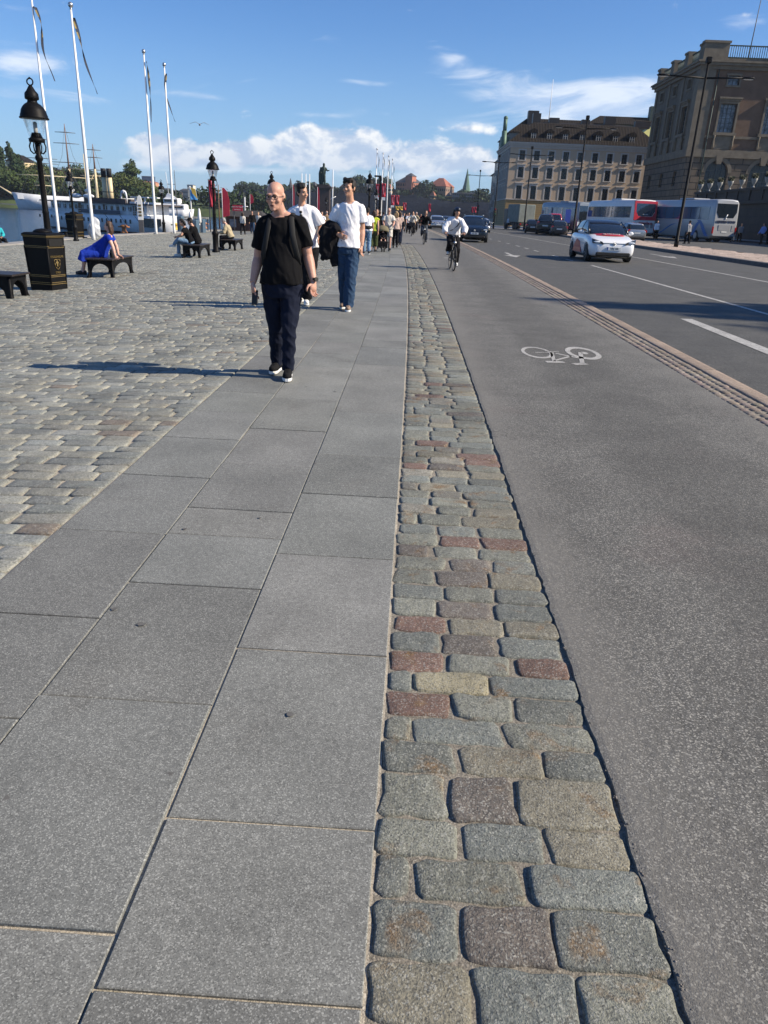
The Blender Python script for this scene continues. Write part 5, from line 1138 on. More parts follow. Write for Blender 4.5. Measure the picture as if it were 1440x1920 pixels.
steam_windows(.15, .84, 16, 3.25, .55, .62, 2.32, 'saloon_window')
b = MB(); b.box(Ls*.42, Ls*.445, 2.28, 2.36, 2.45, 3.75); b.box(Ls*.62, Ls*.645, 2.28, 2.36, 2.45, 3.75); b.box(Ls*.20, Ls*.22, 2.28, 2.36, 2.45, 3.75); b.build('doors', DECK, st)
b = MB(); b.box(Ls*.05, Ls*.93, -2.85, 2.85, 3.86, 4.02); b.box(Ls*.30, Ls*.62, -1.6, 1.6, 4.02, 4.6); b.build('upper_deck', mat('dark deck edge', (.07, .055, .05), .7, 0, .2, 3), st)
b = MB()
for t in np.linspace(.05, .95, 26): b.tube([(Ls*t, 2.75, 2.5), (Ls*t, 2.75, 3.9)], .03, 5)
for z in (2.75, 3.0): b.tube([(Ls*.02, 2.75, z), (Ls*.97, 2.72, z)], .022, 5)
b.build('railing', M['white'], st)
b = MB(); b.box(Ls*.30, Ls*.60, 2.76, 2.79, 2.5, 3.0); b.build('awning_cloth', mat('dark blue grey side cloth', (.10, .11, .13), .8, 0, .1, 2), st)
for t, dx in ((.505, 0), (.462, 0)):
    b = MB(); b.lathe([(.38, 0), (.36, 1.2), (.34, 3.1)], 16, 0, (0, 0, 0)); f = b.build('funnel', STK, st); f.location = (Ls*t, .15, 4.3)
    b = MB(); b.lathe([(.37, 3.1), (.37, 4.25), (.34, 4.3), (.26, 4.28)], 16); b.lathe([(.38, 1.1), (.40, 1.15), (.38, 1.2)], 14); b.build('funnel_top', M['black'], f)
for t, s in ((.30, 1), (.58, 1), (.74, -1), (.34, -1)):
    b = MB(); b.tube([(0, 0, 0), (0, 0, 1.0), (s*.12, 0, 1.45), (s*.42, 0, 1.62), (s*.75, 0, 1.45)], [.12, .12, .14, .18, .26], 8); v = b.build('ventilator', HULLW, st); v.location = (Ls*t, 1.3, 4.0)
b = MB(); b.tube([(0, 0, 0), (0, 0, 6.2)], [.09, .05], 6); b.tube([(0, 0, 1.6), (-1.7, 0, 3.4)], .05, 6); ms = b.build('mast', STK, st); ms.location = (Ls*.655, 0, 4.3)
for t in (.12, .19, .26): b = MB(); b.box(-.5, .5, -.7, .7, 0, .25); b.box(-.09, .09, -.09, .09, .25, .8); b.box(-.75, .75, -.3, .3, .8, .95); v = b.build('deck_locker', HULLW, st); v.location = (Ls*t, .6, 4.02)
for k in range(4): b = MB(); b.tube([(0, 0, 0), (.9, .6, 1.6)], .035, 5); v = b.build('gangway_strut', M['black'], st); v.location = (Ls*(.03+.11*k), 2.7, -.2+1.0)
b = MB()
for k in range(2): b.ball((Ls*(.68-.1*k), 1.6, 4.75), (1.1, .38, .34), 12, 7)
b.build('lifeboats', HULLW, st)

# white three masted sailing ship across the water
YS = 319; pb_, pa_ = at(31, 388, YS), at(250, 388, YS); e = empty('sailing_ship', (pa_.x, YS, WZ), math.pi+.33, 'white three masted sailing ship with yellow masts across the water', 'ship'); Lc = (pa_.x-pb_.x)/(math.cos(.33)-math.sin(.33)*pb_.x/YS)
b = MB(); hull(b, Lc, 9, at(60, 364, YS).z-WZ-.6, .16, .10, .05, 26, .4, 1.0); b.build('hull', [HULLW, HULLW], e)
bs = MB(); z0 = at(34, 366, YS).z-WZ; bs.tube([(Lc-4, 0, z0-.8), (Lc+1, 0, z0+.3), (Lc+6.2, 0, at(9.5, 347, YS).z-WZ)], [.45, .40, .16], 8); bs.build('bowsprit', STK, e)
b = MB(); b.box(Lc*.35, Lc*.97, -3, 3, z0-1.3, z0+.3); b.build('deckhouse', HULLW, e)
for nm_, px, top, yards in (('foremast', 84, 244, ((265, 32), (300, 52), (309, 54), (331, 84), (349, 30))), ('mainmast', 134, 236, ((252, 33), (272, 41), (307, 56), (318, 62), (334, 82))), ('mizzenmast', 182, 272, ((283, 25), (297, 28), (320, 42), (331, 50)))):
    xm = at(px, 360, YS).x; x = (pa_.x-xm)/(math.cos(.33)-math.sin(.33)*xm/YS); zt = at(px-1, top, YS).z-WZ; zl = at(px, 318, YS).z-WZ
    b = MB(); b.tube([(x, 0, z0-2), (x, 0, zl)], [.55, .42], 8); mo = b.build('mast', STK, e); b = MB(); b.tube([(x, 0, zl), (x, 0, zt)], [.36, .12], 7); b.build('topmast', mat('brown varnished spar', (.20, .11, .07), .6, 0, .1), mo)
    for py, wd in yards:
        z = at(px, py, YS).z-WZ; hw = wd/1385*YS/2*.98; b = MB(); b.tube([(x-hw, 0, z), (x, 0, z+.1), (x+hw, 0, z)], [.10, .19, .10], 6); b.build('yard', STK if py > 325 else M['greyrope'], mo)
    b = MB()
    for s in (-1, 1): b.tube([(x+s*9, 0, z0), (x+s*2, 0, (z0+zt)*.55), (x, 0, zt*.98)], .05, 4); b.tube([(x+s*5, 3, z0), (x, 0, zl)], .05, 4); b.tube([(x+s*4, -3, z0), (x, 0, zl*1.1)], .05, 4)
    b.build('rigging', M['greyrope'], mo)
# far white ship part, motor yacht, ferry and small boats
def boat(name, label, px0, px1, pyw, Y, zd, mats, B, flip=False, cat='boat', bow=.25):
    Y = (WZ-CAM_H)/ (ray((px0+px1)/2, pyw).z/ray((px0+px1)/2, pyw).y) if Y is None else Y
    a, c = at(px0, pyw, Y), at(px1, pyw, Y); L = c.x-a.x; e = empty(name, ((c if flip else a).x, Y, WZ), math.pi if flip else 0, label, cat); b = MB(); hull(b, L, B, zd, bow, .06, .06, draft=.3); b.build('hull', mats, e); return e, L, Y
e, L, Y = boat('motor_yacht', 'large white motor yacht with stepped decks behind the flagpoles', 303, 362, 388, 240, 2.6, [HULLW, mat('dark blue yacht hull', (.02, .04, .10), .3, 0, .1)], 5, False)
b = MB(); b.box(L*.08, L*.80, -2.1, 2.1, 2.6, 4.3, bev=.3); b.build('cabin', HULLW, e); b = MB(); b.box(L*.12, L*.6, -1.9, 1.9, 4.3, 5.9, bev=.3); b.build('upper_cabin', HULLW, e); b = MB(); b.box(L*.15, L*.74, -2.14, -2.08, 3.1, 3.8); b.box(L*.16, L*.56, -1.94, -1.88, 4.8, 5.5); b.build('window_band', M['darkglass'], e)
b = MB(); b.prism([(L*.15, 5.9), (L*.5, 5.9), (L*.3, 7.0), (L*.22, 7.2)], -.5, .5, 'y'); b.tube([(L*.25, 0, 7), (L*.2, 0, 13.0)], .09, 6); b.build('radar_arch', HULLW, e)
e, L, Y = boat('ferry', 'long dark sightseeing ferry with a row of windows behind the red banners', 337, 442, 404, None, 1.6, [mat('dark grey ferry hull', (.06, .07, .085), .5, 0, .1), HULLB], 4)
b = MB(); b.box(L*.06, L*.95, -1.7, 1.7, 1.6, 3.5, bev=.15); b.build('cabin', mat('slate grey cabin', (.10, .12, .15), .5, 0, .1), e); b = MB(); b.box(L*.03, L*.97, -1.9, 1.9, 3.51, 3.65); b.build('roof', M['greyrope'], e)
g = MB(); g.box(-.42, .42, -.03, .03, 0, .85); gm = g.mesh('window'); gm.materials.append(BM['paneb'])
for k in range(13): part('window', gm, None, e, T(L*(.10+.067*k), -1.72, 2.2))
e, L, Y = boat('ferry', 'white roofed ferry behind the red sign board', 420, 500, 398, 150, 1.3, [HULLW, HULLB], 4); b = MB(); b.box(L*.1, L*.9, -1.5, 1.5, 1.3, 2.8, bev=.15); b.build('cabin', mat('dim grey cabin', (.2, .22, .24), .5, 0, .1), e); b = MB(); b.box(L*.05, L*.95, -1.7, 1.7, 2.81, 3.0); b.build('roof', HULLW, e); b = MB(); b.box(L*.12, L*.88, -1.54, -1.49, 1.8, 2.5); b.build('window_band', M['darkglass'], e)
e, L, Y = boat('red_boat', 'red hulled boat with white mast behind the kiosk', 446, 492, 402, 118, 1.7, [M['redpaint'], HULLB], 3); b = MB(); b.box(L*.2, L*.55, -1, 1, 1.7, 2.6, bev=.15); b.build('cabin', HULLW, e); b = MB(); b.tube([(L*.3, 0, 2.5), (L*.3, 0, 5.6)], .08, 6); b.tube([(L*.18, 0, 4.3), (L*.42, 0, 4.3)], .06, 6); b.ball((L*.3, 0, 3.6), (.3, .3, .2), 8, 6); b.build('mast', HULLW, e)
e, L, Y = boat('white_boat', 'white boat with tall mast and radar dome right of the statue', 612, 660, 405, 140, 1.8, [HULLW, HULLB], 4); b = MB(); b.box(L*.1, L*.75, -1.3, 1.3, 1.8, 2.9, bev=.1); b.prism([(L*.3, 2.9), (L*.62, 2.9), (L*.58, 4.6), (L*.38, 4.6)], -1, 1, 'y'); b.build('cabin', HULLW, e); b = MB(); b.tube([(L*.22, 0, 3.5), (L*.24, 0, at(625, 318, 140).z-WZ)], [.14, .07], 6); b.tube([(L*.1, 0, 6), (L*.36, 0, 6.6)], .07, 6); b.ball((L*.42, 0, 5.1), (.38, .38, .36), 10, 8); b.build('mast', HULLW, e)
for i, (px, pt, Y, lb) in enumerate(((322.5, 313, 150, 'pair of thin grey masts beside the fourth flagpole'), (409, 346, 120, 'wooden mast just right of the lantern post'), (456, 360, 190, 'small white lattice mast before the cliff'))):
    p = at(px+2, 400, Y); e = empty('boat_mast', (p.x, Y, WZ), 0, lb, 'mast'); zt = at(px, pt, Y).z-WZ; b = MB(); b.tube([(0, 0, 0), (0, 0, zt)], [.13, .06], 6); b.tube([(.8, 0, 0), (.7, 0, zt*.95)], [.1, .05], 6) if i == 0 else None; b.build('mast', M['greyrope'] if i != 1 else DECK, e); b = MB(); b.tube([(-.8, 0, zt*.72), (.8, 0, zt*.72)], .05, 5); b.build('spreader', M['greyrope'], e)
# gull
p = at(374.5, 234, 45); e = empty('gull', p, R(20), 'small grey gull gliding high over the square', 'bird'); b = MB(); b.tube([(0, -.2, 0), (0, -.05, .01), (0, .1, 0), (0, .24, 0)], [.015, .05, .045, .01], 8)
for s in (-1, 1): b.tube([(0, -.02, .02), (s*.22, 0, .13), (s*.55, .07, .02)], [(.07, .012), (.06, .01), (.01, .005)], 6, side=(0, 1, 0))
b.build('body', mat('grey feathers', (.25, .26, .28), .8, 0, .1), e)

# ------------------------------------------------------------------ vehicles (built nose towards -Y, then turned)
def paint(name, col, metal=0.0): return mat(name, col, .25, metal, .03, 1, coat=.8 if sum(col) > .3 else .25)
PA = {'white': paint('white car paint', (.74, .75, .77)), 'navy': paint('dark blue car paint', (.008, .013, .022), .1), 'silver': paint('silver car paint', (.42, .43, .44), .7), 'black': paint('black car paint', (.010, .010, .012)), 'dgrey': paint('dark grey car paint', (.045, .048, .055), .4), 'redc': paint('red van paint', (.40, .02, .03))}
CARGLASS = mat('tinted car glass', (.012, .018, .026), .04, 0, .1, 2, spec=.9, coat=.5)
HEADB = mat('dark headlamp housing', (.03, .035, .04), .1, .2, .1, 30, coat=1); HEAD = mat('headlamp glass', (.80, .84, .88), .1, .1, .2, 30, coat=1); TAIL = mat('red tail lamp', (.35, .01, .012), .2, 0, .1, 10, coat=.6); PLATE = mat('number plate', (.70, .70, .68), .4, 0, .03); RIM = mat('dark alloy wheel', (.10, .10, .11), .35, .7, .2, 12); RIMS = mat('silver alloy wheel', (.45, .45, .46), .3, .8, .1, 12)
def car(name, label, loc, rz, paintm, L=4.26, W_=1.81, Hh=1.56, kind='hatch', scale=1.0, roofm=None, face='front', plate='', rim=None, rails=False, group=None, cat='car'):
    e = empty(name, loc, rz, label, cat, group, scale); h = L/2; w = W_/2; suv = kind == 'suv'; zb = .24 if suv else .18; bz = Hh*.66; hz_ = Hh*.62
    st = [(-h, zb+.16, hz_*.62, w*.70), (-h+.04, zb+.06, hz_*.72, w*.84), (-h+.20, zb, hz_*.86, w*.95), (-h+.55, zb, hz_*.95, w), (-h+.85, zb, hz_*1.02, w), (-h+1.12, zb, bz, w), (-.2, zb, bz*1.0, w), (h-1.1, zb, bz*1.02, w), (h-.45, zb+.02, bz*1.03, w*.97), (h-.14, zb+.06, bz*1.0, w*.92), (h-.03, zb+.14, bz*.92, w*.86), (h, zb+.22, bz*.8, w*.78)]
    b = MB(); rings = []
    for y, z0, z1, ww in st:
        d = z1-z0; half = [(ww*.80, z0), (ww*.96, z0+.07), (ww, z0+d*.38), (ww*1.0, z0+d*.62), (ww*.965, z0+d*.86), (ww*.86, z1-.005), (ww*.45, z1+.022)]
        rings.append([(x, y, z) for x, z in half] + [(-x, y, z) for x, z in half[::-1]])
    b.loft(rings, 0, True); me = smoothed(b, 2); wr = Hh*.212; wy = (-h+.82, h-.78)
    cut = MB()
    for y in wy:
        for s in (-1, 1): c = MB(); n = 24; cut.prism([(y+(wr+.055)*math.cos(6.2832*k/n), wr+(wr+.055)*math.sin(6.2832*k/n)) for k in range(n)], s*(w-.26), s*(w+.2), 'x') if s > 0 else cut.prism([(y+(wr+.055)*math.cos(6.2832*k/n), wr+(wr+.055)*math.sin(6.2832*k/n)) for k in range(n)], -(w+.2), -(w-.26), 'x')
    cm = cut.mesh('cut'); co = bpy.data.objects.new('cut', cm); C.objects.link(co); me2 = evaluated(me, [('BOOLEAN', dict(operation='DIFFERENCE', object=co, solver='EXACT'))]); bpy.data.objects.remove(co)
    for p in me2.polygons: p.use_smooth = True
    me2.materials.clear(); body = link('body', me2, paintm, e)
    # greenhouse
    rf, rr, rt = (-h+1.02, h-.06, Hh) if kind != 'sedan' else (-h+1.25, h-.75, Hh)
    g = [(rf, bz-.02, .80, .78), (rf+.42, bz+(rt-bz)*.52, .80, .72), (rf+.86, rt-.07, .81, .655), (rf+1.25, rt-.015, .82, .64), (.35, rt, .82, .635), (rr-.85, rt-.03, .81, .62), (rr-.42, rt-.10, .80, .60), (rr-.20, bz+(rt-bz)*.55, .79, .62), (rr, bz, .76, .70)]
    b = MB(); rings = []
    for y, z, wb, wt in g:
        wb, wt = wb*W_/1.81*1.02, wt*W_/1.81; z0 = bz-.06; half = [(wb, z0), (wb-(wb-wt)*.45, z0+(z-z0)*.5), (wt, z-.03-(.03 if z > bz+.3 else 0)), (wt*.90, z-.004), (wt*.45, z+.014)]
        rings.append([(x, y, q) for x, q in half] + [(-x, y, q) for x, q in half[::-1]])
    b.loft(rings, 0, True); gm = smoothed(b, 2); link('window', gm, CARGLASS, e)
    # roof skin and pillars lifted from the greenhouse surface
    def skin(pred, off, m_, nm):
        bm = bmesh.new(); bm.from_mesh(gm); bmesh.ops.delete(bm, geom=[f for f in bm.faces if not pred(f.calc_center_median(), f.normal)], context='FACES')
        if not bm.faces: bm.free(); return
        for v in bm.verts: v.co += v.normal*off
        r = bpy.data.meshes.new(nm); bm.to_mesh(r); bm.free(); r = evaluated(r, [('SOLIDIFY', dict(thickness=off+.012, offset=-1))]); link(nm, r, m_, e)
    skin(lambda c, n: n.z > .72 and c.z > Hh-.16, .008, roofm or paintm, 'roof')
    skin(lambda c, n: abs(n.x) > .35 and ((rr-.75 < c.y and c.z > bz-.1) or abs(c.y-(.28)) < .05 and c.z > bz), .006, paintm if kind != 'hatch' else M['black'], 'pillar')
    for s in (-1, 1):
        b = MB(); b.tube([(s*.775*W_/1.81, rf+.08, bz+.03), (s*.735*W_/1.81, rf+.44, bz+(rt-bz)*.50), (s*.665*W_/1.81, rf+.88, rt-.075)], .035, 6); b.build('windscreen_pillar', roofm or paintm, e)
        b = MB(); b.ball((s*(w+.10), rf+.48, bz+.05), (.12, .07, .075), 10, 7); b.tube([(s*(w-.06), rf+.46, bz), (s*(w+.08), rf+.47, bz+.02)], .025, 5); b.build('mirror', paintm, e)
    for y in wy:
        for s in (-1, 1):
            b = MB(); tp = [(wr*.66, -.10), (wr*.9, -.11), (wr, -.08), (wr, .08), (wr*.9, .11), (wr*.66, .10)]
            rings = [[(s*(w-.115)+a*s, y+r_*math.cos(6.2832*k/22), wr+r_*math.sin(6.2832*k/22)) for k in range(22)] for r_, a in tp]; b.loft(rings, 0, True, True); t_ = b.build('wheel', M['black'], e)
            b = MB(); b.prism([(y+wr*.64*math.cos(6.2832*k/18), wr+wr*.64*math.sin(6.2832*k/18)) for k in range(18)], s*(w-.06)-.004, s*(w-.06)+.004, 'x', 0)
            for k in range(5): a = 6.2832*k/5; b.tube([(s*(w-.05), y, wr), (s*(w-.03), y+wr*.62*math.cos(a), wr+wr*.62*math.sin(a))], .035, 6)
            b.lathe([(.05, 0), (.04, .02)], 8, 0, (0, 0, 0)) if False else None
            b.build('rim', rim or RIM, t_)
    b = MB(); b.box(-w*.80, w*.80, -h+.5, h-.4, zb-.03, zb+.05); b.box(-w*.55, w*.55, -h+.9, h-.9, .14, zb); b.build('underbody', M['black'], e)
    sg = -1 if face == 'front' else 1
    for s in (-1, 1):
        b = MB()
        if face == 'front':
            b.loft([[(s*.40*W_/1.81, -h-.015, hz_*.69), (s*.84*W_/1.81, -h+.13, hz_*.73), (s*.86*W_/1.81, -h+.17, hz_*.90), (s*.48*W_/1.81, -h+.01, hz_*.79)], [(s*.42*W_/1.81, -h+.2, hz_*.70), (s*.78*W_/1.81, -h+.45, hz_*.74), (s*.76*W_/1.81, -h+.45, hz_*.87), (s*.50*W_/1.81, -h+.3, hz_*.77)]], smooth=False); hl = b.build('headlight', HEADB, e); b = MB(); b.ball((s*.66*W_/1.81, -h+.055, hz_*.775), (.15, .03, .035), 10, 6); b.build('lens', HEAD, hl)
        else:
            b.box(min(s*.60, s*.84)*W_/1.81, max(s*.60, s*.84)*W_/1.81, h-.20, h-.035, bz*.72, bz*.95, bev=.03); b.build('taillight', TAIL, e)
    b = MB()
    if face == 'front':
        b.box(-w*.74, w*.74, -h-.012, -h+.2, zb+.05, zb+.22, bev=.04); b.build('grille', M['black'], e)
        b = MB(); b.box(-.27, .27, -h-.022, -h+.03, zb+.28, zb+.40); pl_ = b.build('number_plate', PLATE, e)
        b = MB(); b.box(-.265, -.225, -h-.026, -h-.02, zb+.285, zb+.395); b.build('band', mat('blue plate band', (.02, .06, .3), .4, 0, 0), pl_)
        if plate: text(plate, .105, pl_, T(.02, -h-.024, zb+.34) @ FACE_CAM, M['black'], depth=.002, sx=.9)
        ring_ = MB(); n = 20
        for k in range(n): a, c = 6.2832*k/n, 6.2832*(k+1)/n; ring_.tube([(.062*math.cos(a), -h+.005, hz_*.73+.062*math.sin(a)), (.062*math.cos(c), -h+.005, hz_*.73+.062*math.sin(c))], .009, 5)
        ring_.tube([(-.035, -h, hz_*.73+.045), (-.01, -h, hz_*.73-.05), (.0, -h, hz_*.73), (.01, -h, hz_*.73-.05), (.035, -h, hz_*.73+.045)], .007, 5); ring_.build('badge', M['chrome'], e)
    else:
        b.box(-w*.66, w*.66, h-.10, h-.012, zb+.02, zb+.16, bev=.03); b.build('bumper_trim', M['black'], e); b = MB(); b.box(-.27, .27, h-.06, h+.012, bz*.62, bz*.62+.11); pl_ = b.build('number_plate', PLATE, e)
    if rails:
        for s in (-1, 1): b = MB(); b.tube([(s*.60*W_/1.81, -.55, Hh+.0), (s*.62*W_/1.81, -.3, Hh+.05), (s*.60*W_/1.81, .9, Hh+.04), (s*.58*W_/1.81, 1.2, Hh-.02)], .022, 6); b.build('roof_rail', M['chrome'], e)
    return e
def place(px, py, Y, dz=0.0): p = at(px, py, Y); return Vector((p.x, Y, zg(p.x)-.018+dz))
q = place(1124, 470, 35.0); wc = car('car', 'white hatchback with red bonnet stripe driving towards the camera', q, R(1.5), PA['white'], plate='XRJ 54K', scale=1.06, roofm=PA['black'])
RSH = mat('red advertising film', (.42, .025, .035), .35, 0, .03, 2, coat=.3)
b = MB(); n = 12; h_ = 4.26/2                      # red band across the rear of the bonnet
def bonz(y): return 1.56*.62*(.95+.06*(y+h_-.55)/.45)
b2 = MB(); ids0 = []
for k in range(n+1):
    x = -.70+1.40*k/n; f = 1-(x/.75)**2*.25; y0 = -h_+.62+.16*(x/.7)**2; y1 = -h_+1.0+.10*(x/.7)**2
    zc = lambda y: 1.56*.62*.955+(1.56*.66-1.56*.62*.955)*(y+h_-.55)/.57+.050-.075*(abs(x)/.72)**2.6
    ids0.append((b2.vert((x, y0, zc(y0))), b2.vert((x, y1, zc(y1)))))
for a, c in zip(ids0, ids0[1:]): b2.face((a[0], c[0], c[1], a[1]), 0, True)
me = evaluated(b2.mesh('stripe'), [('SOLIDIFY', dict(thickness=.012))]); link('bonnet_stripe', me, RSH, wc)
b = MB(); b.ball((-.24, -h_+.80, 1.03), (.085, .085, .012), 14, 6); b.build('round_badge', M['signwhite'], wc)
text('CAR SHARE', .10, wc, T(.12, -h_+.80, 1.043) @ Matrix.Rotation(R(10), 4, 'X'), M['signwhite'], depth=.006)
b = MB()                                            # red panel low on the doors
pts = [(-.55, .30), (.95, .30), (.75, .58), (.35, .80), (-.15, .72)]
for s in (-1, 1): b.prism(pts, s*.897 if s > 0 else -.918, .918 if s > 0 else -.897, 'x')
b.build('door_film', RSH, wc)
b = MB(); b.box(-.73, .73, -h_+.022, -h_+.05, .705, .722); b.build('light_bar', M['chrome'], wc)
b = MB(); b.ball((.18, -.62, 1.15), (.10, .10, .13), 10, 8); b.build('driver_shape', mat('dim figure behind the windscreen', (.25, .16, .11), .8, 0, .1), wc)
q = place(886, 440, 56); car('suv', 'dark blue off road car with roof rails behind the cyclist in white', q, R(-1), PA['navy'], 4.75, 1.92, 1.70, 'suv', 1.0, plate='NPL 28C', rails=True)
q = place(819, 412, 104); car('car', 'silver grey car far down the road left of the dark blue car', q, R(4), PA['silver'], 4.4, 1.8, 1.5, 'hatch', 1.1, rim=RIMS)
q = place(905, 415, 92); car('car', 'silver car beyond the dark blue off road car', q, R(-3), PA['silver'], 4.5, 1.82, 1.5, 'hatch', 1.0, face='rear', rim=RIMS)
q = place(838, 412, 122); car('car', 'dark car next to the far silver grey car', q, R(4), PA['dgrey'], 4.4, 1.8, 1.55, 'hatch', 1.05)
GP = 'cars parked beyond the median'
for px, py, Y, ln, rzd, pn, knd, lb, sc, hh in ((1181, 438, 72, 4.3, 182, 'silver', 'hatch', 'silver estate car seen from behind beside the red and white coach', 1.0, 1.5), (1048, 426, 84, 4.5, 172, 'dgrey', 'hatch', 'dark car with lit tail lamp just left of the white hatchback', 1.0, 1.5), (1023, 424, 89, 4.8, 170, 'black', 'suv', 'black van between the two dark cars', 1.1, 1.9), (999, 424, 95, 4.5, 172, 'black', 'hatch', 'black car in front of the covered truck', 1.0, 1.5), (1040, 414, 104, 4.8, 172, 'redc', 'suv', 'red van roof showing behind the parked dark cars', 1.1, 2.1)):
    q = place(px, py, Y, .02); car('car' if hh < 1.8 else 'van', lb, q, R(rzd), PA[pn], ln, 1.8, hh, knd, sc, face='rear', rim=RIMS, group=GP, cat='car' if hh < 1.8 else 'van')
def coach(label, loc, rz, m_, L=12.5, W_=2.55, Hh=3.7, face='rear', band=None, scale=1.0):
    # built with its visible end towards -Y
    e = empty('coach', loc, rz, label, 'coach', None, scale); w = W_/2; b = MB(); rings = []
    for y, k, t in ((0, .93, -.10), (.10, .985, -.02), (.35, 1, 0), (L*.5, 1, 0), (L-.6, 1, 0), (L-.15, .97, -.06), (L, .88, -.25)):
        ww = w*k; z1 = Hh+t; z0 = .32+ (.18 if y < .2 and face == 'rear' else 0); tp = .30 if (face == 'front' and y < .2) else 0
        half = [(ww*.9, z0), (ww, z0+.12), (ww, 1.6), (ww*.99, 2.9), (ww*.95, z1-.22), (ww*.82, z1-.03), (ww*.4, z1+.03)]
        rings.append([(x, y+(max(0, z-1.4)*.09 if y < .2 else 0), z) for x, z in half] + [(-x, y+(max(0, z-1.4)*.09 if y < .2 else 0), z) for x, z in half[::-1]])
    b.loft(rings, 0, True, smooth=True); me = b.mesh('body'); bm = bmesh.new(); bm.from_mesh(me); bmesh.ops.bevel(bm, geom=[ed for ed in bm.edges if len(ed.link_faces) == 2 and ed.calc_face_angle(0) > .9], offset=.06, segments=2, affect='EDGES'); bm.to_mesh(me); bm.free()
    link('body', me, m_, e)
    for s in (-1, 1):
        b = MB(); b.box(min(s*(w-.02), s*(w+.012)), max(s*(w-.02), s*(w+.012)), .9, L-.5, 1.95, 3.05, bev=.004); wb = b.build('side_glass', BM['coachglass'], e)
        for y in np.arange(2.4, L-.6, 1.55): b = MB(); b.box(min(s*(w-.01), s*(w+.018)), max(s*(w-.01), s*(w+.018)), y-.03, y+.03, 1.95, 3.05); b.build('divider', M['black'], wb)
        for y in ((2.6, 3.9, L-2.7) if face == 'rear' else (2.6, L-2.6)):
            b = MB(); b.prism([(y+.50*math.cos(6.2832*k/20), .50+.50*math.sin(6.2832*k/20)) for k in range(20)], s*(w-.30) if s > 0 else -(w+.006), s*(w+.006) if s > 0 else -(w-.30), 'x', 0); t_ = b.build('wheel', M['black'], e)
            b = MB(); b.prism([(y+.28*math.cos(6.2832*k/16), .50+.28*math.sin(6.2832*k/16)) for k in range(16)], min(s*(w-.1), s*(w+.014)), max(s*(w-.1), s*(w+.014)), 'x', 0); b.build('rim', RIMS, t_)
    sh = lambda z: max(0, z-1.4)*.09
    b = MB(); zz = (2.15, 3.35) if face == 'rear' else (1.25, 3.3); ww = w*.80
    b.loft([[(-ww*1.02, sh(zz[1])-.02, zz[1]), (ww*1.02, sh(zz[1])-.02, zz[1]), (ww, sh(zz[0]+.5)-.02, zz[0]+.45), (ww*.72, sh(zz[0])-.02, zz[0]), (-ww*.72, sh(zz[0])-.02, zz[0]), (-ww, sh(zz[0]+.5)-.02, zz[0]+.45)], [(-ww*1.02, sh(zz[1])+.3, zz[1]), (ww*1.02, sh(zz[1])+.3, zz[1]), (ww, sh(zz[0])+.3, zz[0]+.45), (ww*.72, sh(zz[0])+.3, zz[0]), (-ww*.72, sh(zz[0])+.3, zz[0]), (-ww, sh(zz[0])+.3, zz[0]+.45)]], smooth=False); b.build('rear_window' if face == 'rear' else 'windscreen', CARGLASS, e)
    for s in (-1, 1):
        b = MB(); b.box(min(s*w*.86, s*w*.97), max(s*w*.86, s*w*.97), -.012, .1, .75, 1.35, bev=.01); b.build('taillight' if face == 'rear' else 'headlight', TAIL if face == 'rear' else HEAD, e)
    b = MB(); b.box(-.27, .27, -.02, .05, .86, .98); b.build('number_plate', PLATE, e); b = MB(); b.box(-w*.5, w*.42, -.006, .03, 1.02, 1.52); b.box(w*.56, w*.80, -.014, .03, 1.0, 1.5); b.build('engine_flap', mat('grey flap', (.30, .31, .33), .5, .3, .05), e)
    b = MB(); b.box(-w*.9, w*.9, .3, L-.3, .22, .34); b.build('underside', M['black'], e); b = MB(); b.box(-.9, .9, L*.35, L*.55, Hh+.0, Hh+.16, bev=.06); b.build('roof_unit', m_, e)
    return e
BM['coachglass'] = mat('blue tinted coach glass', (.05, .11, .20), .05, .2, .2, .5, spec=1.0, coat=.6)
SIL2 = mat('dull blue grey coach paint', (.22, .25, .28), .35, .2, .05, .6, coat=.4); SIL = mat('silver coach paint', (.36, .37, .38), .38, .12, .05, .6, coat=.5); WHT = mat('white coach paint', (.66, .65, .63), .4, .0, .05, .6, coat=.3); BLUE = mat('blue wave film', (.03, .13, .36), .3, .1, .05, 1, coat=.4)
p = at(1358, 430, 75); c1 = coach('blue and silver coach with curved blue waves parked below the terrace', (p.x, 75, zg(p.x)), R(13), SIL, 12.8)
b = MB()
def wave(y0, y1, z0, z1, t, bend_=.8):
    n = 14
    for k in range(n):
        a, c = k/n, (k+1)/n; f = lambda u: (y0+(y1-y0)*u**bend_, z0+(z1-z0)*math.sin(u*1.57)); (ya, za), (yb, zb) = f(a), f(c)
        b.quad((-1.2875, ya-t, za), (-1.2875, ya+t, za), (-1.2875, yb+t*.6, zb), (-1.2875, yb-t*.6, zb))
for wv in ((.7, 2.6, .5, 1.9, .35), (3.2, 2.2, .5, 1.75, .3), (9.2, 6.3, .55, 1.5, .22)): b = MB(); wave(*wv); me = evaluated(b.mesh('w'), [('SOLIDIFY', dict(thickness=.012, offset=0))]); link('blue_wave', me, BLUE, c1)
text('WESTING TOURS', .26, c1, T(.05, .02, 1.80) @ FACE_CAM, mat('dark blue lettering', (.03, .04, .09), .5, 0, 0), depth=.03, sx=.95)
b = MB(); b.tube([(-.05, .04, 2.1), (.0, .04, 2.25), (.1, .06, 2.42)], .05, 6); b.tube([(-.1, .05, 2.02), (.05, .05, 2.1)], .04, 6); b.build('stag_emblem', M['signwhite'], c1)
p = at(1207, 425, 84); c2_ = coach('white coach with red rear end and red lettering', (p.x, 84, zg(p.x)), R(11), WHT, 12.5)
b = MB(); w_ = 1.24
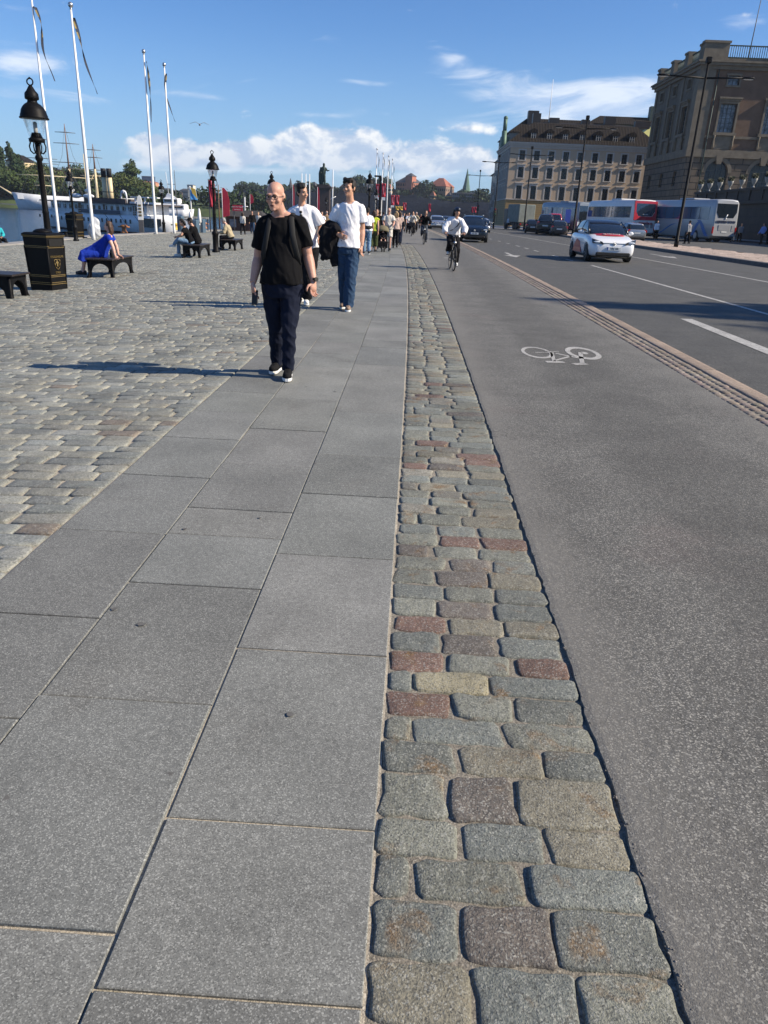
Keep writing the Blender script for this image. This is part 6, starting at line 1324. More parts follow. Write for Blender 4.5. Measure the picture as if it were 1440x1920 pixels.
b.prism([(-w_, 1.75), (w_, 1.75), (w_, 3.6), (-w_, 3.6), (-w_, 3.36), (w_*.84, 3.36), (w_*.84, 2.55), (w_*.62, 2.12), (-w_*.62, 2.12), (-w_*.84, 2.55), (-w_*.84, 3.35), (-w_, 3.35)], 0, .2, 'y')
for i in range(len(b.v)): b.v[i].y += max(0, b.v[i].z-1.4)*.09-.012
b.build('red_rear_panel', M['redpaint'], c2_)
text('interbus', .46, c2_, T(.1, -.03, 1.48) @ Matrix.Shear('XY', 4, (0.0, 0.0)) @ FACE_CAM, M['redpaint'], depth=.02, sx=1.0)
text('WILLMY', .16, c2_, T(0, .07, 2.3) @ FACE_CAM, M['signwhite'], depth=.02); text('dreams on wheels', .55, c2_, T(-1.29, 5.5, 1.7) @ RZ(R(-90)) @ FACE_CAM, M['signwhite'], depth=.004)
p = at(1098, 420, 104); coach('silver coach facing left behind the red and white one', (p.x, 104, zg(p.x)), R(20), SIL2, 10, face='front')
# covered truck
p = at(986, 420, 118); tr = empty('truck', (p.x, 118, zg(p.x)), R(12), 'covered grey green truck with white side panel by the hotel', 'truck')
b = MB(); b.box(-1.25, 1.25, 0, 5.2, 1.0, 3.5, bev=.08); b.build('cargo_cover', mat('grey green tarpaulin', (.17, .19, .17), .8, 0, .2, 1.5), tr); b = MB(); b.box(-1.2, 1.2, 5.4, 7.2, .6, 2.9, bev=.15); b.build('cab', mat('dark olive cab', (.05, .055, .05), .5, 0, .1), tr)
b = MB(); b.box(1.24, 1.30, .8, 4.2, 1.3, 3.1); b.build('white_panel', WHT, tr); b = MB(); b.box(-1.1, 1.1, -.05, 7, .55, .95); b.build('chassis', M['black'], tr)
for y in (1.0, 2.2, 6.2):
    for s in (-1, 1): b = MB(); b.prism([(y+.5*math.cos(6.2832*k/16), .5+.5*math.sin(6.2832*k/16)) for k in range(16)], min(s*.85, s*1.2), max(s*.85, s*1.2), 'x'); b.build('wheel', M['black'], tr)
b = MB(); b.box(-.95, -.75, -.08, 0, .7, .9); b.box(.75, .95, -.08, 0, .7, .9); b.build('taillight', TAIL, tr)
# road signs, signals
for px, py, Y, lb in ((1066, 396, 98, 'blue parking sign on a post before the hotel'),):
    p = at(px, py, Y); e = empty('road_sign', (p.x, Y, zg(p.x)), 0, lb, 'sign'); b = MB(); b.tube([(0, 0, 0), (0, 0, p.z-zg(p.x))], .05, 6); b.build('post', M['chrome'], e); b = MB(); b.box(-.32, .32, -.07, -.04, p.z-zg(p.x)-1.3, p.z-zg(p.x)+.2); b.build('plate', mat('blue sign face', (.06, .10, .42), .4, 0, .05), e)
for px, py, Y, lb in ((928, 398, 118, 'traffic signal on the street lamp by the hotel side'), (896, 390, 150, 'traffic signals far off below the spired church')):
    p = at(px, py, Y); e = empty('traffic_signal', (p.x, Y, zg(p.x)), 0, lb, 'traffic signal'); h = p.z-zg(p.x)+.6; b = MB(); b.tube([(0, 0, 0), (0, 0, h)], .06, 6); b.build('post', M['iron'], e)
    b = MB(); b.box(-.2, .2, -.3, -.06, h-1.1, h, bev=.04); b.build('housing', M['black'], e)
    for k, c in enumerate(((.25, .02, .02), (.12, .09, .02), (.02, .09, .04))): b = MB(); b.ball((0, -.3, h-.2-.34*k), (.11, .04, .11), 10, 6); b.build('lens', mat(f'signal lens {k}', c, .2, 0, 0), e)

# ------------------------------------------------------------------ people
def skin_mat(name, col):
    mt = mat(name, col, .5, 0, .10, 14, .0006, 300, spec=.35); b_ = mt.node_tree.nodes['Principled BSDF']; b_.inputs['Subsurface Weight'].default_value = .12; b_.inputs['Subsurface Radius'].default_value = (.02, .008, .004); b_.inputs['Subsurface Scale'].default_value = .5; return mt
SK1 = skin_mat('sun flushed pale skin', (.51, .285, .21)); SK2 = skin_mat('lightly tanned skin', (.50, .28, .19)); SK3 = skin_mat('pale skin', (.60, .36, .28))
CL = {}
def cloth(name, col, **kw):
    if name not in CL: CL[name] = mat(name, col, .9, 0, .10, 30, .0008, 250, spec=.12, **kw)
    return CL[name]
V = Vector
def hand(b, w, d, thumb, s=1.0, curl=.5, mi=0):
    # w wrist, d direction to the knuckles, thumb: side the thumb leaves from; palm faces towards n
    d = V(d).normalized(); t = V(thumb); t = (t - d*t.dot(d)).normalized(); n = d.cross(t)
    if n.dot(V((0, 0, -1))) < -2: n = -n
    pl = .095*s; c = V(w)+d*pl*.5
    b.tube([V(w)-d*.02*s, V(w)+d*.02*s, c, V(w)+d*pl], [(.026*s, .020*s), (.034*s, .018*s), (.042*s, .017*s), (.040*s, .014*s)], 12, mi, side=t)
    for k, L in enumerate((.072, .080, .075, .058)):
        o = V(w)+d*(pl*.94-abs(k-1.3)*.004)+t*(.030-.020*k)*s; a = curl*(.8+.12*k); p = [o]; dd = d
        for seg, q in ((.45, .6), (.32, 1.0), (.23, .8)):
            dd = (Matrix.Rotation(a*q, 3, t) @ dd).normalized(); p.append(p[-1]+dd*L*s*seg)
        b.tube(p, [.0095*s, .009*s, .0082*s, .006*s], 8, mi)
    o = V(w)+d*.028*s+t*.030*s; dd = (d*.62+t*.75+n*.25).normalized(); b.tube([o-t*.012*s, o+dd*.035*s, o+(dd+d*.35).normalized()*.062*s, o+(dd*.8+d*.7).normalized()*.085*s], [.014*s, .0125*s, .0105*s, .007*s], 8, mi)
def head(b, c, f, up, s=1.0, jaw=1.0):
    # face looks along f
    f = V(f).normalized(); up = V(up); up = (up-f*up.dot(f)).normalized(); r = up.cross(f); Rm = Matrix((r, -f, up)).transposed()   # local: x right hand side, -y forward, z up
    P = lambda x, y, z: V(c)+Rm @ V((x*s, y*s, z*s))
    B = lambda p, q: b.ball(P(*p), tuple(k*s for k in q), 16, 12, 0, Rm)
    B((0, .016, .046), (.076, .096, .080)); B((0, -.024, -.018), (.066, .070, .092)); B((0, -.040, -.074), (.046*jaw, .046, .042)); B((0, -.075, -.100), (.024*jaw, .018, .016))
    for q in (-1, 1):
        B((q*.044, -.066, -.024), (.024, .020, .022)); B((q*.028, -.084, .026), (.026, .013, .009)); B((q*.079, .012, -.006), (.010, .021, .032)); B((q*.084, .018, .004), (.007, .020, .026))
    b.tube([P(0, -.088, .018), P(0, -.101, -.010), P(0, -.109, -.026), P(0, -.094, -.036)], [.010*s, .0125*s, .0155*s, .011*s], 8); B((-.012, -.100, -.030), (.010, .010, .009)); B((.012, -.100, -.030), (.010, .010, .009))
    b.tube([P(-.022, -.086, -.058), P(0, -.096, -.056), P(.022, -.086, -.058)], [.006*s, .008*s, .006*s], 6); b.tube([P(-.020, -.084, -.070), P(0, -.094, -.073), P(.020, -.084, -.070)], [.006*s, .009*s, .006*s], 6)
    return P, Rm
def torso_rings(J, grow, t0, t1, sx=1.0, belly=0.0, n=10, flare=0.0, s=1.0):
    # ellipses from the hips (t=0) to the neck (t=1) along the spine
    hip, neck = V(J['hip']), V(J['neck']); mid = (hip+neck)*.5+V(J.get('bendoff', (0, 0, 0)))
    hs = (V(J['hL'])-V(J['hR'])).normalized(); ss = (V(J['sL'])-V(J['sR'])).normalized(); f = V(J['f'])
    tab = [(-.20, .155, .105), (-.12, .172, .118), (0, .175, .120), (.2, .160, .112), (.38, .150, .108), (.6, .168, .118), (.8, .178, .115), (.9, .165, .095), (.97, .105, .075), (1.0, .062, .060)]
    def rr(t):
        for (a, x0, y0), (c, x1, y1) in zip(tab, tab[1:]):
            if t <= c: u = max(0, (t-a)/(c-a)); return x0+(x1-x0)*u, y0+(y1-y0)*u
        return tab[-1][1:]
    pts, rad, rings = [], [], []
    for k in range(n+1):
        t = t0+(t1-t0)*k/n; p = hip*(1-t)**2+mid*2*t*(1-t)+neck*t*t if t >= 0 else hip+(hip-mid).normalized()*(-t)*(neck-hip).length
        x, y = rr(t); fl = flare*max(0, (.45-t)); y += belly*math.exp(-((t-.25)/.25)**2)
        tan = ((neck-mid)*t+(mid-hip)*(1-t)).normalized(); sd = (hs*(1-max(0, t))+ss*max(0, t)); sd = (sd-tan*sd.dot(tan)).normalized(); fw = tan.cross(sd)
        off = -fw*0 + (V(f)-tan*V(f).dot(tan))*belly*.5*math.exp(-((t-.25)/.25)**2)
        rings.append([p+off+sd*((x*sx*s+grow+fl)*math.cos(2*math.pi*i/20))+fw*((y*s+grow+fl)*math.sin(2*math.pi*i/20)) for i in range(20)])
    return rings
def limb(b, pts, rad, n=12):
    # extra points give the muscles their swell and keep the joints round
    b.tube(pts, rad, n)
    for p, r in list(zip(pts, rad))[1:-1]: b.ball(p, r*.985, 10, 8)
def seg(a, c, t): return V(a)+(V(c)-V(a))*t
def shoe(b0, b1, ankle, d, s=1.0, L=.27, gz=0.0, hi=.09):
    d = V(d); pitch = d.z; d = V((d.x, d.y, 0)).normalized(); sd = V((-d.y, d.x, 0)); a = V(ankle)
    heel = a-d*.075*s; R_ = lambda u, w, z: V((a.x, a.y, 0))+d*u*s+sd*w*s+V((0, 0, z))
    prof = [(-.085, .030), (-.06, .038), (0, .036), (.07, .042), (.13, .046), (.165, .036), (.19, .015)]
    def outline(k): return [(u, w*k) for u, w in prof] + [(u, -w*k) for u, w in prof[::-1]]
    zz = gz + (a.z-gz-.085*s)
    b1.loft([[R_(u, w, zz+z*s + max(0, pitch)*0) for u, w in outline(k)] for k, z in ((.96, 0), (1.04, .012), (1.03, .030))], smooth=False)
    hz = lambda u: (.095 if u < .02 else .095-.045*min(1, (u-.02)/.12))*s
    b0.loft([[R_(u, w, zz+.028*s) for u, w in outline(1.0)], [R_(u, w, zz+.028*s+hz(u)*.5) for u, w in outline(.95)], [R_(u*.97-.002, w, zz+.028*s+hz(u)*.82) for u, w in outline(.72)], [R_(u*.9-.004, w, zz+.024*s+hz(u)) for u, w in outline(.40)]])
def person(base, label, J, top=None, bottom=None, shoes=None, hair=None, skin=SK2, vox=.012, s=1.0, belly=0.0, jaw=1.0, face=True, group=None, curl=.45, thumbs=None, sx=1.0, hands=True, name='person', tloose=.016, bloose=.016, sleeve=.55, seed=1, hem=-.05, dress=None, wide=1.0, armk=1.08):
    e = empty(name, base, 0, label, 'person', group); f = V(J['f']).normalized()
    q = {k: (V(v) if k != 'vox' else v) for k, v in J.items()}
    # body: one continuous skin
    b = MB(); rings = torso_rings(q, 0, -.16, 1.0, sx, belly*.9, s=s); b.loft(rings, 0)
    hc = q['head']; nk = q['neck']; b.tube([nk-(hc-nk)*.35, nk, seg(nk, hc, .55), hc], [.075*s, .060*s, .055*s, .060*s], 12)
    up = q.get('hup', V((0, 0, 1))); P, Rm = head(b, hc, q['hf'], up, s, jaw)
    for sd in 'LR':
        S, E, W_ = q['s'+sd], q['e'+sd], q['w'+sd]; ak = s*armk; b.ball(S, .056*s, 10, 8); b.tube([seg(nk, hc, .15), seg(nk, S, .5)+V((0, 0, .006)), S], [.045*s, .052*s, .052*s], 10); limb(b, [S, seg(S, E, .35), E, seg(E, W_, .3), W_], [.056*ak, .053*ak, .043*ak, .045*ak, .028*ak])
        H_, K, A = q['h'+sd], q['k'+sd], q['a'+sd]; limb(b, [H_, seg(H_, K, .3), K, seg(K, A, .3), A], [.092*s, .086*s, .058*s, .060*s, .038*s])
        b.tube([A, A+V(q['t'+sd])*.12*s+V((0, 0, -.05*s))], [.038*s, .03*s], 8)
    me = fuse(b, vox, 3)
    if hands:
        hb = MB()
        for sd in 'LR':
            W_ = q['w'+sd]; d = q.get('d'+sd, (W_-q['e'+sd]).normalized()); hand(hb, W_, d, (thumbs or {}).get(sd, f), s, curl)
        hm_ = hb.mesh('h'); bm = bmesh.new(); bm.from_mesh(me); bm.from_mesh(hm_); bm.to_mesh(me); bm.free(); bpy.data.meshes.remove(hm_)
        for p in me.polygons: p.use_smooth = True
    link('body', me, skin, e)
    if face:
        for k in (-1, 1):
            b = MB(); b.ball(P(k*.030, -.0835, .004), (.0135*s, .006*s, .0065*s), 8, 6, 0, Rm); b.build('eye', M['eye'], e)
            b = MB(); b.tube([P(k*.012, -.097, .022), P(k*.030, -.098, .028), P(k*.048, -.084, .022)], [.004*s, .0045*s, .003*s], 5); b.build('eyebrow', hair[1] if hair else M['brow'], e)
        b = MB(); b.tube([P(-.021, -.090, -.064), P(0, -.099, -.0645), P(.021, -.090, -.064)], [.003*s, .0055*s, .003*s], 6); b.build('mouth', M['lip'], e)
    if dress:
        b = MB(); rings = torso_rings(q, tloose, -.1, .93, sx, belly, s=s); b.loft(rings); kn = [(q['kL']+q['kR'])*.5, (q['aL']+q['aR'])*.5]; hp = q['hip']; b.tube([seg(hp, q['neck'], .62), seg(hp, kn[0], .35)+V((0, 0, .10)), kn[0]+V((0, 0, .02))], [.15*s, .17*s, .15*s], 14)
        w_ = dress[1]; b.tube([hp+(hp-q['neck']).normalized()*.02, seg(hp, kn[0], .5), kn[0], seg(kn[0], kn[1], dress[2])], [(.20*s, .15*s), (.23*s*w_, .17*s), (.25*s*w_, .17*s), (.27*s*w_, .17*s)], 16, side=q['hL']-q['hR'])
        for sd in 'LR': S, E = q['s'+sd], q['e'+sd]; b.ball(S, .066*s, 10, 8); b.tube([seg(nk, S, .3), S], [.05*s, .062*s], 10); b.tube([S, seg(S, E, sleeve)], [.066*s, .072*s], 12)
        link('dress', fuse(b, vox, 3, (.012, 7, .35), seed), dress[0], e)
    if top:
        b = MB(); rings = torso_rings(q, tloose, hem, .965, sx, belly, 14, s=s, flare=.045); b.loft(rings)
        for sd in 'LR':
            S, E, W_ = q['s'+sd], q['e'+sd], q['w'+sd]; b.ball(S, (.052*armk+tloose*.75)*s, 12, 9); b.tube([seg(nk, S, .18)+V((0, 0, -.012)), seg(nk, S, .55)+V((0, 0, .0)), S], [(.045+tloose*.6)*s, (.052+tloose*.6)*s, (.053*armk+tloose*.75)*s], 12)
            if sleeve <= 1: b.tube([S, seg(S, E, sleeve*.5), seg(S, E, sleeve)], [(.055*armk+tloose*.8)*s, (.055*armk+tloose*1.0)*s, (.054*armk+tloose*1.3)*s], 14)
            else: limb(b, [S, seg(S, E, .5), E, seg(E, W_, .5), seg(E, W_, .95)], [(.056+tloose*.8)*s, (.054+tloose*.9)*s, (.048+tloose)*s, (.044+tloose)*s, (.034+tloose)*s])
        link(top[1] if len(top) > 1 else 'shirt', fuse(b, vox, 3, (.0125 if vox < .01 else .014, 8, .7), seed), top[0], e)
    if bottom:
        b = MB(); rings = torso_rings(q, bloose*.8+.006, -.17, .20, sx, belly*.95, 6, s=s); b.loft(rings)
        end = bottom[1] if len(bottom) > 1 else .96
        for sd in 'LR':
            H_, K, A = q['h'+sd], q['k'+sd], q['a'+sd]; b.ball(H_, (.094+bloose)*s, 12, 9)
            pts = [H_, seg(H_, K, .35), K, seg(K, A, .35), seg(K, A, end)] if end > 0 else [H_, seg(H_, K, .5), seg(H_, K, -end)]
            rad = [(.092+bloose), (.086+bloose), (.062+bloose*wide), (.060+bloose*wide*1.1), (.046+bloose*wide*1.3)] if end > 0 else [.092+bloose, .09+bloose, .085+bloose*1.5]
            limb(b, pts, [r*s for r in rad])
        link('trousers' if end > .5 else 'shorts', fuse(b, vox, 3, (.0125, 8, 1.15), seed+3), bottom[0], e)
    if shoes:
        for sd in 'LR':
            b0, b1 = MB(), MB(); shoe(b0, b1, q['a'+sd], q['t'+sd], s*1.0); o = b0.build('shoe', shoes[0], e); b1.build('sole', shoes[1], o)
    if hair:
        kind, hm2 = hair; b = MB(); rnd = random.Random(seed)
        Bh = lambda p, r: b.ball(P(*p), tuple(k*s for k in r), 12, 9, 0, Rm)
        if kind == 'thin':
            Bh((0, .05, .015), (.080, .066, .055))
        else:
            Bh((0, .030, .058), (.085, .094, .085)); Bh((0, .055, .0), (.080, .062, .075))
            for k in (-1, 1): Bh((k*.070, .012, .030), (.018, .045, .045))
        if kind == 'quiff':
            for i in range(16): a = rnd.uniform(-1, 1); Bh((a*.055, -.052+rnd.uniform(-.016, .03), .105+rnd.uniform(-.01, .022)), (.03, .036, .024))
            Bh((-.045, -.070, .078), (.03, .022, .022)); Bh((.04, -.07, .082), (.026, .02, .018))
        if kind == 'curly':
            for i in range(40): a, c = rnd.uniform(0, 6.28), rnd.uniform(.2, 1.25); Bh((.082*math.cos(a)*math.sin(c), .020+.092*math.sin(a)*math.sin(c), .062+.082*math.cos(c)), (.026, .026, .022))
        if kind in ('long', 'tied'):
            for k in (-1, 0, 1): b.tube([P(k*.06, .05, .06), P(k*.075, .075, -.03), P(k*.07, .085, -.13), P(k*.055, .08, -.22 if kind == 'long' else -.13)], [.05*s, .052*s, .045*s, .028*s], 8)
        link('hair', fuse(b, min(vox, .010), 2, (.006, 22, .35), seed), hm2, e)
    return e, P, Rm, q
M['eye'] = mat('dark eyes', (.03, .022, .018), .2, 0, 0); M['lip'] = mat('lip shadow', (.16, .05, .045), .5, 0, .1); M['brow'] = mat('light brown brow', (.22, .12, .07), .8, 0, .1)
HB = mat('black brown hair', (.008, .006, .005), .75, 0, .3, 60, .001, 200); HG = mat('grey hair', (.30, .29, .28), .7, 0, .2, 60); HBR = mat('brown hair', (.055, .028, .015), .6, 0, .3, 60); HBL = mat('blond hair', (.30, .19, .09), .6, 0, .2, 60)
WSOLE = mat('white rubber sole', (.70, .70, .68), .6, 0, .05); BLK = cloth('black jersey', (.006, .006, .007)); NVY = cloth('navy trousers', (.010, .013, .026)); WHTC = cloth('white cotton', (.74, .74, .77)); JEAN = cloth('dark blue denim', (.028, .055, .105)); LJEAN = cloth('light blue denim', (.16, .25, .36)); BKP = cloth('black trousers', (.010, .010, .012)); BEI = cloth('beige jacket cloth', (.38, .32, .21)); BSH = mat('black shoe', (.012, .012, .013), .6, 0, .15, 20); TSH = mat('tan suede shoe', (.22, .15, .11), .8, 0, .15, 20); BRC = cloth('cream shirt', (.55, .52, .47)); DGC = cloth('dark green jacket', (.02, .025, .02)); BLUC = cloth('cobalt blue dress', (.014, .040, .33))

# joints read along the photograph's rays at a chosen distance give the pose its true size
def joints(Y, base, spec, f, hf):
    J = {k: at(px, py, Y+dy)-V(base) for k, (px, py, dy) in spec.items()}; J['f'] = V(f); J['hf'] = V(hf).normalized(); return J
# --- bald man in black
base = V((-1.29, 7.30, 0)); Y = 7.30
J = joints(Y, base, dict(hip=(529, 536, 0), neck=(527, 405, .03), head=(516, 369, -.03), sR=(494, 421, .02), sL=(564, 420, .02), eR=(485, 482, .06), eL=(577, 478, .07), wR=(474, 531, -.06), wL=(588, 528, -.02), hR=(511, 546, 0), hL=(546, 546, 0), kR=(518, 618, .06), kL=(542, 616, -.12), aR=(519, 684, .20), aL=(540, 694, -.08)), (0, -1, 0), (-.17, -1, -.12))
J['tL'] = V((.10, -1, .0)); J['tR'] = V((-.10, -1, .0)); J['dR'] = (at(476, 553, Y-.10)-at(474, 531, Y-.06)).normalized(); J['dL'] = (at(586, 556, Y-.06)-at(588, 528, Y-.02)).normalized()
J['aL'].z = .095; J['aR'].z = .10
e1, P, Rm, q = person(base, 'bald man in black t-shirt and navy trousers walking towards the camera', J, (BLK, 'tshirt'), (NVY, 1.02), (cloth('black knit shoe', (.012, .012, .013)), WSOLE), None, SK1, .0075, 1.0, belly=.028, jaw=1.05, curl=.55, thumbs={'R': V((.5, -.8, 0)), 'L': V((-.6, -.75, 0))}, sx=1.06, tloose=.013, bloose=.013, sleeve=.72, seed=2, hem=.03, wide=.5, armk=1.12)
gl = MB()                                             # glasses
for k in (-1, 1):
    c = (k*.033, -.104, .002); n = 16; oval = [P(c[0]+.026*math.cos(6.2832*i/n), c[1]+.004*abs(math.cos(6.2832*i/n)), c[2]+.016*math.sin(6.2832*i/n)) for i in range(n+1)]; gl.tube(oval, .0021, 5); gl.tube([P(k*.058, -.099, .010), P(k*.076, -.05, .010), P(k*.083, .012, .006)], .0024, 5); gl.tube([P(k*.010, -.106, .013), P(k*.034, -.108, .018), P(k*.058, -.099, .012)], .0034, 5)
gl.tube([P(-.008, -.107, .006), P(.008, -.107, .006)], .002, 5); gl.build('glasses', M['black'], e1)
b = MB(); b.ball(P(0, -.094, -.064), (.017, .008, .010), 10, 7, 0, Rm); b.build('open_mouth', mat('mouth interior', (.05, .012, .012), .6, 0, 0), e1)
b = MB(); b.ball(P(.088, .004, -.016), (.007, .008, .008), 8, 6); b.tube([P(.088, 0, -.02), P(.087, -.006, -.045)], .003, 5); b.build('earbud', M['black'], e1)
STR = mat('black webbing', (.006, .0065, .007), .8, 0, .1, 40)
sh = q['sL']; b = MB(); fy = V((0, -1, 0))
b.tube([sh+V((-.075, .10, .055)), sh+V((-.078, .0, .088)), sh+V((-.075, -.085, .035)), sh+V((-.055, -.140, -.10)), sh+V((-.020, -.125, -.26)), sh+V((-.012, -.04, -.36))], [(.026, .008)]*6, 8, side=(1, .15, 0)); b.build('backpack_strap', STR, e1)
sh = q['sR']; b = MB(); b.tube([sh+V((.072, .10, .055)), sh+V((.076, .0, .088)), sh+V((.072, -.085, .035)), sh+V((.052, -.138, -.10)), sh+V((.018, -.125, -.26)), sh+V((.010, -.04, -.36))], [(.024, .007)]*6, 8, side=(1, -.15, 0)); b.build('backpack_strap', STR, e1)
bc = seg(q['hip'], q['neck'], .60)+V((0, .22, 0)); bp = empty('backpack', base+bc, 0, 'black backpack worn by the bald man', 'backpack'); b = MB(); b.tube([(0, 0, -.25), (0, .01, -.1), (0, .01, .1), (0, -.02, .22)], [(.13, .07), (.155, .10), (.15, .095), (.10, .06)], 14, side=(1, 0, 0)); link('bag', fuse(b, .012, 3), STR, bp)
b = MB(); w = q['wL']; d = V(J['dL']); b.tube([w-d*.030, w-d*.008], [.0325, .0315], 14); b.build('watch_strap', M['black'], e1); b = MB(); b.tube([w-d*.019+V((.022, -.024, .004)), w-d*.019+V((.032, -.036, .006))], [.021, .020], 14); b.build('watch_face', M['black'], e1)
w = q['wR']+V(J['dR'])*.105; ph = empty('phone', base+w+V((.014, -.026, -.03)), 0, 'black phone held in the bald man\'s lowered hand', 'phone'); b = MB(); b.box(-.005, .005, -.035, .035, -.065, .070, bev=.004); o = b.build('case', M['black'], ph); o.rotation_euler = (R(-10), R(18), R(62)); b = MB(); b.box(.0052, .0062, -.032, .032, -.062, .066); o2 = b.build('screen', M['darkglass'], o)

# --- young man in white t-shirt carrying a dark jacket
Y = 12.95; base = V((-1.17, Y, 0))
J = joints(Y, base, dict(hip=(652, 463, 0), neck=(656.5, 380, .03), head=(655, 353, -.02), sR=(633.5, 394, .02), sL=(676, 392, .02), eR=(619, 424, .06), eL=(679, 430, .06), wR=(635, 440, -.20), wL=(678, 462, -.02), hR=(643, 468, 0), hL=(662, 468, 0), kR=(645, 520, .05), kL=(657, 521, -.10), aR=(647, 566, .22), aL=(653, 572, -.10)), (-.1, -1, 0), (-.55, -1, .05))
J['tL'] = V((.05, -1, 0)); J['tR'] = V((-.25, -1, 0)); J['aL'].z = .095; J['aR'].z = .10; J['dR'] = V((.75, -.55, -.25)); J['dL'] = (at(676, 482, Y-.05)-at(677, 466, Y-.02)).normalized()
e2, P, Rm, q = person(base, 'young man in white t-shirt and jeans with a dark jacket over his arm', J, (WHTC, 'tshirt'), (JEAN, 1.06), (TSH, WSOLE), ('quiff', HB), SK2, .0085, 1.06, jaw=.95, thumbs={'R': V((.3, 0, 1)), 'L': V((-.3, -1, 0))}, tloose=.024, bloose=.022, sleeve=.62, seed=5, hem=-.01, wide=1.25, sx=.95)
jk = empty('jacket', base+q['wR']+V((-.03, .02, 0)), 0, 'dark jacket hanging over the young man\'s forearm', 'jacket'); pm_ = seg(q['eR'], q['wR'], .5)-q['wR']+V((.03, -.02, 0)); b = MB(); el = q['eR']-q['wR']+V((.03, -.02, 0))
b.tube([el+V((-.03, 0, .02)), pm_+V((0, 0, .03)), V((.0, -.01, .02))], [.085, .09, .075], 12); b.tube([pm_+V((-.05, -.03, .02)), pm_+V((-.10, -.05, -.15)), pm_+V((-.12, -.03, -.34)), pm_+V((-.08, -.02, -.44))], [(.13, .07), (.15, .07), (.12, .055), (.05, .03)], 12, side=(1, .2, 0))
b.tube([pm_+V((.02, .0, 0)), pm_+V((.03, .02, -.2)), pm_+V((.0, .02, -.45)), pm_+V((.02, 0, -.56))], [(.09, .06), (.10, .06), (.07, .05), (.05, .035)], 10, side=(1, 0, 0)); b.tube([pm_+V((-.08, 0, -.30)), pm_+V((-.17, -.02, -.40)), pm_+V((-.20, 0, -.46))], [.06, .05, .03], 9); b.tube([el+V((-.05, 0, .0)), el+V((-.10, 0, -.12)), el+V((-.09, 0, -.24))], [.08, .09, .05], 10)
link('cloth', fuse(b, .012, 2, (.018, 9, .6), 4), BKP, jk)
# --- man in loose white shirt behind
Y = 13.5; base = V((-1.93, Y, 0))
J = joints(Y, base, dict(hip=(575, 462, 0), neck=(566, 386, .03), head=(567, 362, 0), sR=(546, 401, .03), sL=(589, 399, 0), eR=(545, 430, .08), eL=(601, 425, .05), wR=(548, 455, -.05), wL=(598, 444, -.12), hR=(567, 468, 0), hL=(586, 468, 0), kR=(568, 520, .02), kL=(580, 520, -.12), aR=(566, 566, .25), aL=(574, 570, -.05)), (.15, -1, 0), (.80, -.75, -.02))
J['tL'] = V((.2, -1, 0)); J['tR'] = V((.1, -1, 0)); J['aL'].z = .095; J['aR'].z = .12; J['dL'] = V((-.1, -.3, -.8))
e3, P, Rm, q = person(base, 'dark haired man in loose white shirt looking aside behind the bald man', J, (WHTC, 'shirt'), (BKP, .96), (WSOLE, WSOLE), ('curly', HB), SK2, .0095, 1.0, tloose=.038, bloose=.03, sleeve=.85, seed=9, hem=-.06, wide=1.3)
b = MB(); n0 = seg(q['neck'], q['hip'], .12)+V((0, -.16, 0)); b.ball(n0+V((-.005, 0, -.02)), (.026, .012, .022), 10, 7); b.ball(n0+V((0, -.006, -.075)), (.026, .012, .022), 10, 7); b.tube([n0, n0+V((0, -.004, -.07))], .006, 5); b.build('hanging_sunglasses', M['black'], e3)

# --- generic poses for everyone else: facing -Y, then turned
def pose(h=1.75, stride=.30, ph=1, arm=.18, lean=.03, rz=0.0, bag=None):
    s = h/1.80; st = stride*s/2*ph; z = lambda v: v*s
    J = dict(hip=V((0, 0, z(.95))), neck=V((0, -lean, z(1.50))), head=V((0, -lean-.025, z(1.675))), hL=V((.095*s, 0, z(.92))), hR=V((-.095*s, 0, z(.92))), kL=V((.10*s, -st*.75-.03, z(.52))), kR=V((-.10*s, st*.30-.03, z(.52))), aL=V((.095*s, -st, z(.09))), aR=V((-.095*s, st*1.05, z(.12 if ph else .09))),
             sL=V((.175*s, -lean, z(1.425))), sR=V((-.175*s, -lean, z(1.425))), eL=V((.23*s, arm*.5*ph-lean+.02, z(1.15))), eR=V((-.23*s, -arm*.5*ph-lean+.02, z(1.15))), wL=V((.235*s, arm*ph-lean-.07, z(.90))), wR=V((-.235*s, -arm*ph-lean-.07, z(.90))), tL=V((.08, -1, 0)), tR=V((-.08, -1, 0)), f=V((0, -1, 0)), hf=V((0, -1, -.03)))
    return turn(J, rz), s
def turn(J, rz): m_ = Matrix.Rotation(rz, 3, 'Z'); return {k: m_ @ v for k, v in J.items()}
def walker(px, py, Y, label, h=1.72, rz=0.0, stride=.35, ph=1, fix=None, gz=None, **kw):
    p = at(px, py, Y); g = zg(p.x) if gz is None else gz; J, s = pose(h, stride, ph); 
    if fix: J.update({k: V(v)*s for k, v in fix.items()})
    J = turn(J, rz); kw.setdefault('vox', .016); kw.setdefault('shoes', (BSH, BSH)); return person(V((p.x, Y, g)), label, J, s=s, face=kw.pop('face', False), **kw)
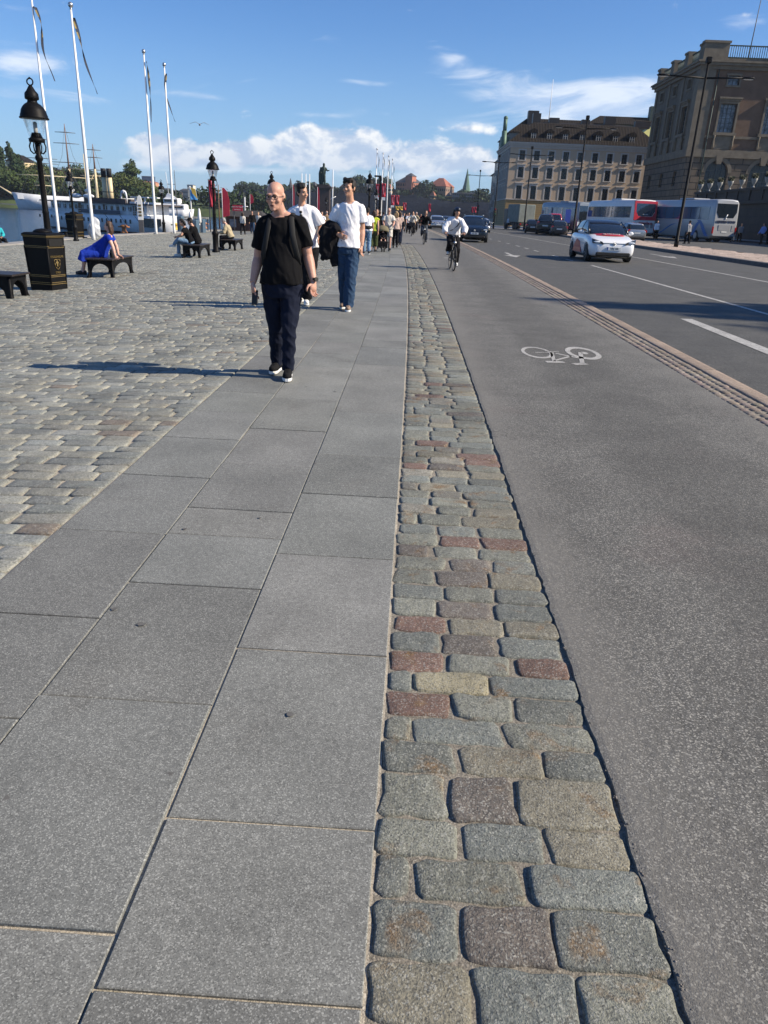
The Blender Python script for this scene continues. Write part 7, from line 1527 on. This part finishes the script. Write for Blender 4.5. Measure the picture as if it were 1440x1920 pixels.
def sitter(h=1.7, rz=0.0, lean=.08, seat=.46, spread=.10, fix=None):
    s = h/1.8; z = lambda v: seat+v*s
    J = dict(hip=V((0, 0, z(.10))), neck=V((0, -lean, z(.62))), head=V((0, -lean-.03, z(.80))), hL=V((.095*s, -.03, z(.08))), hR=V((-.095*s, -.03, z(.08))), kL=V((spread+.03, -.44*s, z(.08))), kR=V((-spread-.03, -.44*s, z(.08))), aL=V((spread, -.46*s, .09*s)), aR=V((-spread, -.42*s, .09*s)), sL=V((.175*s, -lean, z(.545))), sR=V((-.175*s, -lean, z(.545))), eL=V((.24*s, -lean-.08, z(.30))), eR=V((-.24*s, -lean-.08, z(.30))), wL=V((.10*s, -.32*s, z(.22))), wR=V((-.10*s, -.32*s, z(.22))), tL=V((.1, -1, 0)), tR=V((-.1, -1, 0)), f=V((0, -1, 0)), hf=V((0, -1, -.2)))
    if fix: J.update({k: V(v) for k, v in fix.items()})
    return turn(J, rz), s
# woman in blue, leaning back on her hands, feet towards the water (-X)
J, s = sitter(1.68, 0, -.22, .46, .09, dict(sL=(.18, .24, .97), sR=(-.18, .22, .97), neck=(0, .22, 1.02), head=(0, .20, 1.22), eL=(.24, .34, .74), eR=(-.23, .30, .74), wL=(.25, .38, .52), wR=(-.22, .34, .52), kL=(.11, -.42, .50), kR=(-.08, -.44, .50), aL=(.10, -.50, .10), aR=(-.07, -.58, .10), hf=(.0, -1, .02), dL=(.2, .6, -.35), dR=(-.2, .6, -.35)))
J = turn(J, R(-84)); bw = BENCH['w']
person(V((bw.x-.05, bw.y-.35, bw.z)), 'woman in a cobalt blue dress leaning back on an iron bench', J, None, None, (BSH, BSH), ('long', HBR), SK3, .012, s*.98, face=True, dress=(BLUC, 1.0, .35), sleeve=.42, seed=11, tloose=.022)
b = MB(); o = empty('shoulder_bag', (bw.x+.12, bw.y-.10, bw.z+.46), R(10), 'small black bag lying behind the woman in blue', 'bag'); b.tube([(0, 0, 0), (0, 0, .12), (0, 0, .22)], [(.14, .07), (.15, .08), (.09, .04)], 12, side=(0, 1, 0)); link('bag', fuse(b, .012, 3), STR, o)
# young couple: girl in light jeans with crossed leg in front, man in black and a cap behind
bcx = BENCH['c']
J, s = sitter(1.66, 0, .20, .46, .06, dict(kL=(.10, -.44, .62), aL=(-.02, -.62, .42), kR=(-.10, -.45, .50), aR=(-.10, -.46, .10), head=(.04, -.28, 1.21), neck=(0, -.20, 1.04), hf=(.3, -1, -.45), eL=(.24, -.30, .78), wL=(.08, -.46, .72), eR=(-.22, -.28, .76), wR=(-.06, -.50, .70)))
person(V((bcx.x-.10, bcx.y-.40, bcx.z)), 'girl with dark tied hair, black top and light jeans bent over on the bench', turn(J, R(-78)), (BLK, 'top'), (LJEAN, .95), (WSOLE, WSOLE), ('tied', HB), SK2, .014, s, face=False, sleeve=.5, seed=14)
J, s = sitter(1.78, 0, .16, .46, .10, dict(head=(.0, -.26, 1.24), hf=(-.1, -1, -.35)))
e, P, Rm, q = person(V((bcx.x+.02, bcx.y+.10, bcx.z)), 'young man in black with a dark cap sitting beside the girl', turn(J, R(-92)), (BLK, 'jacket'), (BKP, .95), (BSH, BSH), ('short', HB), SK2, .014, s, face=False, sleeve=1.2, seed=15, tloose=.025)
b = MB(); b.ball(P(0, .022, .075), (.090, .100, .062), 12, 8, 0, Rm); b.tube([P(0, -.05, .078), P(0, -.15, .066)], [(.07, .008), (.05, .005)], 8, side=Rm @ V((1, 0, 0))); b.build('cap', BKP, e)
# old man in beige jacket reading
bo = BENCH['o']
J, s = sitter(1.74, 0, .18, .46, .10, dict(head=(0, -.30, 1.22), neck=(0, -.18, 1.06), hf=(0, -1, -.55), wL=(.10, -.44, .72), wR=(-.10, -.44, .72)))
person(V((bo.x-.02, bo.y-.15, bo.z)), 'grey haired man in beige jacket reading on the bench', turn(J, R(-86)), (BEI, 'jacket'), (BKP, .95), (BSH, BSH), ('short', HG), SK3, .014, s, face=False, sleeve=1.2, seed=16, tloose=.035)
o = empty('newspaper', (bo.x-.52, bo.y-.15, bo.z+.74), R(-86), 'dark folder held open by the man in beige', 'folder'); b = MB(); b.box(-.16, .16, -.14, .10, -.01, .01); o2 = b.build('sheet', M['greyrope'], o); o2.rotation_euler = (R(25), 0, 0)

# walkers
PINK = cloth('dusty pink top', (.48, .36, .31)); YLV = cloth('bright yellow vest', (.42, .50, .05)); TAN = cloth('tan jacket', (.22, .15, .09)); GRY = cloth('grey shirt', (.22, .23, .25)); LBL = cloth('light blue shirt', (.20, .27, .55)); DRED = cloth('dark red top', (.20, .03, .03)); KHK = cloth('khaki cloth', (.16, .14, .09)); OLV = cloth('olive cloth', (.05, .06, .025))
TOW, AWAY = 0.0, math.pi
e, P, Rm, q = walker(688, 440, 31.5, 'man in white t-shirt and light jeans walking away beside the young man', 1.76, AWAY+.1, .5, 1, top=(WHTC, 'tshirt'), bottom=(LJEAN, .95), hair=('short', HB), sleeve=.6, seed=20, tloose=.025, shoes=(BSH, WSOLE), skin=SK2)
b = MB(); hp = q['hip']; b.tube([hp+V((-.2, .02, .10)), hp+V((-.1, .13, .11)), hp+V((.1, .13, .11)), hp+V((.2, .02, .10)), hp+V((.1, -.15, .1)), hp+V((-.1, -.15, .1))], [(.07, .03)]*6, 8, side=(0, 0, 1)); b.build('waist_pouch', STR, e)
walker(700, 440, 33.6, 'woman in yellow and olive clothes beside the stroller', 1.66, AWAY-.15, .2, -1, top=(YLV, 'top'), bottom=(OLV, .6), hair=('tied', HBR), sleeve=.1, seed=21, tloose=.03, bloose=.05, skin=SK2)
walker(706, 432, 37.5, 'person in black jacket and cap left of the stroller', 1.76, TOW, .3, 1, top=(BLK, 'jacket'), bottom=(BKP, .95), hair=('short', HB), sleeve=1.2, seed=22, tloose=.03)
walker(711, 428, 42, 'dark clothed person half hidden behind the stroller pusher', 1.70, AWAY, .3, 1, top=(DGC, 'jacket'), bottom=(BKP, .95), hair=('short', HBR), sleeve=1.2, seed=23, tloose=.03)
e, P, Rm, q = walker(728, 432, 36.3, 'man in open cream shirt pushing a stroller', 1.80, TOW+.05, .25, 1, dict(eL=(.25, -.10, 1.18), eR=(-.25, -.10, 1.18), wL=(.20, -.38, 1.06), wR=(-.20, -.38, 1.06)), top=(BRC, 'shirt'), bottom=(BRC, -.9), hair=('thin', HBR), sleeve=.7, seed=24, tloose=.035, skin=SK1, belly=.03)
b = MB(); b.box(-.075, -.012, -.112, -.10, -.008, .02); b.box(.012, .075, -.112, -.10, -.008, .02)
for i in range(len(b.v)): b.v[i] = P(*b.v[i])
b.build('sunglasses', M['black'], e)
p = at(717, 470, 34.6); st_ = empty('stroller', (p.x, 34.6, zg(p.x)), R(6), 'black stroller with brown hood and a child inside', 'stroller')
for sx_, sy_, r_ in ((-.30, .28, .155), (.30, .28, .155), (-.05, -.42, .11), (.05, -.42, .11)):
    b = MB(); rr = [(r_*.62, -.022), (r_, -.025), (r_, .025), (r_*.62, .022)]; b.loft([[(sx_+a, sy_+q_*math.cos(6.2832*k/18), r_+q_*math.sin(6.2832*k/18)) for k in range(18)] for q_, a in rr]); b.ball((sx_, sy_, r_), (.03, r_*.6, r_*.6), 8, 6); b.build('wheel', M['black'], st_)
b = MB()
for s in (-1, 1): b.tube([(s*.28, .28, .16), (s*.27, .05, .45), (s*.26, .35, .95), (s*.25, .50, 1.05)], .018, 6); b.tube([(s*.27, .05, .45), (s*.08, -.42, .12)], .018, 6)
b.tube([(-.25, .50, 1.05), (.25, .50, 1.05)], .02, 6); b.build('frame', M['black'], st_)
b = MB(); b.loft([[(-.21, .18, .40), (.21, .18, .40), (.21, .26, .85), (-.21, .26, .85)], [(-.21, .10, .40), (.21, .10, .40), (.21, .18, .85), (-.21, .18, .85)]], smooth=False); b.box(-.21, .21, -.28, .12, .38, .44, bev=.02); b.box(-.20, .20, -.36, -.28, .16, .42, bev=.02); b.build('seat', BKP, st_)
b = MB(); arcs = []
for a in np.linspace(-10, 105, 8): arcs.append([(.27*math.cos(t), .18-.36*math.cos(R(a))*math.sin(t)**.5 if math.sin(t) > 0 else .18, .72+.36*math.sin(R(a))*(math.sin(t)**.5 if math.sin(t) > 0 else 0)) for t in np.linspace(0, math.pi, 13)])
b.loft(arcs[2:], closed=False, caps=False); me = evaluated(b.mesh('hood'), [('SOLIDIFY', dict(thickness=.02))]); link('hood', me, KHK, st_)
J, s = sitter(.95, R(6), -.04, .44, .06); J = {k: v for k, v in J.items()}; J['aL'] = J['kL']+V((0, -.04, -.18)); J['aR'] = J['kR']+V((0, -.04, -.18))
person(V((p.x, 34.6+.02, zg(p.x))), 'small child sitting in the stroller with pale socks', J, (BKP, 'top'), (BKP, -.9), (WSOLE, WSOLE), ('short', HBL), SK3, .014, s, face=False, sleeve=1.2, seed=30)
walker(742, 430, 38.8, 'blond woman just behind the stroller pusher', 1.68, AWAY, .3, 1, top=(PINK, 'top'), bottom=(BKP, .95), hair=('long', HBL), seed=25, sleeve=1.1)
e, P, Rm, q = walker(748, 432, 42.5, 'long haired woman in pale top and dark trousers with a shoulder bag', 1.70, AWAY-.1, .3, 1, dict(eL=(.30, .05, 1.15), wL=(.38, .02, .95)), top=(PINK, 'top'), bottom=(cloth('dark navy trousers', (.012, .018, .035)), .97), hair=('long', HBR), sleeve=1.1, seed=26, bloose=.03, wide=1.6)
b = MB(); b.tube([q['sR']+V((.02, .02, .02)), q['hip']+V((.22, .0, .28)), q['hip']+V((.25, .02, .1))], .015, 5); b.tube([q['hip']+V((.27, .0, .05)), q['hip']+V((.27, .0, .20)), q['hip']+V((.26, 0, .32))], [(.07, .16), (.07, .15), (.04, .09)], 8, side=(1, 0, 0)); b.build('shoulder_bag', STR, e)
SPEC = [(455, 420, 61, 'girl with long brown hair in white and black walking on the square', 1.62, AWAY, BRC, BKP, ('long', HBR), 1.1), (473, 420, 64, 'person in black top and blue jeans near the kiosk', 1.74, TOW, BLK, JEAN, ('short', HB), 1.1), (485, 418, 66, 'person in pale top near the kiosk corner', 1.66, TOW, BRC, LJEAN, ('short', HBL), .6),
  (612.5, 414, 56, 'man in tan jacket and jeans between the two men in white', 1.76, AWAY, TAN, LJEAN, ('thin', HG), 1.2), (604, 416, 52, 'person in white walking just right of the loose white shirt', 1.70, TOW, WHTC, BRC, ('short', HBR), .6),
  (766, 412, 70, 'walker in white shirt farthest left behind the bag woman', 1.74, TOW, WHTC, BKP, ('short', HB), .7), (762, 410, 76, 'walker in dark coat behind the bag woman', 1.74, AWAY, BLK, BKP, ('short', HB), 1.2), (775, 412, 72, 'walker in tan coat left of the distant cyclist', 1.7, TOW, TAN, BKP, ('short', HBR), 1.2), (758, 409, 82, 'small distant walker in white', 1.7, TOW, WHTC, JEAN, ('short', HB), .7), (769, 409, 88, 'small distant walker in grey', 1.7, AWAY, GRY, BKP, ('short', HB), 1.1), (781, 408, 90, 'small distant walker in pink', 1.66, TOW, PINK, BKP, ('long', HBR), 1.1), (789, 408, 96, 'small distant walker in dark red near the planter', 1.7, TOW, DRED, BKP, ('short', HB), 1.1), (697, 414, 60, 'distant person in red top left of the black cap', 1.66, TOW, DRED, JEAN, ('short', HBR), .7), (719, 412, 64, 'distant person in dark clothes between flagpole and stroller', 1.72, AWAY, BLK, BKP, ('short', HB), 1.2), (752, 409, 75, 'distant person in grey behind the blond woman', 1.72, AWAY, GRY, JEAN, ('short', HB), 1.1)]
for i, (px, py, Y, lb, h, rz, tp, bt, hr, slv) in enumerate(SPEC): walker(px, py, Y, lb, h, rz+(.2 if i % 2 else -.2), .4, 1 if i % 2 else -1, top=(tp, 'top'), bottom=(bt, .95), hair=hr, sleeve=slv, seed=40+i, vox=.020, tloose=.025)
PAVZ = .12
for i, (px, py, Y, lb, h, rz, tp, bt, hr, slv, gz) in enumerate(((1291, 437, 66, 'man with backpack and white strap standing by the blue and silver coach', 1.80, AWAY+.5, GRY, BKP, ('short', HB), 1.2, None), (1230, 436, 79, 'person in white sleeves at the rear corner of the red and white coach', 1.76, TOW, WHTC, BKP, ('short', HB), 1.2, None), (1376, 436, 79, 'dark clad person with light trousers at the coach tail', 1.74, AWAY, BLK, BRC, ('short', HB), 1.2, None), (1388, 436, 78, 'person in grey jacket standing by the terrace wall', 1.72, TOW, GRY, BKP, ('short', HBL), 1.2, None), (1430, 440, 72, 'man in light blue shirt and black trousers at the right edge', 1.78, -1.2, LBL, BKP, ('short', HB), 1.1, None), (1442, 440, 71, 'dark clad person at the right edge of the picture', 1.75, -1.2, BLK, BKP, ('short', HB), 1.1, None), (954, 414, 122, 'person standing at the hotel corner', 1.75, TOW, WHTC, BKP, ('short', HB), 1.1, None))):
    walker(px, py, Y, lb, h, rz, .3, 1, top=(tp, 'jacket'), bottom=(bt, .95), hair=hr, sleeve=slv, seed=70+i, vox=.020, tloose=.03)
p = on_ground(8, 462); J, s = sitter(1.7, R(60), .15, .05, .12); person(V((at(-5, 455, 35.4).x, 35.4, -.40)), 'person in turquoise top with dark backpack sitting at the quay edge', J, (cloth('turquoise top', (.03, .35, .40)), 'top'), (BKP, .95), (BSH, BSH), ('short', HB), SK2, .02, s, face=False, sleeve=1.1, seed=80)

# ------------------------------------------------------------------ bicycles and riders
def bicycle(loc, rz, label, basket=False, steer=0.0, lean=0.0):
    e = empty('bicycle', loc, rz, label, 'bicycle'); e.rotation_euler = (0, lean, rz); r_ = .345; yf, yr = -.53, .53
    for y, st_ in ((yf, steer), (yr, 0)):
        m_ = T(0, y, r_) @ RZ(st_)
        b = MB(); b.M = m_; n = 32; rr = [(.318, -.012), (.335, -.020), (.349, 0), (.335, .020), (.318, .012)]; b.loft([[(a, q_*math.cos(6.2832*k/n), q_*math.sin(6.2832*k/n)) for k in range(n)] for q_, a in rr+rr[:1]], caps=False); wo = b.build('wheel', M['black'], e)
        b = MB(); b.M = m_; 
        for k in range(16): a = 6.2832*k/16; b.tube([(.012 if k % 2 else -.012, .02*math.cos(a+.6), .02*math.sin(a+.6)), (0, .315*math.cos(a), .315*math.sin(a))], .0016, 4)
        b.loft([[(a, q_*math.cos(6.2832*k/n), q_*math.sin(6.2832*k/n)) for k in range(n)] for q_, a in ((.305, -.012), (.320, -.012), (.320, .012), (.305, .012), (.305, -.012))], caps=False); b.tube([(-.05, 0, 0), (.05, 0, 0)], .02, 8); b.build('rim', M['greyrope'], wo)
        b = MB(); b.M = m_; arc = [(0, .365*math.cos(R(a)), .365*math.sin(R(a))) for a in range(20 if y > 0 else 40, 181, 12)]; b.tube(arc, [(.024, .004)]*len(arc), 6, side=(1, 0, 0)); b.build('mudguard', M['black'], e)
    fr = mat('black bicycle frame', (.02, .02, .022), .35, .3, .1); b = MB(); bb, hd, st = V((0, .10, .28)), V((0, -.38, .88)), V((0, .26, .82))
    for p_, q_, w in ((bb, hd-V((0, .02, .12)), .02), (bb, st, .018), (hd-V((0, .03, .15)), seg(bb, st, .45), .016), (bb, V((0, yr, r_)), .012), (seg(bb, st, .85), V((0, yr, r_)), .010)): b.tube([p_, q_], w, 8)
    for s in (-1, 1): b.tube([hd+V((s*.04, -.03, -.20)), V((s*.05, yf, r_))], .012, 6)
    b.tube([hd+V((0, -.035, -.22)), hd+V((0, .04, .14))], .018, 8); b.build('frame', fr, e)
    b = MB(); b.tube([(.31, -.18, 1.05), (.24, -.30, 1.06), (.06, -.36, 1.03), (-.06, -.36, 1.03), (-.24, -.30, 1.06), (-.31, -.18, 1.05)], .013, 7); b.build('handlebar', M['greyrope'], e)
    b = MB(); b.tube([(0, .12, .92), (0, .26, .94), (0, .38, .94)], [(.03, .02), (.06, .03), (.09, .03)], 10, side=(1, 0, 0)); b.tube([st, (0, .28, .93)], .014, 6); b.build('saddle', M['black'], e)
    b = MB(); b.tube([(-.10, .10, .28), (.10, .10, .28)], .012, 6); b.tube([(.10, .10, .28), (.10, .08, .12)], .011, 5); b.tube([(-.10, .10, .28), (-.10, .12, .44)], .011, 5); b.box(.09, .19, .04, .12, .105, .125); b.box(-.19, -.09, .08, .16, .435, .455); b.build('pedals', M['greyrope'], e)
    b = MB(); b.ball((0, -.47, .82), (.045, .05, .045), 8, 6); b.build('lamp', M['chrome'], e)
    if basket: b = MB(); b.loft([[(-.17, -.68, .74), (.17, -.68, .74), (.17, -.44, .74), (-.17, -.44, .74)], [(-.21, -.74, 1.0), (.21, -.74, 1.0), (.21, -.42, 1.0), (-.21, -.42, 1.0)]], smooth=False); b.build('basket', mat('dark wire basket', (.03, .03, .028), .7, 0, .5, 60), e)
    return e
def rider(px, py, Y, rz, label, top, bottom, hair, seed, shoes=(WSOLE, WSOLE), helmet=False, skin=SK2, vox=.014, sl=1.2, lean=.0, face=True, lb2='', basket=False, tl=.03):
    p = at(px, py, Y); base = V((p.x, Y, zg(p.x)+.003)); bicycle(base, rz, lb2, basket, .05)
    J = dict(hip=(0, .26, 1.02), neck=(.03, -.02, 1.52), head=(.05, -.07, 1.69), hL=(.09, .24, .99), hR=(-.09, .24, .99), kL=(.12, -.14, .62), kR=(-.12, -.20, .78), aL=(.13, .10, .22), aR=(-.13, .13, .55), sL=(.19, -.02, 1.43), sR=(-.15, .0, 1.45), eL=(.33, -.10, 1.23), eR=(-.31, -.08, 1.24), wL=(.29, -.20, 1.09), wR=(-.29, -.20, 1.09), tL=(.1, -1, 0), tR=(-.1, -1, 0), f=(0, -1, 0), hf=(.25, -1, -.12), dL=(-.25, -.8, -.35), dR=(.25, -.8, -.35))
    J = turn({k: V(v) for k, v in J.items()}, rz)
    e, P, Rm, q = person(base, label, J, (top, 'shirt'), (bottom, .93), shoes, hair, skin, vox, .97, face=face, sleeve=sl, seed=seed, tloose=tl, bloose=.025, wide=1.2, thumbs={'L': V((-1, 0, .3)), 'R': V((1, 0, .3))}, curl=.9)
    if helmet:
        b = MB(); b.ball(P(0, .015, .066), (.094, .112, .080), 14, 10, 0, Rm); b.ball(P(0, -.02, .075), (.088, .095, .066), 12, 8, 0, Rm); hm_ = b.build('helmet', mat('dark navy helmet', (.012, .018, .035), .35, 0, .1), e)
        b = MB(); b.tube([P(-.06, -.10, .07), P(0, -.125, .066), P(.06, -.10, .07)], .010, 6); b.build('visor', M['black'], hm_)
    return e, P, Rm, q
e, P, Rm, q = rider(849, 470, 24.4, R(4), 'cyclist in white blouse and dark helmet riding towards the camera', WHTC, BKP, ('long', HB), 90, helmet=True, lb2='black bicycle ridden by the cyclist in white', tl=.038)
b = MB(); b.tube([q['sL']+V((-.03, -.02, .07)), seg(q['sL'], q['hip'], .3)+V((-.03, -.20, .0)), seg(q['sR'], q['hip'], .65)+V((0, -.22, 0)), q['hip']+V((-.2, -.03, .12))], [(.02, .006)]*4, 6, side=(.6, 0, .6)); b.build('shoulder_strap', M['black'], e)
rider(795, 440, 45.5, R(2), 'cyclist in dark jacket farther along the cycle path', BLK, cloth('grey blue trousers', (.05, .06, .08)), ('short', HBR), 91, shoes=(BSH, BSH), vox=.018, face=False, lb2='bicycle of the cyclist in the dark jacket')
rider(772, 425, 62, R(2), 'distant cyclist with pale top on the cycle path', BRC, BKP, ('short', HB), 92, shoes=(BSH, BSH), vox=.02, face=False, lb2='bicycle of the distant cyclist in pale top', basket=True)
rider(779, 420, 74, R(-2), 'farthest cyclist in beige jacket', BEI, BKP, ('short', HG), 93, shoes=(BSH, BSH), vox=.02, face=False, lb2='bicycle of the farthest cyclist')

# unseen trees added out of view to throw shadows over the lanes
tree('shadow_tree', 'slim unseen tree added to throw its shadow over the lanes', (34.6, 12.2, zg(34.6)), 21, 6.5, 'b', 5200, .42, 'poplar', 77)
tree('shadow_tree', 'shorter unseen tree added beside the taller one for a second shadow', (34.6, 7.4, zg(34.6)), 19.5, 6.0, 'b', 4200, .42, 'poplar', 78)

# ------------------------------------------------------------------ the summer air over the harbour
hm = bpy.data.materials.new('thin harbour haze'); hm.use_nodes = True; N = NT(hm.node_tree); N.n.clear()
pv = N.new('ShaderNodeVolumePrincipled'); pv.inputs['Color'].default_value = (.80, .88, 1.0, 1); pv.inputs['Density'].default_value = .00012; pv.inputs['Anisotropy'].default_value = .2
ou = N.new('ShaderNodeOutputMaterial'); N.l.new(pv.outputs[0], ou.inputs['Volume'])
b = MB(); b.box(-2650, 2650, -80, 3050, -5.2, 75); o = b.build('haze', hm); tag(o, 'thin pale haze over the harbour', 'haze', None, 'stuff')
